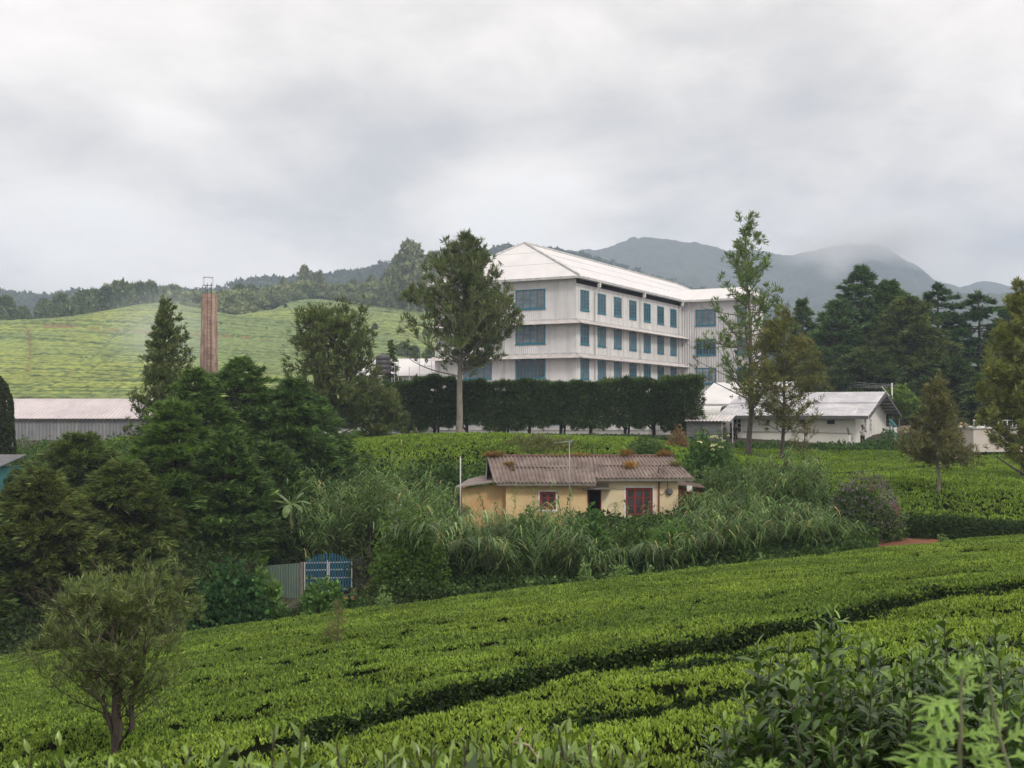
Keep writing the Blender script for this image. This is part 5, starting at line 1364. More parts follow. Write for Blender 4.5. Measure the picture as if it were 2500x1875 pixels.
def tea_canopy(x, y):
    base = T(x, y) + 0.17*(fbm(x*0.7, y*0.8, 41, 3)-0.5) + 0.05*(fbm(x*2.6, y*2.6, 42, 2)-0.5)
    # separate bushes: shallow seams
    cell = np.minimum(np.abs((fbm(x*0.55, y*0.75, 43, 3)-0.5)), 0.03)/0.03
    base = base - 0.22*(1-cell)*np.clip(vnoise(x*0.5, y*0.5, 47)*2.2-0.9, 0, 1)
    dep = np.zeros(x.shape)
    for line, w0, st in ((tr1, 0.17, 0.95), (tr2, 0.20, 0.75), (tr3, 0.10, 0.45)):
        d, s_ = seg_dist(x, y, line)
        w = w0*(0.25+1.5*vnoise(x*0.8+3, y*0.3, 51)) + 0.14*(fbm(x*3, y*3, 53, 2)-0.5)
        if line is tr3: st = st*(vnoise(x*1.2, y, 55) > 0.35)
        dep = np.maximum(dep, st*np.clip((w-d)/0.16+0.5, 0, 1))
        if line is tr1: base = base + 0.14*np.exp(-np.clip(d-w0, 0, 9)/2.0)*((s_ > 0) & (d > w0*0.6))
    pit = fbm(x*1.3+20, y*1.5, 58, 3); dep = np.maximum(dep, 0.45*np.clip((pit-0.735)/0.05, 0, 1))
    for (a, b, w, st) in holes:
        r_ = np.hypot((x-a)/w, (y-b)/(w*1.1+0.12)) + 0.5*(fbm(x*4, y*4, 57, 2)-0.5)
        dep = np.maximum(dep, 0.7*st*np.clip((1-r_)/0.35, 0, 1))
    # drop off at the road edge and at the near side
    e = y_edge(x) - y + 0.25*(fbm(x*1.2, y*0.1, 59, 2)-0.5)
    dep = np.maximum(dep, 0.85*np.clip((0.12-e)/0.2, 0, 1))
    return base - dep, dep
def tea_under(X, Y):
    z, d = tea_canopy(X, Y); return z - 0.07
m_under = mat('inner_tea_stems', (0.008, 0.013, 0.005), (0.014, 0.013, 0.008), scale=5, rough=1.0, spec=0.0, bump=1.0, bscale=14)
xs_ = np.arange(-24, 27, 0.16); ys_ = np.arange(7.0, 47.5, 0.16)
X_, Y_ = np.meshgrid(xs_, ys_); Z_ = tea_under(X_, Y_)
vis = (np.abs(X_) < 0.47*Y_ + 2.5) & (Y_ < y_edge(X_) + 0.25)
nx, ny = len(xs_), len(ys_); i_ = np.arange(nx-1)[None, :] + np.arange(ny-1)[:, None]*nx
kq = vis[:-1, :-1] & vis[1:, 1:] & vis[1:, :-1] & vis[:-1, 1:]
tea_root = empty('tea_field', (0, 0, 0), 0)
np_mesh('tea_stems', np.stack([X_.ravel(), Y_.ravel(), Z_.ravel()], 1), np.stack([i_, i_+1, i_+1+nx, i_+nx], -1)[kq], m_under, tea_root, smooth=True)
tag(tea_root, 'clipped bright green tea bushes on the near slope, cut by a dark picking path', 'tea field', kind='stuff')
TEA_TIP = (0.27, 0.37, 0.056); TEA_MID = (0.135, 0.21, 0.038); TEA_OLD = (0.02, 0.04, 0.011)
def scatter_tea(n, ylo, yhi, spf, r):
    """random shoots, density falling with distance"""
    y = ylo + (yhi-ylo)*r.random(n*3); w = (y/yhi)/(spf(y)**2); keep = r.random(len(y)) < w/w.max(); y = y[keep][:n]
    x = (r.random(len(y))*2-1)*(0.47*y+2.0)
    return x, y
r_ = np.random.default_rng(5)
parts = []
spf = lambda y: 0.041 + 0.0013*y
tot = int(sum((0.94*y+4)*0.25/(spf(y)**2) for y in np.arange(7.2, 47, 0.25))*1.0)
x, y = scatter_tea(tot, 7.2, 47, spf, r_)
ok = y < y_edge(x) + 0.15; x, y = x[ok], y[ok]
z, dep = tea_canopy(x, y)
deepm = dep > 0.22
# crowns of shoots on the plucking table
xs1, ys1, zs1 = x[~deepm], y[~deepm], z[~deepm]; n = len(xs1)
lush = fbm(xs1*0.35, ys1*0.35, 61, 3)
sz = (0.040 + 0.0007*ys1)
def shoots(cx, cy, cz, sz, k, spread, cols_tip, tipfrac, r, sparse=None):
    n = len(cx); C = np.repeat(np.c_[cx, cy, cz], k, 0); s_ = np.repeat(sz, k)
    az = r.random(n*k)*2*np.pi; el = np.radians(35 + 45*r.random(n*k))*1.0
    d = np.c_[np.cos(az)*np.cos(el)*spread, np.sin(az)*np.cos(el)*spread, np.sin(el)]; d = nrm(d)
    C = C + np.c_[np.cos(az), np.sin(az), np.zeros(n*k)]*0.15*s_[:, None] + np.c_[np.zeros(n*k), np.zeros(n*k), (r.random(n*k)-0.6)*s_*0.7]
    V, Q = leaf_arrays(C, d, s_*(0.75+0.6*r.random(n*k)), s_*(0.36+0.16*r.random(n*k)), 0.12, r)
    tp = np.repeat(r.random(n), k)*0.55 + r.random(n*k)*0.45
    tf = np.repeat(tipfrac, k); w = np.clip((tf - tp)/0.35+0.5, 0, 1)[:, None]
    col = np.array(TEA_MID)*(1-w) + np.array(cols_tip)*w
    dk = (r.random(n*k) < 0.15)[:, None]; col = np.where(dk, np.array(TEA_OLD)*1.6, col)
    col = col*(0.8+0.4*r.random((n*k, 1)))
    return V, Q, np.repeat(col, 4, 0)
near_strip = (seg_dist(xs1, ys1, tr1)[1] < 0)
parts.append(shoots(xs1, ys1, zs1, sz, 6, 1.0, TEA_TIP, np.clip(0.12 + 0.9*(lush-0.2) + 0.42*near_strip, 0.1, 0.95), r_))
# darker mature leaves down the sides of the gaps
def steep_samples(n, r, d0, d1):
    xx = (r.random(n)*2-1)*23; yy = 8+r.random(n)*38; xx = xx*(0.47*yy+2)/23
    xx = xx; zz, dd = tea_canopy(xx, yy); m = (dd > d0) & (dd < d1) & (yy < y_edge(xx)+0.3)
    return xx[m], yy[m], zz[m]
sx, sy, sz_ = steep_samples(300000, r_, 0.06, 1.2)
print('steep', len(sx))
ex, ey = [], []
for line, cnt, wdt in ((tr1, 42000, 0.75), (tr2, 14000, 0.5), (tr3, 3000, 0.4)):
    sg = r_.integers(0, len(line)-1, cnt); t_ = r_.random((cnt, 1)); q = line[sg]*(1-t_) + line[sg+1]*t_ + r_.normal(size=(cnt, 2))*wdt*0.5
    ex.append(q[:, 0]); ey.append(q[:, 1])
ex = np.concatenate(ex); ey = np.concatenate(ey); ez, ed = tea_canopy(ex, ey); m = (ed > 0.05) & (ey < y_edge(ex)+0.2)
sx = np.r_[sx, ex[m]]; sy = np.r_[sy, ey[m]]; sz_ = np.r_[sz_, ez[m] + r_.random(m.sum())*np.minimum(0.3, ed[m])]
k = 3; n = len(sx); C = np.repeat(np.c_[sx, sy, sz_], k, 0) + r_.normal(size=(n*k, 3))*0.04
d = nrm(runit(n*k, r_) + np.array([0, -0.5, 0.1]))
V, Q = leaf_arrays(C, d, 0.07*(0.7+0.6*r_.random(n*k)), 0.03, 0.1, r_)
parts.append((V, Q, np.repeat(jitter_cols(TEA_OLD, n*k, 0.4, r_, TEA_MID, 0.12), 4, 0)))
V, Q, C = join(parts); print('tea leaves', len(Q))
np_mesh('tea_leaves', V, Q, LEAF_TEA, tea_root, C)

# ------------------------------------------------------------------ upper tea: behind the cottage and on the right
def upper_edge(x): # near edge of the upper field: hedge on the right, bank in the middle
    return np.interp(x, [-30, -9, 0, 8, 13, 16.5, 21, 25, 40], [66, 63, 62, 61, 57, 49.5, 50.2, 51.5, 56])
def upper_z(x, y):
    g = G(x, y)
    z = g + 0.85 + 0.22*(fbm(x*0.45, y*0.45, 63, 3)-0.5) + 0.10*(fbm(x*1.6, y*1.6, 64, 2)-0.5)
    px_ = 1250 + x/np.maximum(y, 1)*F; lim = np.interp(px_, [900, 1550, 1750, 2500], [1064, 1070, 1098, 1108])
    z = np.where(y > 74, np.minimum(z, -(lim-1003)/F*y + 0.1*(fbm(x*0.6, y*0.6, 69, 2)-0.5)), z)
    seam = np.minimum(np.abs(fbm(x*0.22, y*0.5, 65, 3)-0.5), 0.02)/0.02
    z = z - 0.14*(1-seam)*(vnoise(x*0.3, y*0.3, 66) > 0.4)
    e = y - upper_edge(x) + 0.2*(fbm(x*1.3, y*0.2, 67, 2)-0.5)
    dep = 0.85*np.clip((0.15-e)/0.25, 0, 1) + 0.85*np.clip((y-90)/0.4, 0, 1)
    return z - dep, dep
xs_ = np.arange(-30, 48, 0.35); ys_ = np.arange(48.5, 92, 0.35)
X_, Y_ = np.meshgrid(xs_, ys_); Z_, _d = upper_z(X_, Y_); Z_ = Z_ - 0.12
nx, ny = len(xs_), len(ys_); i_ = np.arange(nx-1)[None, :] + np.arange(ny-1)[:, None]*nx
vis = (Y_ > upper_edge(X_)-0.3)
kq = vis[:-1, :-1] & vis[1:, 1:] & vis[1:, :-1] & vis[:-1, 1:]
up_root = empty('upper_tea_field', (0, 0, 0), 0)
np_mesh('tea_stems', np.stack([X_.ravel(), Y_.ravel(), Z_.ravel()], 1), np.stack([i_, i_+1, i_+1+nx, i_+nx], -1)[kq], m_under, up_root, smooth=True)
tag(up_root, 'flat green tea between the yellow cottage, the white bungalow and the factory trees', 'tea field', kind='stuff')
n = 150000; y = 49 + 42*r_.random(n)**0.9; x = -30 + 78*r_.random(n)
ok = (np.abs(x) < 0.47*y+2) & (y > upper_edge(x)-0.05) & (y < 90.2); x, y = x[ok], y[ok]
z, dep = upper_z(x, y); lush = fbm(x*0.15, y*0.2, 68, 3)
P1 = shoots(x, y, z, np.full(len(x), 0.135), 5, 1.1, (0.23, 0.34, 0.04), np.clip(0.35+1.0*(lush-0.15), 0.2, 0.95), r_)
n = 24000; x = 9 + 20*r_.random(n); y = upper_edge(x) + 0.2*r_.normal(size=n)*0.6
g = G(x, y); z = g + 0.02 + r_.random(n)*(0.95)
C = np.c_[x, y-0.12+0.1*r_.normal(size=n), z]; C = np.repeat(C, 4, 0) + r_.normal(size=(n*4, 3))*0.07
d = nrm(runit(n*4, r_)+np.array([0, -0.8, 0.25])); V, Q = leaf_arrays(C, d, 0.12*(0.7+0.6*r_.random(n*4)), 0.055, 0.1, r_)
P2 = (V, Q, np.repeat(jitter_cols((0.035, 0.065, 0.018), n*4, 0.4, r_, (0.07, 0.12, 0.03), 0.3), 4, 0))
V, Q, C = join([P1, P2]); np_mesh('tea_leaves', V, Q, LEAF_TEA, up_root, C)
# ------------------------------------------------------------------ tall cane grass on the bank
def blades(roots, dirs, L, W, droop, r, seg=3):
    """strap leaves: polyline strips of seg quads that arch over"""
    n = len(roots); L = np.broadcast_to(L, n); W = np.broadcast_to(W, n)
    side = nrm(np.cross(dirs, np.array([0, 0, 1.0]))+1e-6*runit(n, r)); pts = [roots]; d = dirs.copy()
    for s in range(seg):
        pts.append(pts[-1] + d*(L/seg)[:, None]); d = nrm(d + np.array([0, 0, -1.0])*droop[:, None])
    wid = [0.6, 1.0, 0.7, 0.02] if seg == 3 else [0.7, 1.0, 0.9, 0.6, 0.02]
    vs = []
    for s in range(seg+1):
        vs.append(pts[s] - side*(W*wid[s]/2)[:, None]); vs.append(pts[s] + side*(W*wid[s]/2)[:, None])
    V = np.stack(vs, 1); k = 2*(seg+1); V = V.reshape(-1, 3)
    q = np.array([[2*s, 2*s+1, 2*s+3, 2*s+2] for s in range(seg)]); Q = (np.arange(n)[:, None, None]*k + q[None]).reshape(-1, 4)
    return V, Q, k
def canes(name, pos, H, r, label, nl=17, L=0.85, W=0.048, base=(0.058,0.105,0.032), tip=(0.11,0.17,0.062), arch=0.5, azpref=None, lean=0.25, parent=None, up0=0.5):
    """pos (n,3) roots, H (n) cane lengths"""
    n = len(pos); az = r.random(n)*2*np.pi
    if azpref is not None: az = azpref + r.normal(size=n)*0.9
    ln = lean*(0.4+r.random(n)); h = np.c_[np.cos(az), np.sin(az)]
    K = 8; t = np.linspace(0, 1, K)[None, :, None]
    Hc = H[:, None, None]; hor = np.concatenate([h, np.zeros((n, 1))], 1)[:, None, :]
    curve = pos[:, None, :] + np.array([0, 0, 1.0])*Hc*(t - 0.22*arch*t**3) + hor*Hc*(ln[:, None, None]*t*0.6 + arch*0.45*t**2.6)
    # stems as thin 3-sided tubes
    tb = Tubes(3); root = empty(name, (0, 0, 0)) if parent is None else parent
    for i in range(n): tb.add(curve[i], np.linspace(0.014, 0.003, K))
    st = np_mesh('cane_stems', np.concatenate(tb.V), np.concatenate(tb.Q), LEAF, root, np.tile(np.array([[0.10, 0.13, 0.05]]), (tb.b, 1)))
    f = 0.42 + 0.58*((np.arange(nl)+0.5)/nl)[None, :] + 0.02*r.normal(size=(n, nl)); f = np.clip(f, 0.1, 0.999)
    fi = f*(K-1); i0 = np.floor(fi).astype(int); i0 = np.clip(i0, 0, K-2); fr = (fi-i0)[..., None]
    ar = np.arange(n)[:, None]
    P0 = curve[ar, i0]*(1-fr) + curve[ar, i0+1]*fr; tg = nrm(curve[ar, i0+1]-curve[ar, i0])
    sgn = np.where(np.arange(nl) % 2 == 0, 1.0, -1.0)[None, :, None]
    sd = nrm(np.cross(tg, np.array([0, 0, 1.0])) + 1e-4) ; rnd = runit(n*nl, r).reshape(n, nl, 3)
    d = nrm(tg*up0*1.8 + sd*sgn*0.8 + rnd*0.35)
    V, Q, k = blades(P0.reshape(-1, 3), d.reshape(-1, 3), L*(0.6+0.7*r.random(n*nl)), W*(0.7+0.6*r.random(n*nl)), 0.55+0.6*r.random(n*nl), r)
    cc = jitter_cols(base, n*nl, 0.3, r, tip, 0.4); straw = r.random((n*nl, 1)) < 0.05; cc = np.where(straw, np.array([0.22, 0.18, 0.09]), cc)
    cc = cc*np.repeat(0.55+0.85*r.random(n), nl)[:, None]
    np_mesh('cane_leaves', V, Q, LEAF, root, np.repeat(cc, k, 0))
    if parent is None: tag(root, label, 'cane grass', kind='stuff')
    return root
r = np.random.default_rng(31)
def cane_patch(n, cols, r):
    """cols: (px0, px1, D0, D1, top py at px list)"""
    px0, px1, D0, D1, tops = cols
    px = px0 + (px1-px0)*r.random(n); D = D0 + (D1-D0)*r.random(n)
    x = (px-1250)/F*D; z = G(x, D)
    tp = np.interp(px, [t[0] for t in tops], [t[1] for t in tops])
    zt = -(tp-1003)/F*D
    f = (D-D0)/(D1-D0+1e-6)
    return np.c_[x, D, z], zt, f
# bank in front of the cottage
tops = [(900,1210),(1000,1190),(1080,1235),(1150,1250),(1250,1235),(1300,1215),(1380,1225),(1410,1275),(1450,1305),(1610,1300),(1680,1240),(1760,1215),(1850,1200),(1950,1210),(2050,1240),(2110,1290)]
pos, zt, f = cane_patch(760, (985, 2080, 43.5, 50.5, tops), r)
H = np.maximum((zt - pos[:, 2])*(0.90+0.14*r.normal(size=len(pos)))*(0.78+0.2*f), 0.8)
canes('cane_grass', pos, H, r, 'thick drooping green cane grass on the bank below the yellow cottage', arch=0.55, azpref=-math.pi/2)
# heavy drooping fronds that hang out over the tea
fr_px = np.array([(1008,1285),(1040,1270),(1068,1290),(1105,1310),(1262,1320),(1395,1315),(1575,1330),(1722,1300),(1765,1310),(1940,1290)], float)
D = 43.3 + 0.5*r.random(len(fr_px)); x = (fr_px[:, 0]-1250)/F*D; zg = G(x, D); zt = -(fr_px[:, 1]-1003)/F*D
canes('cane_grass', np.c_[x, D+0.9, zg], (zt-zg)*1.5*(0.85+0.3*r.random(len(fr_px))), r, 'heavy pale cane fronds hanging out over the tea at the foot of the bank', nl=52, arch=1.3, lean=0.1, L=0.8, W=0.055, base=(0.10,0.15,0.07), tip=(0.15,0.21,0.11), azpref=-math.pi/2)
# left patch between the conifers and the cottage
tops = [(740,1150),(800,1110),(850,1090),(900,1100),(1000,1115),(1100,1170),(1150,1190)]
pos, zt, f = cane_patch(430, (750, 1120, 53.2, 58.0, tops), r)
H = np.maximum((zt - pos[:, 2])*(0.88+0.16*r.normal(size=len(pos)))*(0.68+0.3*f), 0.8)
canes('cane_grass', pos, H, r, 'pale cane grass thicket between the dark conifers and the yellow cottage, above the blue gate', arch=0.55, base=(0.085,0.145,0.05), tip=(0.13,0.20,0.08), azpref=-math.pi/2)
# right clump
tops = [(1600,1200),(1700,1195),(1800,1190),(1860,1110),(1930,1090),(1975,1110),(2010,1190)]
pos, zt, f = cane_patch(280, (1690, 2010, 51.5, 56.5, tops), r)
H = np.maximum((zt - pos[:, 2])*(1.0+0.12*r.normal(size=len(pos)))*(0.72+0.3*f), 1.0)
canes('cane_grass', pos, H, r, 'taller cane clump right of the yellow cottage under the bungalow', arch=0.5)
# tall sprigs standing up before the cottage
for px, top in [(1250,1180),(1258,1195),(1302,1175),(1306,1190),(1373,1175),(1374,1195),(1392,1215),(1500,1232),(1505,1225),(1575,1225),(1600,1230),(1655,1235),(1140,1190),(1160,1200),(1190,1210),(1700,1190),(1120,1160)]:
    pass
spr = np.array([(1250,1180),(1256,1192),(1300,1178),(1306,1190),(1373,1178),(1375,1190),(1392,1212),(1500,1232),(1506,1228),(1540,1222),(1575,1225),(1598,1232),(1655,1235),(1140,1200),(1162,1196),(1190,1212),(1215,1224),(1330,1222),(1450,1246),(1620,1240)], float)
D = 49.0 + 2.5*r.random(len(spr)); x = (spr[:, 0]-1250)/F*D; zg = G(x, D); zt = -(spr[:, 1]-1003)/F*D
canes('cane_grass', np.c_[x, D, zg], (zt-zg)*1.03, r, 'single tall canes standing up against the cottage wall', nl=16, arch=0.22, lean=0.06, L=0.5)
# low dark growth under the canes and beneath the conifers: nobody could count it
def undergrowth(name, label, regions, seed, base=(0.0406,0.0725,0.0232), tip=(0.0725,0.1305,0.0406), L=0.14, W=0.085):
    r = np.random.default_rng(seed); cs = []
    for (px0, px1, D0, D1, hgt, n) in regions:
        px = px0+(px1-px0)*r.random(n); D = D0+(D1-D0)*r.random(n); x = (px-1250)/F*D
        hh = hgt*(0.5+0.7*fbm(x*0.8, D*0.8, seed, 3)); cs.append(np.c_[x, D, G(x, D)+hh*r.random(n)**0.6])
    c = np.concatenate(cs); ax = nrm(runit(len(c), r)*0.6+np.array([0, -0.35, 0.6]))
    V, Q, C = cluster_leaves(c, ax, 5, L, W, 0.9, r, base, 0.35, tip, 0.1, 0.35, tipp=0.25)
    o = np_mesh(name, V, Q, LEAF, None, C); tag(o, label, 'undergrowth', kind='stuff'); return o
undergrowth('undergrowth', 'dark leafy undergrowth at the foot of the cane bank', [(960,2140,41.8,45.5,0.9,7000),(1380,1720,44.5,52.5,1.0,5000),(1700,2120,47,56,1.1,5500)], 71)
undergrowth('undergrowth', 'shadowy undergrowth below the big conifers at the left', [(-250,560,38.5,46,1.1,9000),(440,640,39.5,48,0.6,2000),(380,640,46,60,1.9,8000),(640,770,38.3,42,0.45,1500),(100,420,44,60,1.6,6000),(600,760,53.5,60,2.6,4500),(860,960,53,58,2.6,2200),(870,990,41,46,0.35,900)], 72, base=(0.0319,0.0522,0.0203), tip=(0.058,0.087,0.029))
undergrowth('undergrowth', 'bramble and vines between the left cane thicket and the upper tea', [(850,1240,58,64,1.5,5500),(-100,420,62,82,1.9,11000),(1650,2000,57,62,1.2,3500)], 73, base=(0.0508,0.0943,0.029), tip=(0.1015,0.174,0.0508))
undergrowth('undergrowth', 'low hedge plants along the foot of the bungalow and the factory yard', [(1795,2190,87.5,90.0,1.05,5200),(2190,2520,86,90,1.5,4200),(900,1720,91,92.5,0.55,2200),(2150,2380,88,92,1.4,1500)], 74, base=(0.0435,0.087,0.029), tip=(0.087,0.1595,0.0435))

# ------------------------------------------------------------------ bushes one can tell apart
def bush_px(px, top, bot, halfw, D, label, **k):
    """bush between picture rows top and bot, half width in picture pixels, at distance D"""
    x = (px-1250)/F*D; g = gz(x, D); zt = -(top-1003)/F*D
    h = max(zt-g, 0.3); rr = halfw/F*D
    return bush(k.pop('name', 'shrub'), (x, D, g-0.05), (rr, rr*k.pop('deep', 0.8), h), label, **k)
bush_px(1005,1235,1470,98,43.5,'rounded bright green bush with tiny leaves, right of the blue gate', n=5200, L=0.10, W=0.05, k=6, base=(0.0653,0.1232,0.0261), tip=(0.09,0.15,0.03), seed=2, tipp=0.3)
bush_px(985,1218,1260,52,46,'sprawling shrub with faded mauve flower heads above the rounded green bush', n=500, L=0.09, W=0.06, k=6, base=(0.2,0.19,0.21), tip=(0.1015,0.1595,0.0725), tipp=0.45, seed=3)
bush_px(575,1372,1540,105,38.8,'mound of broad leaved creeper left of the gate fence', name='creeper_mound', n=2600, L=0.17, W=0.15, k=3, base=(0.0319,0.0798,0.0319), tip=(0.058,0.1232,0.0435), seed=4, spread=0.7, deep=0.6)
bush_px(655,1385,1500,42,39.5,'pale large leaved shrub just before the grey green fence panel', n=420, L=0.24, W=0.12, k=4, base=(0.087,0.1595,0.0508), tip=(0.1,0.16,0.05), seed=5)
bush_px(792,1412,1520,62,38.5,'leafy hydrangea like shrub standing before the blue gate', n=700, L=0.18, W=0.10, k=5, base=(0.0725,0.145,0.0435), tip=(0.08,0.15,0.04), seed=6)
bush_px(862,1440,1505,30,39.2,'small dark shrub at the right foot of the blue gate', n=260, L=0.14, W=0.06, k=5, base=(0.0435,0.087,0.029), seed=7)
bush_px(720,1465,1520,60,39.0,'low fine leaved dark shrub beneath the grey green fence panel', n=900, L=0.07, W=0.04, k=5, base=(0.0435,0.0798,0.0261), seed=8)
bush_px(1445,1248,1370,55,45.5,'mound of bright broad leaves among the canes under the cottage door', name='creeper_mound', n=900, L=0.17, W=0.14, k=4, base=(0.0653,0.1377,0.0406), tip=(0.08,0.15,0.04), seed=9)
bush_px(1120,1290,1440,60,44.6,'dark leafy shrub sunk among the canes, nearest the rounded green bush', n=1300, L=0.13, W=0.06, k=5, base=(0.04,0.075,0.022), seed=91)
bush_px(1300,1250,1400,70,47.5,'mid green shrub among the canes below the small red window', n=1500, L=0.15, W=0.08, k=5, base=(0.055,0.10,0.03), tip=(0.10,0.16,0.05), seed=92)
bush_px(1560,1285,1400,85,46.5,'wide olive green shrub among the canes below the big red window', n=1700, L=0.13, W=0.06, k=5, base=(0.05,0.09,0.025), tip=(0.10,0.15,0.04), seed=93)
bush_px(1790,1235,1380,80,47.5,'leafy green shrub in the canes left of the lilac flowering bush', n=1700, L=0.14, W=0.08, k=5, base=(0.05,0.085,0.028), tip=(0.085,0.13,0.04), seed=94)
bush_px(905,1120,1250,75,52.8,'olive shrub half smothered by the pale canes above the gate', n=1500, L=0.13, W=0.06, k=5, base=(0.06,0.09,0.03), tip=(0.10,0.14,0.045), seed=95)
bush_px(1050,1110,1230,70,57.5,'dark round bush behind the pale canes, left of the white pole', n=1500, L=0.15, W=0.09, k=5, base=(0.035,0.065,0.022), tip=(0.07,0.11,0.035), seed=96)
bush_px(708,1275,1450,42,53.0,'dark shrub hiding the stem of the banana plant', n=1500, L=0.14, W=0.08, k=5, base=(0.03,0.05,0.018), seed=97)
bush_px(1980,1300,1420,85,45.2,'dark round leaved creeper at the right end of the cane bank', name='creeper_mound', n=1900, L=0.14, W=0.13, k=3, base=(0.0508,0.1015,0.0362), tip=(0.087,0.1595,0.0508), seed=10)
bush_px(2105,1165,1360,100,48.0,'bush loaded with lilac grey flowers at the corner of the clipped tea hedge', n=2600, L=0.13, W=0.06, k=5, base=(0.0508,0.087,0.0319), tip=(0.1015,0.145,0.058), seed=11, deep=0.7, cname='foliage')
fl = [o for o in COL.objects if o.get('label', '').startswith('bush loaded')][0]
def blossoms(parent, n, rad, h, size, base, seed, cx=0, cz=0.5, name='blossoms', k=5, spreadx=1.0, upper=0.25):
    r = np.random.default_rng(seed); d = runit(n, r); d[:, 2] = np.abs(d[:, 2]); d[:, 1] = -np.abs(d[:, 1])*0.9
    c = d*np.array([rad*spreadx, rad*0.75, h])*(0.86+0.2*r.random((n, 1))); c[:, 0] += cx; c = c[c[:, 2] > upper*h]
    V, Q, C = cluster_leaves(c, nrm(d[:len(c)]+np.array([0, -0.2, 0.4])), k, size, size*0.7, 0.9, r, base, 0.2, None, 0.02, 0.2)
    np_mesh(name, V, Q, LEAF, parent, C)
blossoms(fl, 800, 1.7, 2.9, 0.07, (0.17,0.145,0.21), 1)
bl2 = np.random.default_rng(2)
mb_c = np.array([[0.95, -1.15, 1.55], [1.05, -1.1, 1.4], [0.0, -1.3, 2.25]]); mb_c = np.repeat(mb_c, [9, 7, 5], 0) + bl2.normal(size=(21, 3))*0.06
V, Q, C = cluster_leaves(mb_c, nrm(np.tile([0, -0.6, 0.4], (21, 1))), 5, 0.06, 0.05, 0.8, bl2, (0.32,0.07,0.11), 0.2); np_mesh('pink_blossom', V, Q, LEAF, fl, C)
bush_px(1740,1062,1230,100,62,'spreading elder bush with flat cream flower heads, right behind the cottage', n=3600, L=0.20, W=0.09, k=5, base=(0.058,0.116,0.0362), tip=(0.08,0.14,0.04), seed=12)
el = [o for o in COL.objects if o.get('label', '').startswith('spreading elder')][0]
r3 = np.random.default_rng(8); cc = []
for a, b in [(1738,1068),(1745,1066),(1752,1070),(1737,1090),(1742,1088),(1740,1098),(1748,1086),(1760,1093),(1710,1080),(1768,1077),(1780,1065)]:
    q = P(a, b, 60.1) - Vector(el.location); cc.append(np.array(q)[None] + r3.normal(size=(9, 3))*np.array([0.07, 0.05, 0.02]))
cc = np.concatenate(cc); V, Q, C = cluster_leaves(cc, np.tile([0, -0.3, 1.0], (len(cc), 1)), 6, 0.06, 0.06, 1.0, r3, (0.42,0.42,0.34), 0.1); np_mesh('flower_heads', V, Q, LEAF, el, C)
bush_px(1315,1058,1110,105,68,'low olive brown scrub bush behind the cottage roof', n=2400, L=0.14, W=0.05, k=6, base=(0.1087,0.1232,0.0508), tip=(0.174,0.174,0.0725), seed=13)
bush_px(1590,1066,1130,75,67,'dark green bush between the cottage roof and the block hut', n=2000, L=0.16, W=0.06, k=6, base=(0.0508,0.0943,0.0319), tip=(0.1015,0.1595,0.0508), seed=14)
bush_px(1655,1030,1090,40,78,'reddish tipped shrub beside the picket fence', n=700, L=0.16, W=0.06, k=5, base=(0.145,0.1305,0.0725), tip=(0.25,0.09,0.06), tipp=0.35, seed=15)
bush_px(1800,1135,1260,130,58,'tangled grey green bush between cottage and bungalow trees', n=4200, L=0.16, W=0.055, k=6, base=(0.0798,0.1232,0.0508), tip=(0.09,0.13,0.05), seed=16)
bush_px(1100,1130,1210,80,60.5,'dark vine covered bush behind the white metal pole', n=2300, L=0.17, W=0.12, k=4, base=(0.0406,0.087,0.0319), tip=(0.0725,0.145,0.0435), seed=17)
bush_px(1640,1270,1350,60,45.0,'fresh green grassy shrub below the cottage window', n=900, L=0.2, W=0.03, k=7, base=(0.087,0.174,0.0435), tip=(0.1,0.17,0.05), seed=18)
bush_px(2350,1030,1085,22,92,'small bush dotted with white and pink flowers, between tree trunk and blue shed', n=220, L=0.12, W=0.08, k=5, base=(0.4,0.3,0.29), tip=(0.6,0.52,0.5), seed=19, tipp=0.5)
bush_px(2375,1040,1095,50,94,'clipped dark green garden bush left of the flat roofed block', n=900, L=0.14, W=0.06, k=6, base=(0.0435,0.116,0.0435), seed=20)
for i, (px, top, hw, lab) in enumerate([(1428,1372,26,'pale weed clump at the tea edge, leftmost of those under the canes'),(1510,1378,44,'bushy pale green weed patch at the tea edge below the cottage window'),(1585,1392,26,'low pale weed on the tea edge between two taller weed clumps'),
        (1855,1352,20,'upright feathery weed on the tea edge before the dark creeper'),(1890,1368,38,'spreading low weed on the tea edge before the dark creeper'),(940,1445,34,'pale weed beside the red earth near the gate'),(2232,1330,20,'small pale weed where the red road meets the tea'),(2300,1308,18,'thin upright weed in front of the clipped tea hedge')]):
    p = ray_T(px, float(np.interp(px, [e[0] for e in edge_px], [e[1] for e in edge_px]))); D = p.y + 0.9; x = (px-1250)/F*D; g = gz(x, D); h = -(top-1003)/F*D - g
    bush('weed', (x, D, g), (hw/F*D, hw/F*D*0.7, h), lab, 'weed', n=420+hw*16, k=6, L=0.09, W=0.04, base=(0.12,0.19,0.075), tip=(0.17,0.25,0.11), seed=40+i, shell=0.3)
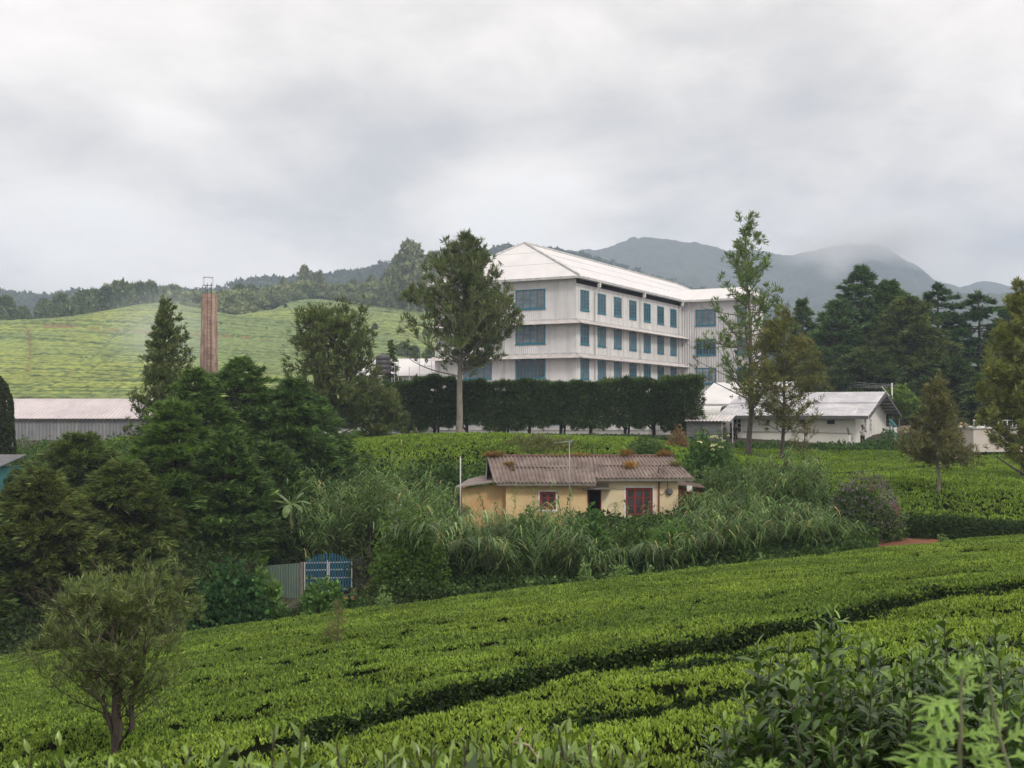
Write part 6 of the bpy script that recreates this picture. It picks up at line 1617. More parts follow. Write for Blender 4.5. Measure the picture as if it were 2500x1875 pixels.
# clipped tea hedge crown line is part of the upper tea; stones by the gate
m_stone = mat('reddish_stone', (0.13,0.06,0.04), (0.085,0.055,0.04), scale=5, rough=0.95, bump=0.5, bscale=12)
rs_ = np.random.default_rng(4)
for i in range(9):
    px = 868 + 12*i; D = 50.2 - 0.5*(i % 3); x = (px-1250)/F*D; g = gz(x, D)
    bm_v = []; k = 7
    mb = MB(); pts = [(0,0,-0.05),(0,0,0.06+0.05*rs_.random()),(0,0,0.14+0.1*rs_.random())]; mb.tube(pts, [0.16+0.08*rs_.random(), 0.17, 0.06], 7)
    o = mb.build('rock', m_stone); o.location = (x, D, g); o.rotation_euler = (0.2*rs_.random(), 0.3*rs_.random(), 3*rs_.random()); o.scale = (1.2, 0.8, 1)
    tag(o, 'red earthy stone in the rough pile right of the blue gate', 'rock', 'stones heaped beside the gate')

# banana plant
D = 53.4; b0 = on_ground(710, D)
ban = empty('banana_plant', b0, 0, 'young banana plant with torn pale green leaves, before the dark conifers', 'banana plant')
zt = P(710, 1228, D).z - b0.z
mb = MB(); mb.tube([(0,0,-0.1),(0.05,0,zt*0.5),(0.02,0,zt)], [0.14,0.11,0.07], 10); mb.build('trunk', mat('banana_stem', (0.20,0.22,0.08), (0.12,0.12,0.05), scale=4, rough=0.6), ban)
r = np.random.default_rng(12)
for (az, el, L, dr) in [(-10,62,1.25,.9),(10,35,1.0,1.2),(175,25,1.2,.6),(160,50,0.9,.6),(-95,10,1.1,1.6),(185,5,0.8,1.0),(-50,20,0.9,1.6),(60,50,0.9,1.0)]:
    a = math.radians(az); e_ = math.radians(el); d = np.array([math.cos(a)*math.cos(e_), math.sin(a)*math.cos(e_)*0.6, math.sin(e_)]); p_ = np.array([0.02, 0, zt-0.05]); vs = []; S_ = 12
    for s in range(S_+1):
        t_ = s/S_; w = 0.20*math.sin(math.pi*min(1, t_*0.93+0.05))**0.6; sd_ = nrm(np.cross(d, [0, 0, 1.0])[None])[0]
        tear = 1-0.35*(r.random() < 0.35)
        vs += [p_ - sd_*w*tear + np.array([0, 0, -0.07*w/0.2]), p_, p_ + sd_*w*tear + np.array([0, 0, -0.07*w/0.2])]
        p_ = p_ + d*L/S_; d = nrm((d + np.array([0, 0, -dr/S_*1.2]))[None])[0]
    Q = np.array([[3*s+j, 3*s+j+1, 3*s+4+j, 3*s+3+j] for s in range(S_) for j in (0, 1)])
    np_mesh('banana_leaf', np.array(vs), Q, LEAF_GLOSSY, ban, jitter_cols((0.14,0.21,0.07), len(vs), 0.15, r), smooth=True)
# ------------------------------------------------------------------ trees
def tree_xy(px, D, top): 
    b = on_ground(px, D, 0.05); return b, P(px, top, D).z - b.z
OLIVE = dict(base=(0.0798,0.1087,0.0435), tip=(0.11,0.135,0.05), tipp=0.35)
# silky oaks
b, H = tree_xy(1119, 90, 572)
broad_tree('silky_oak', b, H, [(0.2,2.6),(0.30,3.3),(0.38,4.4),(0.48,5.0),(0.60,4.9),(0.72,4.3),(0.82,3.3),(0.92,2.3),(0.98,1.4),(1.0,0.7)], 0.27,
    'big silky oak with straight bare trunk and dense dark crown, before the factory', seed=11, nlimb=115, clear=0.31, up=0.55, curl=0.10, twigs=11, ck=13, L=0.42, W=0.07, spread=0.75, bark=m_bark_pale, twig_len=1.1, low_thin=0.35, tuft=0.3, **OLIVE)
b, H = tree_xy(1826, 84, 527)
broad_tree('silky_oak', b, H, [(0.1,2.2),(0.25,3.6),(0.42,4.0),(0.6,3.5),(0.68,3.2),(0.8,2.0),(0.92,1.5),(1.0,0.6)], 0.22,
    'tallest slim silky oak with open see-through crown, in front of the factory wing', seed=12, nlimb=80, clear=0.2, up=0.75, curl=0.11, twigs=8, ck=8, L=0.38, W=0.075, spread=0.85, bark=m_bark, twig_len=0.9, low_thin=0.8, tuft=0.3,
    base=(0.0943,0.145,0.0508), tip=(0.12,0.17,0.06), tipp=0.4)
b, H = tree_xy(1906, 80, 752)
broad_tree('silky_oak', b, H, [(0.12,1.3),(0.22,2.1),(0.35,2.9),(0.55,3.1),(0.75,2.7),(0.9,1.6),(1.0,0.6)], 0.15,
    'bronze tinged feathery tree left above the bungalow roof', seed=13, nlimb=90, clear=0.24, up=0.5, curl=0.05, twigs=9, ck=11, L=0.30, W=0.045, spread=1.0, bark=m_bark_dark, twig_len=0.7,
    base=(0.095,0.11,0.036), tip=(0.15,0.135,0.045), tipp=0.35, low_thin=0.5)
b, H = tree_xy(1962, 82, 1010)
broad_tree('silky_oak', b, H, [(0.2,0.6),(0.5,1.1),(0.8,0.9),(1.0,0.3)], 0.07, 'small sparse bare twigged tree before the bungalow windows', seed=14, nlimb=22, clear=0.3, up=0.5, twigs=4, ck=6, L=0.2, W=0.04, bark=m_bark_dark, twig_len=0.5,
    base=(0.145,0.1232,0.0653), tip=(0.15,0.12,0.06))
b, H = tree_xy(2289, 55, 915)
broad_tree('silky_oak', b, H, [(0.28,1.5),(0.38,1.9),(0.45,2.1),(0.55,1.7),(0.7,1.1),(0.82,0.85),(0.95,0.5),(1.0,0.2)], 0.10,
    'young olive brown tree with grey trunk rooted in the upper tea, right of the bungalow', seed=15, nlimb=85, clear=0.30, up=0.3, curl=0.04, twigs=8, ck=11, L=0.24, W=0.035, spread=0.9, bark=m_bark_pale, twig_len=0.5,
    base=(0.087,0.0943,0.0435), tip=(0.1595,0.145,0.0725), tipp=0.3)
b, H = tree_xy(2496, 64, 682)
broad_tree('silky_oak', b, H, [(0.08,1.4),(0.2,2.4),(0.35,2.5),(0.5,2.3),(0.62,2.2),(0.75,1.6),(0.86,1.3),(0.95,0.7),(1.0,0.3)], 0.17,
    'light yellowish green feathery tree cut by the right edge of the picture', seed=16, nlimb=100, clear=0.12, up=0.45, curl=0.08, twigs=11, ck=15, L=0.28, W=0.045, spread=0.9, bark=m_bark_dark, twig_len=0.7,
    base=(0.1232,0.1522,0.0464), tip=(0.17,0.17,0.055), tipp=0.4)
b, H = tree_xy(412, 74, 728)
broad_tree('silky_oak', b, H, [(0.12,3.0),(0.3,2.9),(0.45,2.4),(0.6,1.9),(0.75,1.35),(0.88,0.8),(1.0,0.2)], 0.17,
    'cone shaped silky oak left of the concrete chimney', seed=17, nlimb=170, clear=0.13, up=0.7, curl=0.08, twigs=9, ck=9, L=0.27, W=0.055, spread=0.75, bark=m_bark_dark, twig_len=0.6, tuft=0.3, **OLIVE)
b, H = tree_xy(812, 80, 722)
broad_tree('silky_oak', b, H, [(0.1,3.6),(0.3,3.9),(0.5,3.4),(0.7,3.1),(0.85,2.6),(0.95,1.7),(1.0,0.8)], 0.22,
    'many stemmed silky oak with lumpy open crown, left of the black water tank', seed=18, nlimb=130, clear=0.2, up=0.8, curl=0.12, twigs=8, ck=11, L=0.34, W=0.06, spread=0.75, bark=m_bark_dark, twig_len=0.8, stems=6, fork=0.16, tuft=0.3, **OLIVE)
b, H = tree_xy(905, 84, 925)
broad_tree('silky_oak', b, H, [(0.1,2.2),(0.35,2.8),(0.6,2.6),(0.85,1.7),(1.0,0.6)], 0.14,
    'low bushy silky oak at the left end of the clipped cypress row', seed=19, nlimb=70, clear=0.12, up=0.5, twigs=9, ck=12, L=0.32, W=0.055, spread=0.8, bark=m_bark_dark, twig_len=0.7, **OLIVE)
b, H = tree_xy(955, 115, 836)
cypress('small_conifer', b, H, [(0.05,1.3),(0.4,1.1),(0.8,0.5),(1.0,0.1)], 0.1, 'thin dark pointed tree just right of the black water tank', seed=30, nbr=60, L=0.4, W=0.1, sk=7)
# near tree at the left, and the seedling
b = ray_T(276, 1850); bD = b.y; g = gz(b.x, bD)
Hn = (P(300, 1388, bD).z - g)*1.03
sc_ = bD/F
broad_tree('young_silky_oak', (b.x, bD, g), Hn, [(0.30,0.35),(0.42,0.62),(0.52,0.78),(0.64,0.85),(0.76,0.84),(0.88,0.72),(0.96,0.5),(1.0,0.25)] if False else [(0.44,90*sc_),(0.52,150*sc_),(0.6,195*sc_),(0.72,215*sc_),(0.82,205*sc_),(0.91,175*sc_),(0.97,110*sc_),(1.0,50*sc_)], 0.052,
    'forked feathery young tree rising from the near tea slope, lower left', seed=21, nlimb=95, clear=0.46, up=0.7, curl=0.09, twigs=9, ck=12, L=0.08, W=0.008, spread=0.75, bark=m_bark_dark, twig_len=0.22, stems=4, fork=0.37, tuft=0.15, limb_r=0.2,
    base=(0.085,0.12,0.05), tip=(0.17,0.20,0.09), tipp=0.35, lean=(0.1, 0), camt=0.3)
b = ray_T(822, 1568); g = gz(b.x, b.y); Hn = P(822, 1462, b.y).z - g
broad_tree('silky_oak_seedling', (b.x, b.y, g), Hn, [(0.45,0.18),(0.6,0.26),(0.8,0.17),(1.0,0.06)], 0.02, 'thin feathery seedling sticking out of the tea below the gate', seed=22, nlimb=26, clear=0.35, up=0.6, twigs=3, ck=6, L=0.10, W=0.009, bark=m_bark_dark, twig_len=0.12,
    base=(0.1087,0.116,0.058), tip=(0.15,0.1,0.07))

# clipped row of cypresses in front of the factory
r = np.random.default_rng(90)
for i in range(10):
    px = 985 + 76*i + r.normal()*6; D = 95.0; bb = on_ground(px, D, 0.1)
    top = P(px, 937 - 2*math.sin(i*1.3) - (8 if i > 6 else 0), D).z - bb.z; hgt = top
    n = 2300; w = 1.55; dph = 1.25
    root = empty('clipped_cypress', bb, 0, 'flat topped dark clipped cypress in the row before the factory', 'cypress', 'clipped cypress trees in a row before the factory')
    tb = Tubes(6); tb.add(np.array([[0,0,-0.2],[0.04,0,0.7],[0.0,0,hgt*0.6],[0,0,hgt*0.9]]), [0.17,0.14,0.10,0.04])
    if i % 2: tb.add(np.array([[0.25,0.1,-0.2],[0.35,0,0.8],[0.5,0,hgt*0.6]]), [0.11,0.09,0.04])
    for q in range(8):
        a = q*0.8+i; tb.add(np.array([[0,0,0.6+0.1*q],[0.7*math.cos(a),0.5*math.sin(a),1.1+0.15*q],[1.2*math.cos(a),0.8*math.sin(a),1.6+0.15*q]]), [0.05,0.03,0.01])
    tb.build('trunk', m_bark_dark, root)
    low = 0.6 + 0.45*((i*7) % 3)/2.0; hgt += 0.16*r.normal()
    c = np.c_[(r.random(n)*2-1)*w, (r.random(n)*2-1)*dph, low + (hgt-low)*r.random(n)]
    # push most of the sprays to the skin
    m = r.random(n) < 0.72; ax_ = r.integers(0, 3, n)
    c[m & (ax_ == 0), 1] = -dph*(0.85+0.2*r.random((m & (ax_ == 0)).sum())); c[m & (ax_ == 1), 2] = hgt*(0.965+0.05*r.random((m & (ax_ == 1)).sum())); c[m & (ax_ == 2), 1] = dph
    # ragged underside
    c = c[(c[:, 2] > low + 0.5*(vnoise(c[:, 0]*2+i*5, c[:, 1]*2, 3)))]
    lumps = 0.35*(fbm(c[:, 0]*0.9+i*3, c[:, 2]*0.9, 4, 2)-0.5); c[:, 1] += np.sign(c[:, 1])*lumps; c[:, 2] += 0.9*(fbm(c[:, 0]*0.9+i*3, c[:, 1]*0.8, 6, 3)-0.5)*(c[:, 2] > hgt*0.8)
    out = nrm(np.c_[c[:, 0]*0.25, c[:, 1]*1.0, (c[:, 2]-hgt*0.6)*0.5] + r.normal(size=(len(c), 3))*0.5 + np.array([0, 0, 0.2]))
    V, Q, C = cluster_leaves(c, out, 9, 0.36, 0.055, 0.6, r, (0.045,0.075,0.03), 0.3, (0.10,0.15,0.05), 0.2, 0.3, tipp=0.25)
    np_mesh('crown', V, Q, LEAF, root, C)

# dark conifers behind the bungalow
K = dict(sk=10, L=0.62, W=0.10, dens=1.0)
def con(px, D, top, prof, label, seed, **k):
    b, H = tree_xy(px, D, top); kk = dict(K); kk.update(k); return cypress(k.pop('name', 'conifer') if 'name' in k else 'conifer', b, H, prof, 0.4, label, seed=seed, **{a: c for a, c in kk.items() if a != 'name'})
con(2108,128,652,[(0.05,5.5),(0.3,6.2),(0.5,5.6),(0.7,4.2),(0.85,2.4),(0.95,1.1),(1,0.3)],'tallest dark conifer with pointed top behind the bungalow roof',51,nbr=230,base=(0.0435,0.0841,0.0406),tip=(0.087,0.145,0.0653),sp=30)
con(2050,124,735,[(0.05,4.6),(0.3,5.0),(0.6,4.0),(0.8,2.6),(0.95,1.2),(1,0.4)],'rounded dark conifer at the left shoulder of the conifer stand',52,nbr=170,base=(0.0464,0.087,0.0406),tip=(0.0943,0.1522,0.0653))
con(2172,126,690,[(0.05,6.0),(0.3,6.4),(0.55,5.6),(0.75,3.8),(0.9,1.8),(1,0.4)],'broad feathery green conifer in the middle of the dark stand',53,nbr=230,base=(0.0508,0.0943,0.0362),tip=(0.1087,0.174,0.058),sp=30)
con(2212,118,725,[(0.05,5.4),(0.35,5.6),(0.6,4.6),(0.8,3.0),(0.95,1.3),(1,0.5)],'conifer with brownish lower sprays in front of the dark stand',54,nbr=200,base=(0.058,0.0841,0.0319),tip=(0.116,0.1377,0.0508))
con(2292,122,694,[(0.1,5.5),(0.3,5.2),(0.5,4.6),(0.7,3.6),(0.85,2.3),(0.95,1.0),(1,0.3)],'layered cedar with level branches, right of the conifer stand',55,nbr=120,lay=11,up=0.12,flat=0.18,base=(0.0362,0.0725,0.0377),tip=(0.0725,0.1232,0.058),sp=34,name='cedar')
con(2392,122,716,[(0.1,5.2),(0.35,5.2),(0.6,4.2),(0.8,3.4),(0.92,2.2),(1,0.5)],'layered dark cedar farthest right in the stand, behind the flat roofed block',56,nbr=110,lay=10,up=0.12,flat=0.18,base=(0.0319,0.0653,0.0348),tip=(0.0653,0.116,0.0522),sp=34,name='cedar')
con(2470,130,760,[(0.1,5.5),(0.4,5.5),(0.7,4.0),(1,0.6)],'dark conifer behind the yellowish tree at the right edge',57,nbr=150,base=(0.0362,0.0653,0.0319))
con(1964,132,733,[(0.05,4.2),(0.4,3.4),(0.7,1.9),(0.9,0.9),(1,0.2)],'small pointed conifer between the bronze tree and the dark stand',58,nbr=130,base=(0.0464,0.0798,0.0377))
con(1990,118,850,[(0.05,4.5),(0.5,4.2),(0.8,2.6),(1,0.8)],'low dark conifer right behind the bungalow roof ridge',59,nbr=150,base=(0.0319,0.0609,0.029))
con(2110,112,860,[(0.05,4.6),(0.5,4.4),(0.8,3.0),(1,0.8)],'low dark conifer behind the right half of the bungalow roof',60,nbr=160,base=(0.0348,0.0609,0.0261),tip=(0.087,0.1015,0.0435))
con(2330,112,880,[(0.05,4.2),(0.5,4.0),(0.8,2.6),(1,0.8)],'squat dark conifer behind the olive brown tree',61,nbr=140,base=(0.029,0.0551,0.0261))
con(2450,108,900,[(0.05,4.2),(0.5,4.0),(0.8,2.6),(1,0.8)],'squat dark conifer above the flat roofed block',62,nbr=140,base=(0.029,0.0551,0.0261))
b, H = tree_xy(2195, 104, 940)
broad_tree('fruit_tree', b, H, [(0.2,2.2),(0.5,2.6),(0.8,1.8),(1,0.6)], 0.12, 'bright yellow green leafy tree at the right gable of the bungalow', seed=63, nlimb=50, clear=0.2, ck=9, L=0.26, W=0.12, base=(0.085,0.14,0.03), tip=(0.16,0.23,0.06), twig_len=0.7)
b, H = tree_xy(2090, 135, 775)
broad_tree('broadleaf_tree', b, H, [(0.2,4.0),(0.5,4.5),(0.8,3.2),(1,1.2)], 0.25, 'pale leafed tree top peeping between the small pointed conifer and the stand', seed=64, nlimb=50, clear=0.3, ck=9, L=0.5, W=0.2, base=(0.09,0.13,0.06), tip=(0.15,0.18,0.09), twig_len=1.2)

# the big cypress mass on the left
K2 = dict(sk=11, W=0.046, up=0.22, sp=36, spread=0.42)
def cyp(px, D, top, prof, label, seed, nbr=200, L=0.36, base=(0.0551,0.0986,0.029), tip=(0.1087,0.174,0.0508), **k):
    b, H = tree_xy(px, D, top); kk = dict(K2); kk.update(k)
    return cypress('cypress', b, H, prof, 0.28, label, seed=seed, nbr=nbr, L=L, base=base, tip=tip, **kk)
cyp(585,64,876,[(0.03,4.4),(0.25,4.8),(0.5,3.9),(0.7,2.7),(0.85,1.5),(0.95,0.7),(1,0.2)],'bright topped cypress at the foot of the concrete chimney, highest of the left cypresses',71,nbr=240)
cyp(715,64,930,[(0.03,3.6),(0.25,4.1),(0.5,3.5),(0.75,2.2),(0.9,1.1),(1,0.3)],'dark cypress whose right flank slopes down to the pale canes',72,nbr=230,base=(0.0435,0.0841,0.029))
cyp(480,60,905,[(0.03,3.4),(0.3,3.6),(0.6,2.8),(0.8,1.6),(0.93,0.8),(1,0.2)],'cypress below the cone shaped silky oak',73,nbr=200,base=(0.0522,0.0928,0.0261))
cyp(425,53,985,[(0.03,2.9),(0.3,3.3),(0.5,2.9),(0.75,1.8),(0.9,0.9),(1,0.2)],'fresh green cypress in the middle front of the left group',74,nbr=240,base=(0.0653,0.116,0.029),tip=(0.085,0.135,0.035))
cyp(545,52.5,1060,[(0.1,2.3),(0.35,2.6),(0.6,2.2),(0.85,1.2),(1,0.3)],'cypress with bare reddish trunk foot, beside the banana plant',75,nbr=200,z0=0.16,base=(0.0464,0.0841,0.029))
cyp(195,56,1062,[(0.03,3.2),(0.3,3.5),(0.6,2.8),(0.85,1.4),(1,0.4)],'cypress in front of the grey shed wall',76,nbr=200,base=(0.058,0.0899,0.029),tip=(0.116,0.145,0.0508))
cyp(300,50,1130,[(0.08,2.6),(0.35,2.9),(0.6,2.4),(0.85,1.3),(1,0.4)],'rusty brown tinged spreading cypress, second from the left edge',77,nbr=210,base=(0.056,0.08,0.025),tip=(0.11,0.14,0.04),z0=0.1,up=0.1)
cyp(95,47,1150,[(0.1,2.6),(0.35,3.0),(0.6,2.6),(0.85,1.4),(1,0.4)],'wide olive brown cypress before the turquoise boarded wall',78,nbr=210,base=(0.058,0.08,0.025),tip=(0.12,0.14,0.042),z0=0.12,up=0.08)
cyp(-70,45,1230,[(0.1,2.4),(0.4,2.6),(0.7,2.0),(1,0.5)],'dark cypress cut by the left edge of the picture',79,nbr=150,base=(0.0508,0.0653,0.0261))
cyp(665,57,1085,[(0.05,2.4),(0.4,2.6),(0.7,1.9),(1,0.4)],'low dark cypress between the bare footed one and the pale canes',80,nbr=150,base=(0.0362,0.0653,0.0232))

# ivy covered stump at the left edge
D = 70; bb = on_ground(-32, D); zt = P(-32, 912, D).z - bb.z
iv = empty('ivy_column', bb, 0, 'round topped column smothered in dark ivy at the left edge', 'ivy column')
mb = MB(); mb.tube([(0,0,-0.2),(0,0,zt*0.5),(0,0,zt*0.85),(0,0,zt-0.25)], [1.2,1.15,1.0,0.4], 12); mb.build('trunk', m_bark_dark, iv)
r = np.random.default_rng(66); n = 5200; a = r.random(n)*2*np.pi; zz = zt*r.random(n)
rr = np.interp(zz/zt, [0,0.5,0.8,0.9,0.97,1.0], [1.65,1.45,1.3,1.05,0.6,0.1])*(0.93+0.14*vnoise(a*3, zz*1.2, 5))
c = np.c_[np.cos(a)*rr, np.sin(a)*rr, zz]; V, Q, C = cluster_leaves(c, nrm(np.c_[np.cos(a), np.sin(a), np.full(n, -0.3)]), 5, 0.14, 0.11, 0.8, r, (0.025,0.042,0.018), 0.35, (0.05,0.06,0.025), 0.0, 0.3)
np_mesh('foliage', V, Q, LEAF, iv, C)

# ------------------------------------------------------------------ trees far off on the tea hill
def far_tree_mesh(seed, prof, n=900, L=1.5, base=(0.095,0.13,0.06), tip=(0.15,0.19,0.08), trunk=True, name='round_tree', tipp=0.3, lobes=5):
    """unit tree: height 10 m"""
    r = np.random.default_rng(seed); root = empty(name, (0, 0, 0))
    tb = Tubes(5); tb.add(np.array([[0,0,-0.8],[0.1,0,2.5],[0,0,7]]), [0.32,0.24,0.08])
    for q in range(7):
        a = q*0.9+seed; tb.add(np.array([[0,0,2.0+0.5*q],[1.0*math.cos(a),1.0*math.sin(a),3.2+0.6*q],[1.9*math.cos(a),1.9*math.sin(a),4.4+0.6*q]]), [0.13,0.09,0.04])
    tb.build('trunk', m_bark, root)
    h = r.random(n); a = r.random(n)*2*np.pi; R = np.interp(h, [p[0] for p in prof], [p[1] for p in prof])
    R = R*(0.72+0.56*vnoise(a*lobes/2+9, h*5, seed)); rr = R*np.sqrt(r.random(n))**0.45
    h2 = h*10*(1+0.05*(vnoise(a*2, h*2, seed+3)-0.5))
    c = np.c_[np.cos(a)*rr, np.sin(a)*rr, h2]; ax = nrm(np.c_[np.cos(a), np.sin(a), np.full(n, 0.7)] + r.normal(size=(n, 3))*0.4)
    V, Q, C = cluster_leaves(c, ax, 5, L, L*0.55, 0.9, r, base, 0.3, tip, 0.3, 0.35, tipp=tipp); np_mesh('crown', V, Q, LEAF_FAR, root, C)
    return root
FT = [far_tree_mesh(1, [(0.12,0.6),(0.22,2.6),(0.45,3.7),(0.7,3.4),(0.9,2.0),(1,0.5)]),
      far_tree_mesh(2, [(0.05,2.2),(0.3,4.0),(0.55,4.2),(0.8,3.0),(1,0.8)]),
      far_tree_mesh(3, [(0.3,0.5),(0.42,1.9),(0.6,2.5),(0.8,2.2),(0.95,1.2),(1,0.4)]),
      far_tree_mesh(4, [(0.1,1.5),(0.3,2.6),(0.6,2.8),(0.85,1.8),(1,0.5)], base=(0.058,0.087,0.0435), name='round_tree')]
FT2 = [far_tree_mesh(5, [(0.35,0.4),(0.5,1.6),(0.62,2.6),(0.75,1.6),(0.85,2.0),(0.97,1.2),(1,0.4)], n=330, L=0.8, base=(0.14,0.16,0.09), tip=(0.20,0.21,0.13), name='eucalyptus'),
       far_tree_mesh(6, [(0.15,1.0),(0.4,2.6),(0.65,2.9),(0.85,2.0),(1,0.8)], n=520, L=0.9, base=(0.13,0.155,0.08), tip=(0.19,0.205,0.11), name='eucalyptus')]
used_ft = set()
def far_place(proto, px, D, base_py, top_py, label, cat='tree', group=None, wide=1.0, onhill=True, rz=None):
    x = (px-1250)/F*D; z = float(H0(np.array([x]), np.array([float(D)]))[0]) if onhill else P(px, base_py, D).z
    if base_py is not None and onhill is False: z = P(px, base_py, D).z
    h = P(px, top_py, D).z - z
    o = proto if proto.name not in used_ft else copy_tree(proto); used_ft.add(proto.name)
    s_ = max(h, 1.0)/10.0; o.location = (x, D, z-0.1); o.scale = (s_*wide, s_*wide, s_); o.rotation_euler = (0, 0, rz if rz is not None else (px*0.7) % 6.28)
    tag(o, label, cat, group); return o
ridge = [  # px, top, D, proto, wide, label
 (10,728,418,2,1.3,'slim umbrella topped tree on the hill crest at the left edge'),(0,752,412,1,0.9,'low bush tree beneath the umbrella topped one at the left edge'),
 (52,752,425,1,1.0,'round dark tree alone in the gap at the left of the hill crest'),(82,782,420,1,0.9,'small low bush tree beside the lone round one'),
 (106,735,430,0,0.8,'narrow dark tree leaning on the broad domed tree'),(148,724,432,1,1.0,'broad domed tree at the left end of the crest row'),
 (205,717,440,0,1.05,'large round tree where the crest starts to rise'),(228,715,446,1,0.7,'tree half hidden between the two biggest crest trees'),
 (260,706,440,3,1.0,'tall narrow leafy tree with visible trunk in the crest row'),(293,696,445,0,1.15,'biggest round tree of the crest row'),(312,702,448,1,0.8,'tree tucked behind the biggest crest tree'),
 (342,700,450,3,1.15,'smooth domed tree right of the biggest crest tree'),(366,697,448,3,0.85,'slim rounded tree at the top of the knoll'),
 (306,735,428,1,0.6,'pale small bushy tree before the biggest crest tree'),(194,752,425,2,1.0,'pale thin tree before the large round one'),(234,748,425,2,1.0,'pale slender tree on the grass slope of the crest'),(219,755,424,1,0.7,'tiny pale bush tree on the grass slope of the crest')]
for px, top, D, k, wd, lab in ridge: far_place(FT[k], px, D, None, top, lab, wide=wd*0.82)
r = np.random.default_rng(55)
# woods on the slope behind: emergent gum trees are things, the mass is one wood
for px, top, D, k, wd, lab in [(397,712,520,2,1.0,'thin grey tree in the hazy wood just right of the knoll'),(425,708,530,2,1.0,'hazy tree above the cone shaped silky oak'),
    (585,700,520,3,1.2,'rounded hazy tree right of the chimney top'),(612,700,520,0,0.8,'second rounded hazy tree right of the chimney'),
    (742,652,560,5,0.75,'tall pale eucalyptus with narrow top in the middle of the wood'),(765,668,560,4,0.9,'eucalyptus just right of the narrow topped one'),(780,664,565,5,0.7,'eucalyptus third from the narrow topped one'),(690,678,555,5,0.6,'thin eucalyptus at the left end of the tall group'),
    (862,682,560,5,1.0,'yellowish eucalyptus right of the many stemmed silky oak top'),(905,675,560,5,1.0,'yellowish flat topped eucalyptus below the hill crest'),
    (1003,592,470,4,1.0,'tallest wispy eucalyptus standing above the sky line left of the big silky oak'),(975,628,475,5,0.9,'pale eucalyptus leaning left beneath the wispy one'),(1020,640,480,5,1.0,'pale dense eucalyptus under the wispy one'),(950,660,520,5,1.1,'broad pale eucalyptus left of the wispy one'),
    (1060,622,520,5,0.9,'hazy eucalyptus half behind the big silky oak'),(1090,632,520,5,0.9,'hazy eucalyptus behind the crown of the big silky oak')]:
    far_place((FT+FT2)[k], px, D, None, top, lab, wide=wd*0.8)
cs = []; cols_ = []
n = 2600; px = 395 + 800*r.random(n); t_ = r.random(n)
D0_ = np.interp(px, [390,450,545,620,700,766,832,931,1060,1200], [425,430,440,470,500,512,512,500,495,495]); D = D0_ + t_*110
topy = np.interp(px, [390,450,520,560,620,680,745,800,860,930,980,1040,1100,1200], [716,718,720,716,712,700,690,700,700,690,665,660,655,650])
x = (px-1250)/F*D; g = H0(x, D); hmax = np.clip((-(topy-1003)/F*D) - g, 4, 24)*(0.65+0.4*r.random(n))
hmax = np.where(t_ < 0.08, hmax*0.55, hmax)
cc, ax, cl = [], [], []
for i in range(n):
    k = 26; h = hmax[i]; R = 2.6+2.0*r.random(); tt = r.random(k); a = r.random(k)*6.283; rr = R*np.sin(np.pi*np.clip(tt*0.85+0.12, 0, 1))**0.7*np.sqrt(r.random(k))**0.4
    cc.append(np.c_[x[i]+np.cos(a)*rr, D[i]+np.sin(a)*rr, g[i]+h*(0.18+0.82*tt)]); ax.append(np.c_[np.cos(a), np.sin(a), np.full(k, 0.8)])
    u = r.random(); cl.append(np.tile((np.array([0.08,0.115,0.055])*(1-u)+np.array([0.19,0.20,0.10])*u)*(0.75+0.5*r.random()), (k, 1)))
cc = np.concatenate(cc); ax = nrm(np.concatenate(ax)); cl = np.concatenate(cl)
V, Q, C = cluster_leaves(cc, ax, 4, 1.9, 1.1, 0.9, r, (1,1,1), 0.2, None, 0.2, 0.15); C = np.clip(C*np.repeat(cl, 16, 0), 0.003, 1)
wood = np_mesh('hillside_woods', V, Q, LEAF_FAR, None, C); tag(wood, 'hazy mixed wood covering the slope behind the tea hill', 'forest', kind='stuff')
# single bushes dotted over the tea hill
dots = [(92,950,972,230),(105,962,985,225),(120,955,985,225),(192,948,985,222),(215,965,985,220),(182,962,984,221),(280,955,985,215),(210,890,902,280),(246,884,893,290),(198,898,905,278),(272,870,877,300),
        (300,788,800,372),(345,790,802,372),(330,775,783,390),(385,755,762,408),(465,752,764,420),(480,755,766,422),(538,812,820,362),(565,812,819,362),(600,815,824,360),(625,812,824,358),(650,818,826,358),(700,815,823,362),
        (575,768,778,438),(560,770,780,436),(608,775,784,430),(628,786,803,412),(645,784,797,415),(696,742,760,470),(782,735,745,490),(915,790,822,378),(910,812,825,376),(925,810,824,378),(985,837,862,305),(1012,846,864,300),(1052,848,866,300),
        (860,820,830,360),(832,800,808,400),(740,852,860,320),(690,860,867,315),(1040,800,812,385)]
for i, (px, top, bot, D) in enumerate(dots):
    far_place(FT[1] if i % 2 else FT[3], px, D, None, top, 'small round bush dotted on the terraced tea hill', 'bush', 'bushes dotted over the tea hill', wide=1.0, rz=i*1.3)
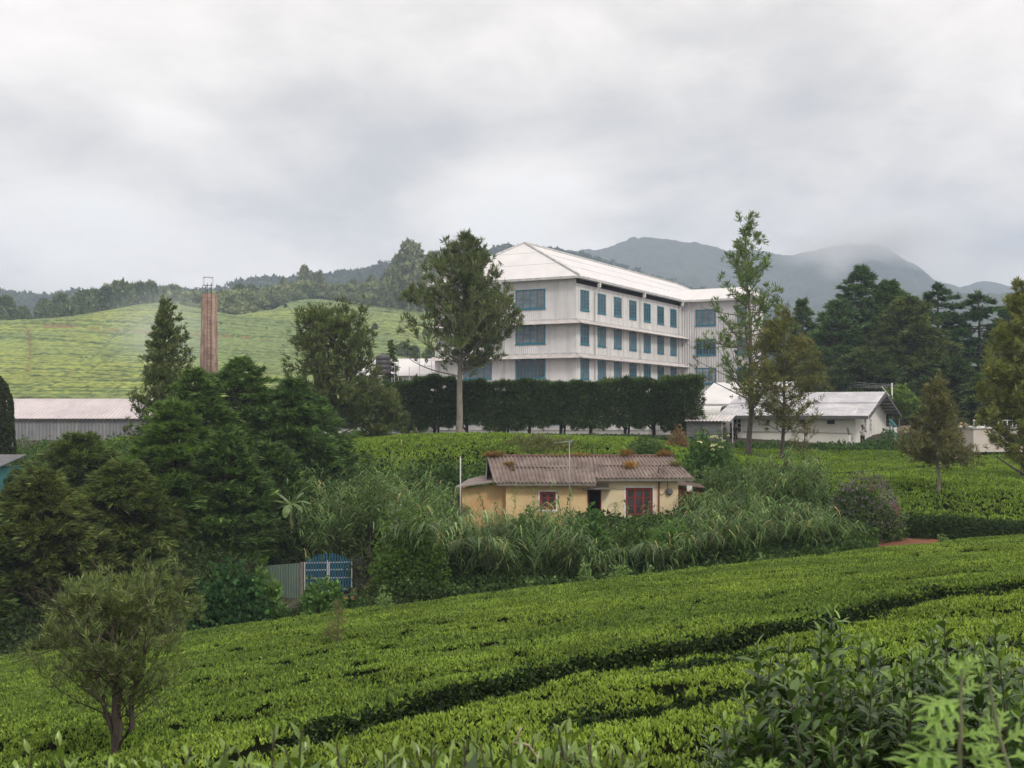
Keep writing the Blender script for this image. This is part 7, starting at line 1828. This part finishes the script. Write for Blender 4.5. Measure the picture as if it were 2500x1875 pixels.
# trees beyond the ridge line of the far hill at far left
# ------------------------------------------------------------------ unpruned tea near the camera
def near_leaf_shoot(base, d, n, Ls, r, Wr=0.40, z0=0.0, tipc=(0.16,0.25,0.04), oldc=(0.035,0.07,0.02), gap=0.035):
    """leaves spiralling up a shoot; every leaf is folded along its midrib (two quads per half)"""
    out = []
    d = np.array(d)/np.linalg.norm(d)
    return d
def leafy_stems(name, stems, label, cat, r, Lr=(0.06,0.10), Wf=0.36, base=(0.04,0.075,0.02), tip=(0.16,0.25,0.04), per_m=30, group=None, gloss=LEAF_GLOSSY, tipn=4, z_low=0.0, el0=0.5, loc=None):
    """stems: list of (root, direction, length)"""
    root = empty(name, loc, 0, label, cat, group); off = np.array(loc)
    tb = Tubes(5); C0_, D_, L_, W_, K_ = [], [], [], [], []
    for (p, d, ln) in stems:
        pts = bent(np.array(p)-off, d, ln, 6, r, 0.06, 0.06); tb.add(pts, np.linspace(0.0065, 0.0018, 7)*(1+ln*0.4))
        n = max(4, int(ln*per_m*(1-z_low))); f = z_low + (1-z_low)*(np.arange(n)+r.random(n)*0.5)/n
        q = np.stack([np.interp(f*6, range(7), pts[:, c]) for c in range(3)], 1)
        ax = nrm((pts[-1]-pts[-3])[None])[0]; az = np.arange(n)*2.4 + r.random()*6
        ref = nrm(np.cross(ax, [0.3, 0.9, 0.1])[None])[0]; ref2 = np.cross(ax, ref)
        radial = np.cos(az)[:, None]*ref + np.sin(az)[:, None]*ref2
        fromtop = (n-1-np.arange(n)); up_ = np.where(fromtop < tipn, 1.9-0.35*fromtop, el0 + 0.35*r.random(n))[:, None]
        dd = nrm(radial + ax*up_ + r.normal(size=(n, 3))*0.18)
        C0_.append(q); D_.append(dd); sz = (Lr[0]+(Lr[1]-Lr[0])*r.random(n))*np.where(fromtop < 3, 0.62+0.1*fromtop, 1.0); L_.append(sz)
        k_ = np.clip(1-fromtop/(tipn+2.0), 0, 1); K_.append(k_)
    C0_ = np.concatenate(C0_); D_ = np.concatenate(D_); L_ = np.concatenate(L_); K_ = np.concatenate(K_); n = len(C0_)
    side = nrm(np.cross(D_, np.array([0, 0, 1.0])) + r.normal(size=(n, 3))*0.15); up_ = np.cross(side, D_); W_ = L_*Wf*(0.85+0.3*r.random(n))
    # 3 stations + tip, midrib lower than the margins, drooping tip
    st = [(0.0, 0.04, 0.0), (0.28, 0.40, 0.02), (0.62, 0.42, 0.0), (0.86, 0.2, -0.05)]
    vs = []
    for t_, w_, b_ in st:
        c = C0_ + D_*(L_*t_)[:, None] + up_*(L_*b_)[:, None]
        vs += [c - side*(W_*w_)[:, None]*1.15 + up_*(W_*w_*0.45)[:, None], c, c + side*(W_*w_)[:, None]*1.15 + up_*(W_*w_*0.45)[:, None]]
    vs.append(C0_ + D_*L_[:, None] + up_*(L_*-0.10)[:, None])
    V = np.stack(vs, 1); k = V.shape[1]; V = V.reshape(-1, 3)
    q = []
    for s in range(3):
        for j in (0, 1): q.append([3*s+j, 3*s+j+1, 3*s+4+j, 3*s+3+j])
    q += [[9, 10, 12, 12], [10, 11, 12, 12]]
    q4 = np.array(q[:6]); q3 = np.array([[9, 10, 12], [10, 11, 12]])
    idx = np.arange(n)[:, None, None]*k
    Q4 = (idx + q4[None]).reshape(-1, 4); Q3 = (idx + q3[None]).reshape(-1, 3)
    col = (np.array(base)*(1-K_[:, None]) + np.array(tip)*K_[:, None])*(0.72+0.56*r.random((n, 1)))
    mid = r.random((n, 1)) < 0.3; col = np.where(mid, col*1.35, col)
    cols = np.repeat(col, k, 0)
    me = bpy.data.meshes.new('leaves'); fl_ = [tuple(a) for a in Q4] + [tuple(a) for a in Q3]
    me.from_pydata(V.tolist(), [], fl_); me.polygons.foreach_set('use_smooth', [True]*len(fl_))
    a = me.color_attributes.new('Col', 'FLOAT_COLOR', 'POINT'); c4 = np.ones((len(V), 4), dtype=np.float32); c4[:, :3] = cols; a.data.foreach_set('color', c4.ravel())
    tb.build('stem', m_twig, root); link_mesh('leaves', me, gloss, root)
    return root
m_twig = mat('green_brown_twig', (0.07, 0.075, 0.03), (0.045, 0.035, 0.022), scale=20, rough=0.7)
r = np.random.default_rng(101)
def stem_to(px, py, D, r, spread=0.25, base=None, ground=None):
    """stem whose tip is seen at px, py at distance D"""
    t_ = np.array(P(px, py, D)); g = gz(t_[0], D) if ground is None else ground
    h = t_[2]-g; rt = np.array([t_[0]+r.normal()*spread*h*0.5, D+r.normal()*spread*h*0.4, g])
    return rt, t_-rt, np.linalg.norm(t_-rt)
def mass(pts, n, D0, D1, low=0.0, jit=18):
    """stems with tips spread below an outline pts [(px, py)]"""
    px = pts[0][0] + (pts[-1][0]-pts[0][0])*r.random(n); out = []
    for a in px:
        D = D0+(D1-D0)*r.random(); py = np.interp(a, [q[0] for q in pts], [q[1] for q in pts]) + abs(r.normal())*jit + low*r.random(); out.append((a, py, D))
    return out
# right foreground bush
tips = [(1852,1562,4.9),(1902,1560,4.8),(1935,1590,5.0),(2000,1478,5.0),(2004,1500,5.02),(2062,1512,5.1),(1975,1532,5.0),(2060,1560,5.2),(2120,1556,5.3),(1880,1600,4.8),(2310,1503,5.4),(2445,1505,5.5),(2350,1530,5.6),(2480,1520,5.4),(2270,1545,5.5),(2150,1590,5.3),(2210,1568,5.4),(2240,1590,5.3),(2390,1548,5.5),(2130,1570,5.5)]
tips += mass([(1760,1800),(1800,1720),(1840,1660),(1880,1640),(2000,1610),(2150,1610),(2300,1570),(2560,1560),(2700,1560)], 430, 4.5, 6.2, 260, 22)
stems = []
for (a, b_, D) in tips:
    p_, d, ln = stem_to(a, b_, D, r, 0.16); stems.append((p_, d, ln))
leafy_stems('tea_bush', stems, 'tall unpruned tea bush with dark glossy shoots, lower right', 'tea bush', r, (0.06,0.10), 0.38, per_m=58, loc=tuple(P(2150, 1870, 5.2)), base=(0.05,0.095,0.025), tip=(0.17,0.27,0.045), z_low=0.1)
tips = mass([(2080,1620),(2200,1590),(2350,1560),(2500,1535),(2800,1500)], 150, 6.2, 7.6, 60, 16)
stems = [stem_to(a, b_, D, r, 0.15) for (a, b_, D) in tips]
leafy_stems('tea_bush', stems, 'paler unpruned tea bush behind the tall dark one, at the right edge', 'tea bush', r, (0.06,0.09), 0.38, per_m=26, loc=tuple(P(2450, 1700, 6.9)), base=(0.055,0.10,0.025), tip=(0.18,0.28,0.045), z_low=0.3, tipn=6)
tips = mass([(1700,1830),(1760,1790),(1850,1760),(1900,1790)], 60, 5.6, 6.8, 60, 20)
stems = [stem_to(a, b_, D, r, 0.15) for (a, b_, D) in tips]
leafy_stems('tea_bush', stems, 'low dark tea bush at the left foot of the tall unpruned one', 'tea bush', r, (0.05,0.08), 0.36, per_m=30, loc=tuple(P(1780, 1870, 6.2)), z_low=0.3)
# shoots along the bottom edge
grp = [
 ('young tea shoots with rounded leaves near the bottom left corner', [(172,1792,2.9),(150,1815,2.9),(120,1850,2.8),(220,1835,2.9),(320,1835,2.9),(300,1860,2.8),(250,1862,2.8)], (0.10,0.17,0.035)),
 ('tea shoots at the bottom left of centre, below the fork of the young tree', [(430,1830,3.0),(478,1826,2.9),(395,1835,3.0),(500,1862,2.8),(450,1858,2.8),(540,1850,2.9),(580,1822,3.0),(600,1848,2.9)], (0.10,0.17,0.035)),
 ('tallest cluster of tea shoots on the bottom edge, left of the long path end', [(712,1745,2.8),(704,1775,2.8),(650,1800,3.0),(672,1812,2.9),(790,1795,3.0),(765,1818,2.9),(735,1800,2.9),(690,1830,2.8),(840,1838,3.0),(880,1830,3.1),(820,1858,2.8),(610,1850,2.8)], (0.11,0.18,0.035)),
 ('dense dark tea shoots at the bottom centre', [(950,1852,3.0),(1000,1850,3.0),(1040,1840,3.1),(1100,1800,3.0),(1110,1815,3.0),(1150,1775,3.1),(1165,1768,3.0),(1180,1790,3.1),(1230,1782,3.1),(1260,1790,3.0),(1215,1810,3.0)], (0.055,0.10,0.025)),
 ('dense tea shoots right of the bare pale twig at the bottom', [(1340,1766,3.0),(1375,1755,3.0),(1382,1775,3.1),(1420,1800,3.0),(1460,1805,3.1),(1300,1790,3.0),(1350,1800,3.0),(1440,1830,3.0),(1490,1840,3.0),(1400,1830,2.9),(1520,1855,3.0)], (0.05,0.095,0.025))]
lims = [(80,360),(360,640),(600,930),(930,1290),(1280,1560)]
for (lab, tp, bs), (a0, a1) in zip(grp, lims):
    n_extra = 26 if a0 < 900 else 46
    ex = [(a0+(a1-a0)*r.random(), 1862+30*r.random() if a0 < 900 else 1815+60*r.random(), 2.7+0.5*r.random()) for _ in range(n_extra)]
    stems = []
    for (a, b_, D) in tp+ex:
        t_ = np.array(P(a, b_, D)); h = 0.42+0.12*r.random(); rt = t_ - np.array([r.normal()*0.06, r.normal()*0.06, h]); stems.append((rt, t_-rt, h))
    leafy_stems('tea_bush', stems, lab, 'tea bush', r, (0.055,0.085), 0.36, per_m=36, loc=tuple(P((a0+a1)/2, 1990, 2.9)), base=bs, tip=(0.18,0.27,0.05), tipn=4)
# bush body that carries these shoots, just under the frame
c0 = []
n = 5200; x = -1.5+2.0*r.random(n); D = 2.55+1.0*r.random(n); zt = np.array([P(1250, 1890, q).z for q in D]); g = G(x, D)
c = np.c_[x, D, g + (zt-0.03-g)*r.random(n)**0.5]
V, Q, C = cluster_leaves(c, nrm(runit(n, r)+np.array([0, 0, 0.8])), 2, 0.07, 0.028, 0.6, r, (0.04,0.075,0.02), 0.3, (0.08,0.13,0.03), 0, 0.2)
o = np_mesh('tea_hedge_leaves', V, Q, LEAF_GLOSSY, None, C); tag(o, 'dark leaves of the tea hedge along the bottom edge', 'tea hedge', kind='stuff')
# bare pale twig
mb = MB(); q = [P(1272,1775,2.95), P(1266,1790,2.95), P(1262,1806,2.95), P(1258,1812,2.95)]; q2 = [P(1255,1813,2.95), P(1275,1815,2.95), P(1290,1820,2.97), P(1310,1845,2.97), P(1315,1890,2.97)]
o_ = Vector(q2[-1]); mb.tube([a-o_ for a in q], 0.0032, 6); mb.tube([a-o_ for a in q2], [0.003,0.0035,0.0035,0.003,0.003], 6)
o = mb.build('twig', mat('pale_bare_twig', (0.42,0.33,0.22), (0.30,0.24,0.17), scale=30, rough=0.8)); o.location = o_; tag(o, 'bare pale forked twig among the bottom centre tea shoots', 'twig')
# mugwort like weed very close at the right
def lobed_leaf(mbl, p, d, L, up, r):
    """leaf cut into pointed lobes along a midrib"""
    d = nrm(np.array(d, float)[None])[0]; s = nrm(np.cross(d, up)[None])[0]; nn = np.cross(s, d); Vv, Qq = [], []
    def add(a, b, w):
        t_ = b-a; l_ = np.linalg.norm(t_); t_ = t_/l_; ss = np.cross(t_, nn); i = len(mbl['v'])
        for f_, w_ in ((0, .25), (0.4, 1.0), (0.75, 0.55)):
            c = a + t_*l_*f_ - nn*l_*0.10*f_*f_; mbl['v'] += [c-ss*w*w_+nn*w*0.25*w_, c, c+ss*w*w_+nn*w*0.25*w_]
        mbl['v'].append(b - nn*l_*0.16)
        for a_ in (0, 3):
            mbl['f'] += [(i+a_, i+a_+1, i+a_+4, i+a_+3), (i+a_+1, i+a_+2, i+a_+5, i+a_+4)]
        mbl['f'] += [(i+6, i+7, i+9), (i+7, i+8, i+9)]; col = np.array([0.17,0.27,0.075])*(0.8+0.35*r.random()); mbl['c'] += [col]*10
    add(p, p+d*L, L*0.075)
    for f_, sz, an in ((0.25, 0.30, 1.0), (0.42, 0.46, 0.8), (0.62, 0.40, 0.62)):
        for sg in (-1, 1):
            a = p + d*L*f_ - nn*L*0.08*f_*f_; dd = nrm((d*math.cos(an)+s*sg*math.sin(an))[None])[0]; b = a+dd*L*sz; add(a, b, L*0.055)
            if sz > 0.35:
                a2 = a+dd*L*sz*0.4; d2 = nrm((dd*0.8+s*sg*0.6)[None])[0]; add(a2, a2+d2*L*sz*0.4, L*0.03)
def weed_plant(name, stem_px, leaves, label, D, seed):
    r = np.random.default_rng(seed); pts = [np.array(P(a, b_, D)) for a, b_ in stem_px]; off = np.array([pts[0][0], pts[0][1], gz(pts[0][0], pts[0][1])])
    root = empty(name, tuple(off), 0, label, 'weed'); pts = [np.array([pts[0][0]+0.02, pts[0][1], off[2]])] + pts
    tb = Tubes(8); tb.add(np.array(pts)-off, np.r_[0.006, np.linspace(0.0045, 0.0016, len(pts)-1)]); tb.build('stem', m_twig2, root)
    mbl = dict(v=[], f=[], c=[])
    for (a, b_, a2, b2, dz) in leaves:
        p0 = np.array(P(a, b_, D)); p1 = np.array(P(a2, b2, D+dz*0.35)); lobed_leaf(mbl, p0-off, p1-p0, np.linalg.norm(p1-p0), np.array([0.05, -0.45, 1.0]), r)
    me = bpy.data.meshes.new('leaves'); me.from_pydata([tuple(a) for a in mbl['v']], [], mbl['f']); me.polygons.foreach_set('use_smooth', [True]*len(mbl['f']))
    at = me.color_attributes.new('Col', 'FLOAT_COLOR', 'POINT'); c4 = np.ones((len(mbl['v']), 4), dtype=np.float32); c4[:, :3] = mbl['c']; at.data.foreach_set('color', c4.ravel())
    link_mesh('leaves', me, LEAF, root); return root
m_twig2 = mat('weed_stem', (0.13,0.17,0.08), (0.16,0.13,0.09), scale=20, rough=0.7)
weed_plant('mugwort', [(2340,1990),(2342,1880),(2346,1780),(2345,1700),(2350,1632)],
  [(2344,1710,2240,1722,-.1),(2344,1716,2255,1772,-.15),(2345,1700,2390,1660,.02),(2346,1695,2312,1640,.0),(2348,1660,2325,1600,0),(2350,1655,2385,1595,0),(2350,1650,2352,1608,.02),(2348,1680,2300,1690,.05),
   (2344,1790,2245,1800,-.1),(2343,1800,2440,1775,-.05),(2342,1810,2420,1840,-.1),(2342,1850,2215,1830,-.12),(2342,1860,2185,1870,-.15),(2341,1850,2460,1850,-.1),(2341,1900,2200,1925,-.12),(2343,1740,2395,1745,.05)],
  'light green jagged leaved weed nearest the camera, bottom right corner', 1.55, 1)
weed_plant('mugwort', [(2480,1990),(2470,1900),(2440,1800),(2420,1700),(2418,1640)],
  [(2445,1810,2400,1740,.05),(2448,1815,2530,1760,0),(2450,1820,2380,1820,0),(2460,1850,2560,1830,0),(2440,1790,2450,1725,.05),(2470,1890,2570,1900,-.05),(2466,1870,2380,1890,-.05)],
  'second jagged leaved weed with thin bare flower stalk, right of the nearest one', 1.75, 2)
weed_plant('mugwort', [(1862,2000),(1860,1930),(1858,1880)], [(1858,1882,1815,1850,0),(1858,1880,1905,1852,0),(1858,1880,1852,1845,0),(1859,1890,1800,1880,-.05),(1859,1892,1920,1885,-.05)],
  'small light weed tip at the bottom edge under the tall tea bush', 1.7, 3)
q = P(2418,1638,1.75); q1 = P(2350,1630,1.55)
for (pp, lab) in ((q, 'brown'), (q1, 'cream')): pass

# ------------------------------------------------------------------ wires
m_wire = mat('dull_wire', (0.35,0.36,0.37), rough=0.6)
def wire(a, b, sag, label, rad=0.012, name='wire', k=14, material=None):
    a, b = Vector(a), Vector(b); mb = MB(); pts = [(b-a)*(i/k) - Vector((0, 0, sag*4*(i/k)*(1-i/k))) for i in range(k+1)]
    mb.tube(pts, rad, 5, caps=False); o = mb.build(name, material or m_wire); o.location = a; tag(o, label, 'wire')
up_ = empty('utility_pole', on_ground(2178, 103), 0, 'short pale utility pole carrying the wires behind the bungalow', 'pole')
gz0 = gz(*up_.location[:2]); ht = P(2178, 935, 103).z - up_.location.z
mb = MB(); mb.tube([(0,0,0),(0,0,ht)], [0.09,0.07], 8); mb.bar((0,0,ht-1.4),(-0.9,0,ht-0.3),0.06); mb.build('mast', m_gut, up_)
mb = MB(); mb.bar((-0.45,0,ht-0.2),(0.45,0,ht-0.2),0.07); mb.build('crossarm', m_tim, up_)
for i, (dy, lab) in enumerate([(0,'uppermost thin wire running from the factory to the utility pole'),(7,'second wire below the uppermost, running to the utility pole'),(12,'third wire running to the utility pole'),(18,'lowest wire of the set running to the utility pole')]):
    wire(P(1962, 905+dy, 120), P(2177-3*i, 938+dy*0.45, 103), 0.35, lab, 0.014)
wire(P(1800, 1160, 57), P(2432, 1116, 62), 0.25, 'single dark cable across the upper tea from the elder bush to the yellowish tree', 0.012, material=m_black)
# broken dark branch jutting from the tree at the right edge
bt = [o for o in COL.objects if o.get('label', '').startswith('light yellowish green feathery')][0]
a = np.array(P(2515, 1165, 62)) - np.array(bt.location); b_ = np.array(P(2470, 1140, 62)) - np.array(bt.location); c_ = np.array(P(2432, 1114, 62)) - np.array(bt.location)
tb = Tubes(7); tb.add(np.array([[0,0,a[2]-0.3], a, b_, c_]), [0.10,0.085,0.06,0.03]); tb.build('branch', m_bark_dark, bt)

# ------------------------------------------------------------------ people
m_skin = mat('brown_skin', (0.16,0.08,0.05), rough=0.6); m_hair = mat('black_hair', (0.015,0.013,0.012), rough=0.6)
def skin_mesh(name, verts, edges, radii, material, parent, root_i=0, sub=2):
    me = bpy.data.meshes.new(name); me.from_pydata(verts, edges, []); me.update()
    o = link_mesh(name, me, material, parent)
    sk = o.modifiers.new('skin', 'SKIN'); sk.use_smooth_shade = True
    for i, rr in enumerate(radii):
        v = me.skin_vertices[0].data[i]; v.radius = (rr, rr) if not isinstance(rr, tuple) else rr; v.use_root = (i == root_i)
    ss = o.modifiers.new('sub', 'SUBSURF'); ss.levels = sub; ss.render_levels = sub
    return o
def person(loc, rz, label, shirt, trousers, pose='stand', hat=None, long_sleeve=True, hair_long=False):
    root = empty('person', loc, rz, label, 'person')
    # facing -y; heights in metres
    if pose == 'camera':
        LA = [(-0.19,0,1.40),(-0.27,-0.10,1.18),(-0.08,-0.20,1.50)]; RA = [(0.19,0,1.40),(0.30,-0.08,1.20),(0.08,-0.20,1.51)]
    elif pose == 'reach':
        LA = [(-0.19,0,1.40),(-0.26,-0.05,1.14),(-0.24,-0.18,0.92)]; RA = [(0.19,0,1.40),(0.30,-0.03,1.14),(0.40,-0.12,0.93)]
    else:
        LA = [(-0.19,0,1.40),(-0.24,0.02,1.12),(-0.23,-0.08,0.87)]; RA = [(0.19,0,1.40),(0.25,0.02,1.12),(0.22,-0.12,0.88)]
    v = [(0,0,0.95),(0,0.0,1.15),(0,0.01,1.36),(0,0,1.47),(0,-0.015,1.56),(0,-0.02,1.65),(0,-0.015,1.71)]
    rad = [(0.15,0.11),(0.13,0.10),(0.16,0.11),0.055,0.075,0.088,0.06]
    e = [(0,1),(1,2),(2,3),(3,4),(4,5),(5,6)]
    def chain(start, pts, rs):
        pr = start
        for p_, r_ in zip(pts, rs): v.append(p_); rad.append(r_); e.append((pr, len(v)-1)); pr = len(v)-1
        return pr
    for A, sg in ((LA, -1), (RA, 1)):
        h = chain(2, A + [tuple(np.array(A[2]) + np.array([0.0, -0.03, 0.03 if pose == 'camera' else -0.07]))], [0.055,0.042,0.030,0.028])
        hp = np.array(v[-1])
        for j, ln in enumerate((0.06,0.07,0.065,0.05)):
            o_ = np.array([(j-1.5)*0.017, 0, 0]); dr = np.array([0, -0.25, -1.0]) if pose != 'camera' else np.array([-sg*0.5, -0.6, 0.6]); dr = dr/np.linalg.norm(dr)
            chain(h, [tuple(hp+o_+dr*0.03), tuple(hp+o_+dr*(0.03+ln*0.5)), tuple(hp+o_+dr*(0.03+ln)+np.array([0,-0.01,0]))], [0.009,0.0085,0.008])
        chain(h, [tuple(hp+np.array([-sg*0.03,-0.02,0.0])), tuple(hp+np.array([-sg*0.045,-0.04,-0.02]))], [0.011,0.009])
    for sg in (-1, 1):
        chain(0, [(sg*0.09,0,0.88),(sg*0.10,-0.01,0.48),(sg*0.10,0.01,0.09),(sg*0.105,-0.12,0.04)], [0.085,0.058,0.04,0.038])
    chain(4, [(0,-0.10,1.60)], [0.016])   # nose
    for sg in (-1, 1): chain(5, [(sg*0.085,0.0,1.61)], [0.018])
    body = skin_mesh('body', v, e, rad, m_skin, root)
    # clothes follow the same joints, a little wider
    sv = [(0,0,0.90),(0,0,1.15),(0,0.01,1.36),(0,0,1.43)]; se = [(0,1),(1,2),(2,3)]; sr = [(0.175,0.135),(0.16,0.125),(0.185,0.13),0.08]
    for A in (LA, RA):
        b0 = 2
        for k_, (p_, r_) in enumerate(zip(A[:3] if long_sleeve else A[:2], (0.072,0.056,0.044))):
            sv.append(p_ if k_ < 2 else tuple(np.array(A[1])*0.25+np.array(A[2])*0.75)); sr.append(r_); se.append((b0, len(sv)-1)); b0 = len(sv)-1
    skin_mesh('shirt', sv, se, sr, shirt, root, 0)
    tv = [(0,0,0.98)]; te = []; trr = [(0.165,0.125)]
    for sg in (-1, 1):
        b0 = 0
        for p_, r_ in (((sg*0.09,0,0.86),0.098),((sg*0.10,-0.01,0.48),0.075),((sg*0.10,0.01,0.12),0.062)):
            tv.append(p_); trr.append(r_); te.append((b0, len(tv)-1)); b0 = len(tv)-1
    skin_mesh('trousers', tv, te, trr, trousers, root, 0)
    hv = [(0,0.01,1.68),(0,0.0,1.745)] + ([(0,0.07,1.60),(0,0.08,1.45)] if hair_long else [(0,0.055,1.63)]); he = [(0,1)] + ([(0,2),(2,3)] if hair_long else [(0,2)])
    skin_mesh('hair', hv, he, [0.088,0.055]+([0.07,0.05] if hair_long else [0.06]), m_hair, root, 0)
    for sg in (-1, 1):
        mb = MB(); mb.tube([(sg*0.032,-0.098,1.645),(sg*0.032,-0.104,1.645)],[0.011,0.009],8); mb.build('eye', m_hair, body)
    mb = MB(); mb.tube([(-0.025,-0.092,1.565),(0,-0.100,1.562),(0.025,-0.092,1.565)],0.006,6); mb.build('mouth', m_redp, body)
    if hat is not None:
        mb = MB(); mb.tube([(0,-0.015,1.70),(0,-0.015,1.75),(0,-0.015,1.80),(0,-0.015,1.815)],[0.105,0.105,0.08,0.02],14); mb.add([(-0.08,-0.10,1.705),(0.08,-0.10,1.705),(0.06,-0.2,1.69),(-0.06,-0.2,1.69),(-0.08,-0.10,1.715),(0.08,-0.10,1.715),(0.06,-0.2,1.70),(-0.06,-0.2,1.70)],[(0,3,2,1),(4,5,6,7),(0,1,5,4),(1,2,6,5),(2,3,7,6),(3,0,4,7)]); mb.build('cap', hat, root)
    return root
m_stripe, nt, b = mat_base('striped_knit'); tcn = N(nt, 'ShaderNodeTexCoord'); wv = N(nt, 'ShaderNodeTexWave', wave_type='BANDS', bands_direction='Z'); wv.inputs['Scale'].default_value = 3.2
nt.links.new(tcn.outputs['Object'], wv.inputs['Vector']); mx = N(nt, 'ShaderNodeMix', data_type='RGBA'); mx.inputs[6].default_value = (0.16,0.155,0.15,1); mx.inputs[7].default_value = (0.6,0.58,0.55,1)
nt.links.new(wv.outputs['Fac'], mx.inputs[0]); nt.links.new(mx.outputs[2], b.inputs['Base Color'])
m_dk = mat('dark_cloth', (0.02,0.019,0.022), rough=0.9); m_maroon = mat('maroon_cloth', (0.05,0.02,0.03), rough=0.9); m_whc = mat('white_cloth', (0.68,0.67,0.66), rough=0.9)
q = P(2106, 1090, 90.6)
pc = person((q.x, q.y, -2.85), 0.15, 'person in striped top and black trousers, holding up a camera at the bungalow doors', m_stripe, m_dk, 'camera')
mb = MB(); mb.box(-0.07,-0.06,-0.045,0.07,0.0,0.045); mb.tube([(0,-0.06,0),(0,-0.12,0)],0.032,12); ci = mb.build('photo_camera', m_black); ci.location = (q.x+0.03, q.y-0.21, -2.85+1.56); ci.rotation_euler = (0,0,0.15)
tag(ci, 'small black photo camera held before the face of the person in stripes', 'camera')
q = P(2170, 1080, 99); person((q.x, q.y, -2.75), -0.8, 'person in white shirt, half hidden behind the right corner of the bungalow', m_whc, m_dk, 'reach')
q = P(1769, 1080, 92.5); person((q.x, q.y, -2.72), 0.9, 'person in black with a cap standing in the opening right of the block hut', m_dk, m_dk, 'stand', hat=m_dk)
q = P(1786, 1080, 96); person((q.x, q.y, -2.75), 1.2, 'person in dark maroon clothes, left one of the pair at the bungalow end window', m_maroon, m_dk, 'stand', hair_long=True)
q = P(1796, 1080, 95.4); person((q.x, q.y, -2.75), -0.6, 'person in black clothes, right one of the pair at the bungalow end window', m_dk, m_dk, 'stand', hair_long=True)
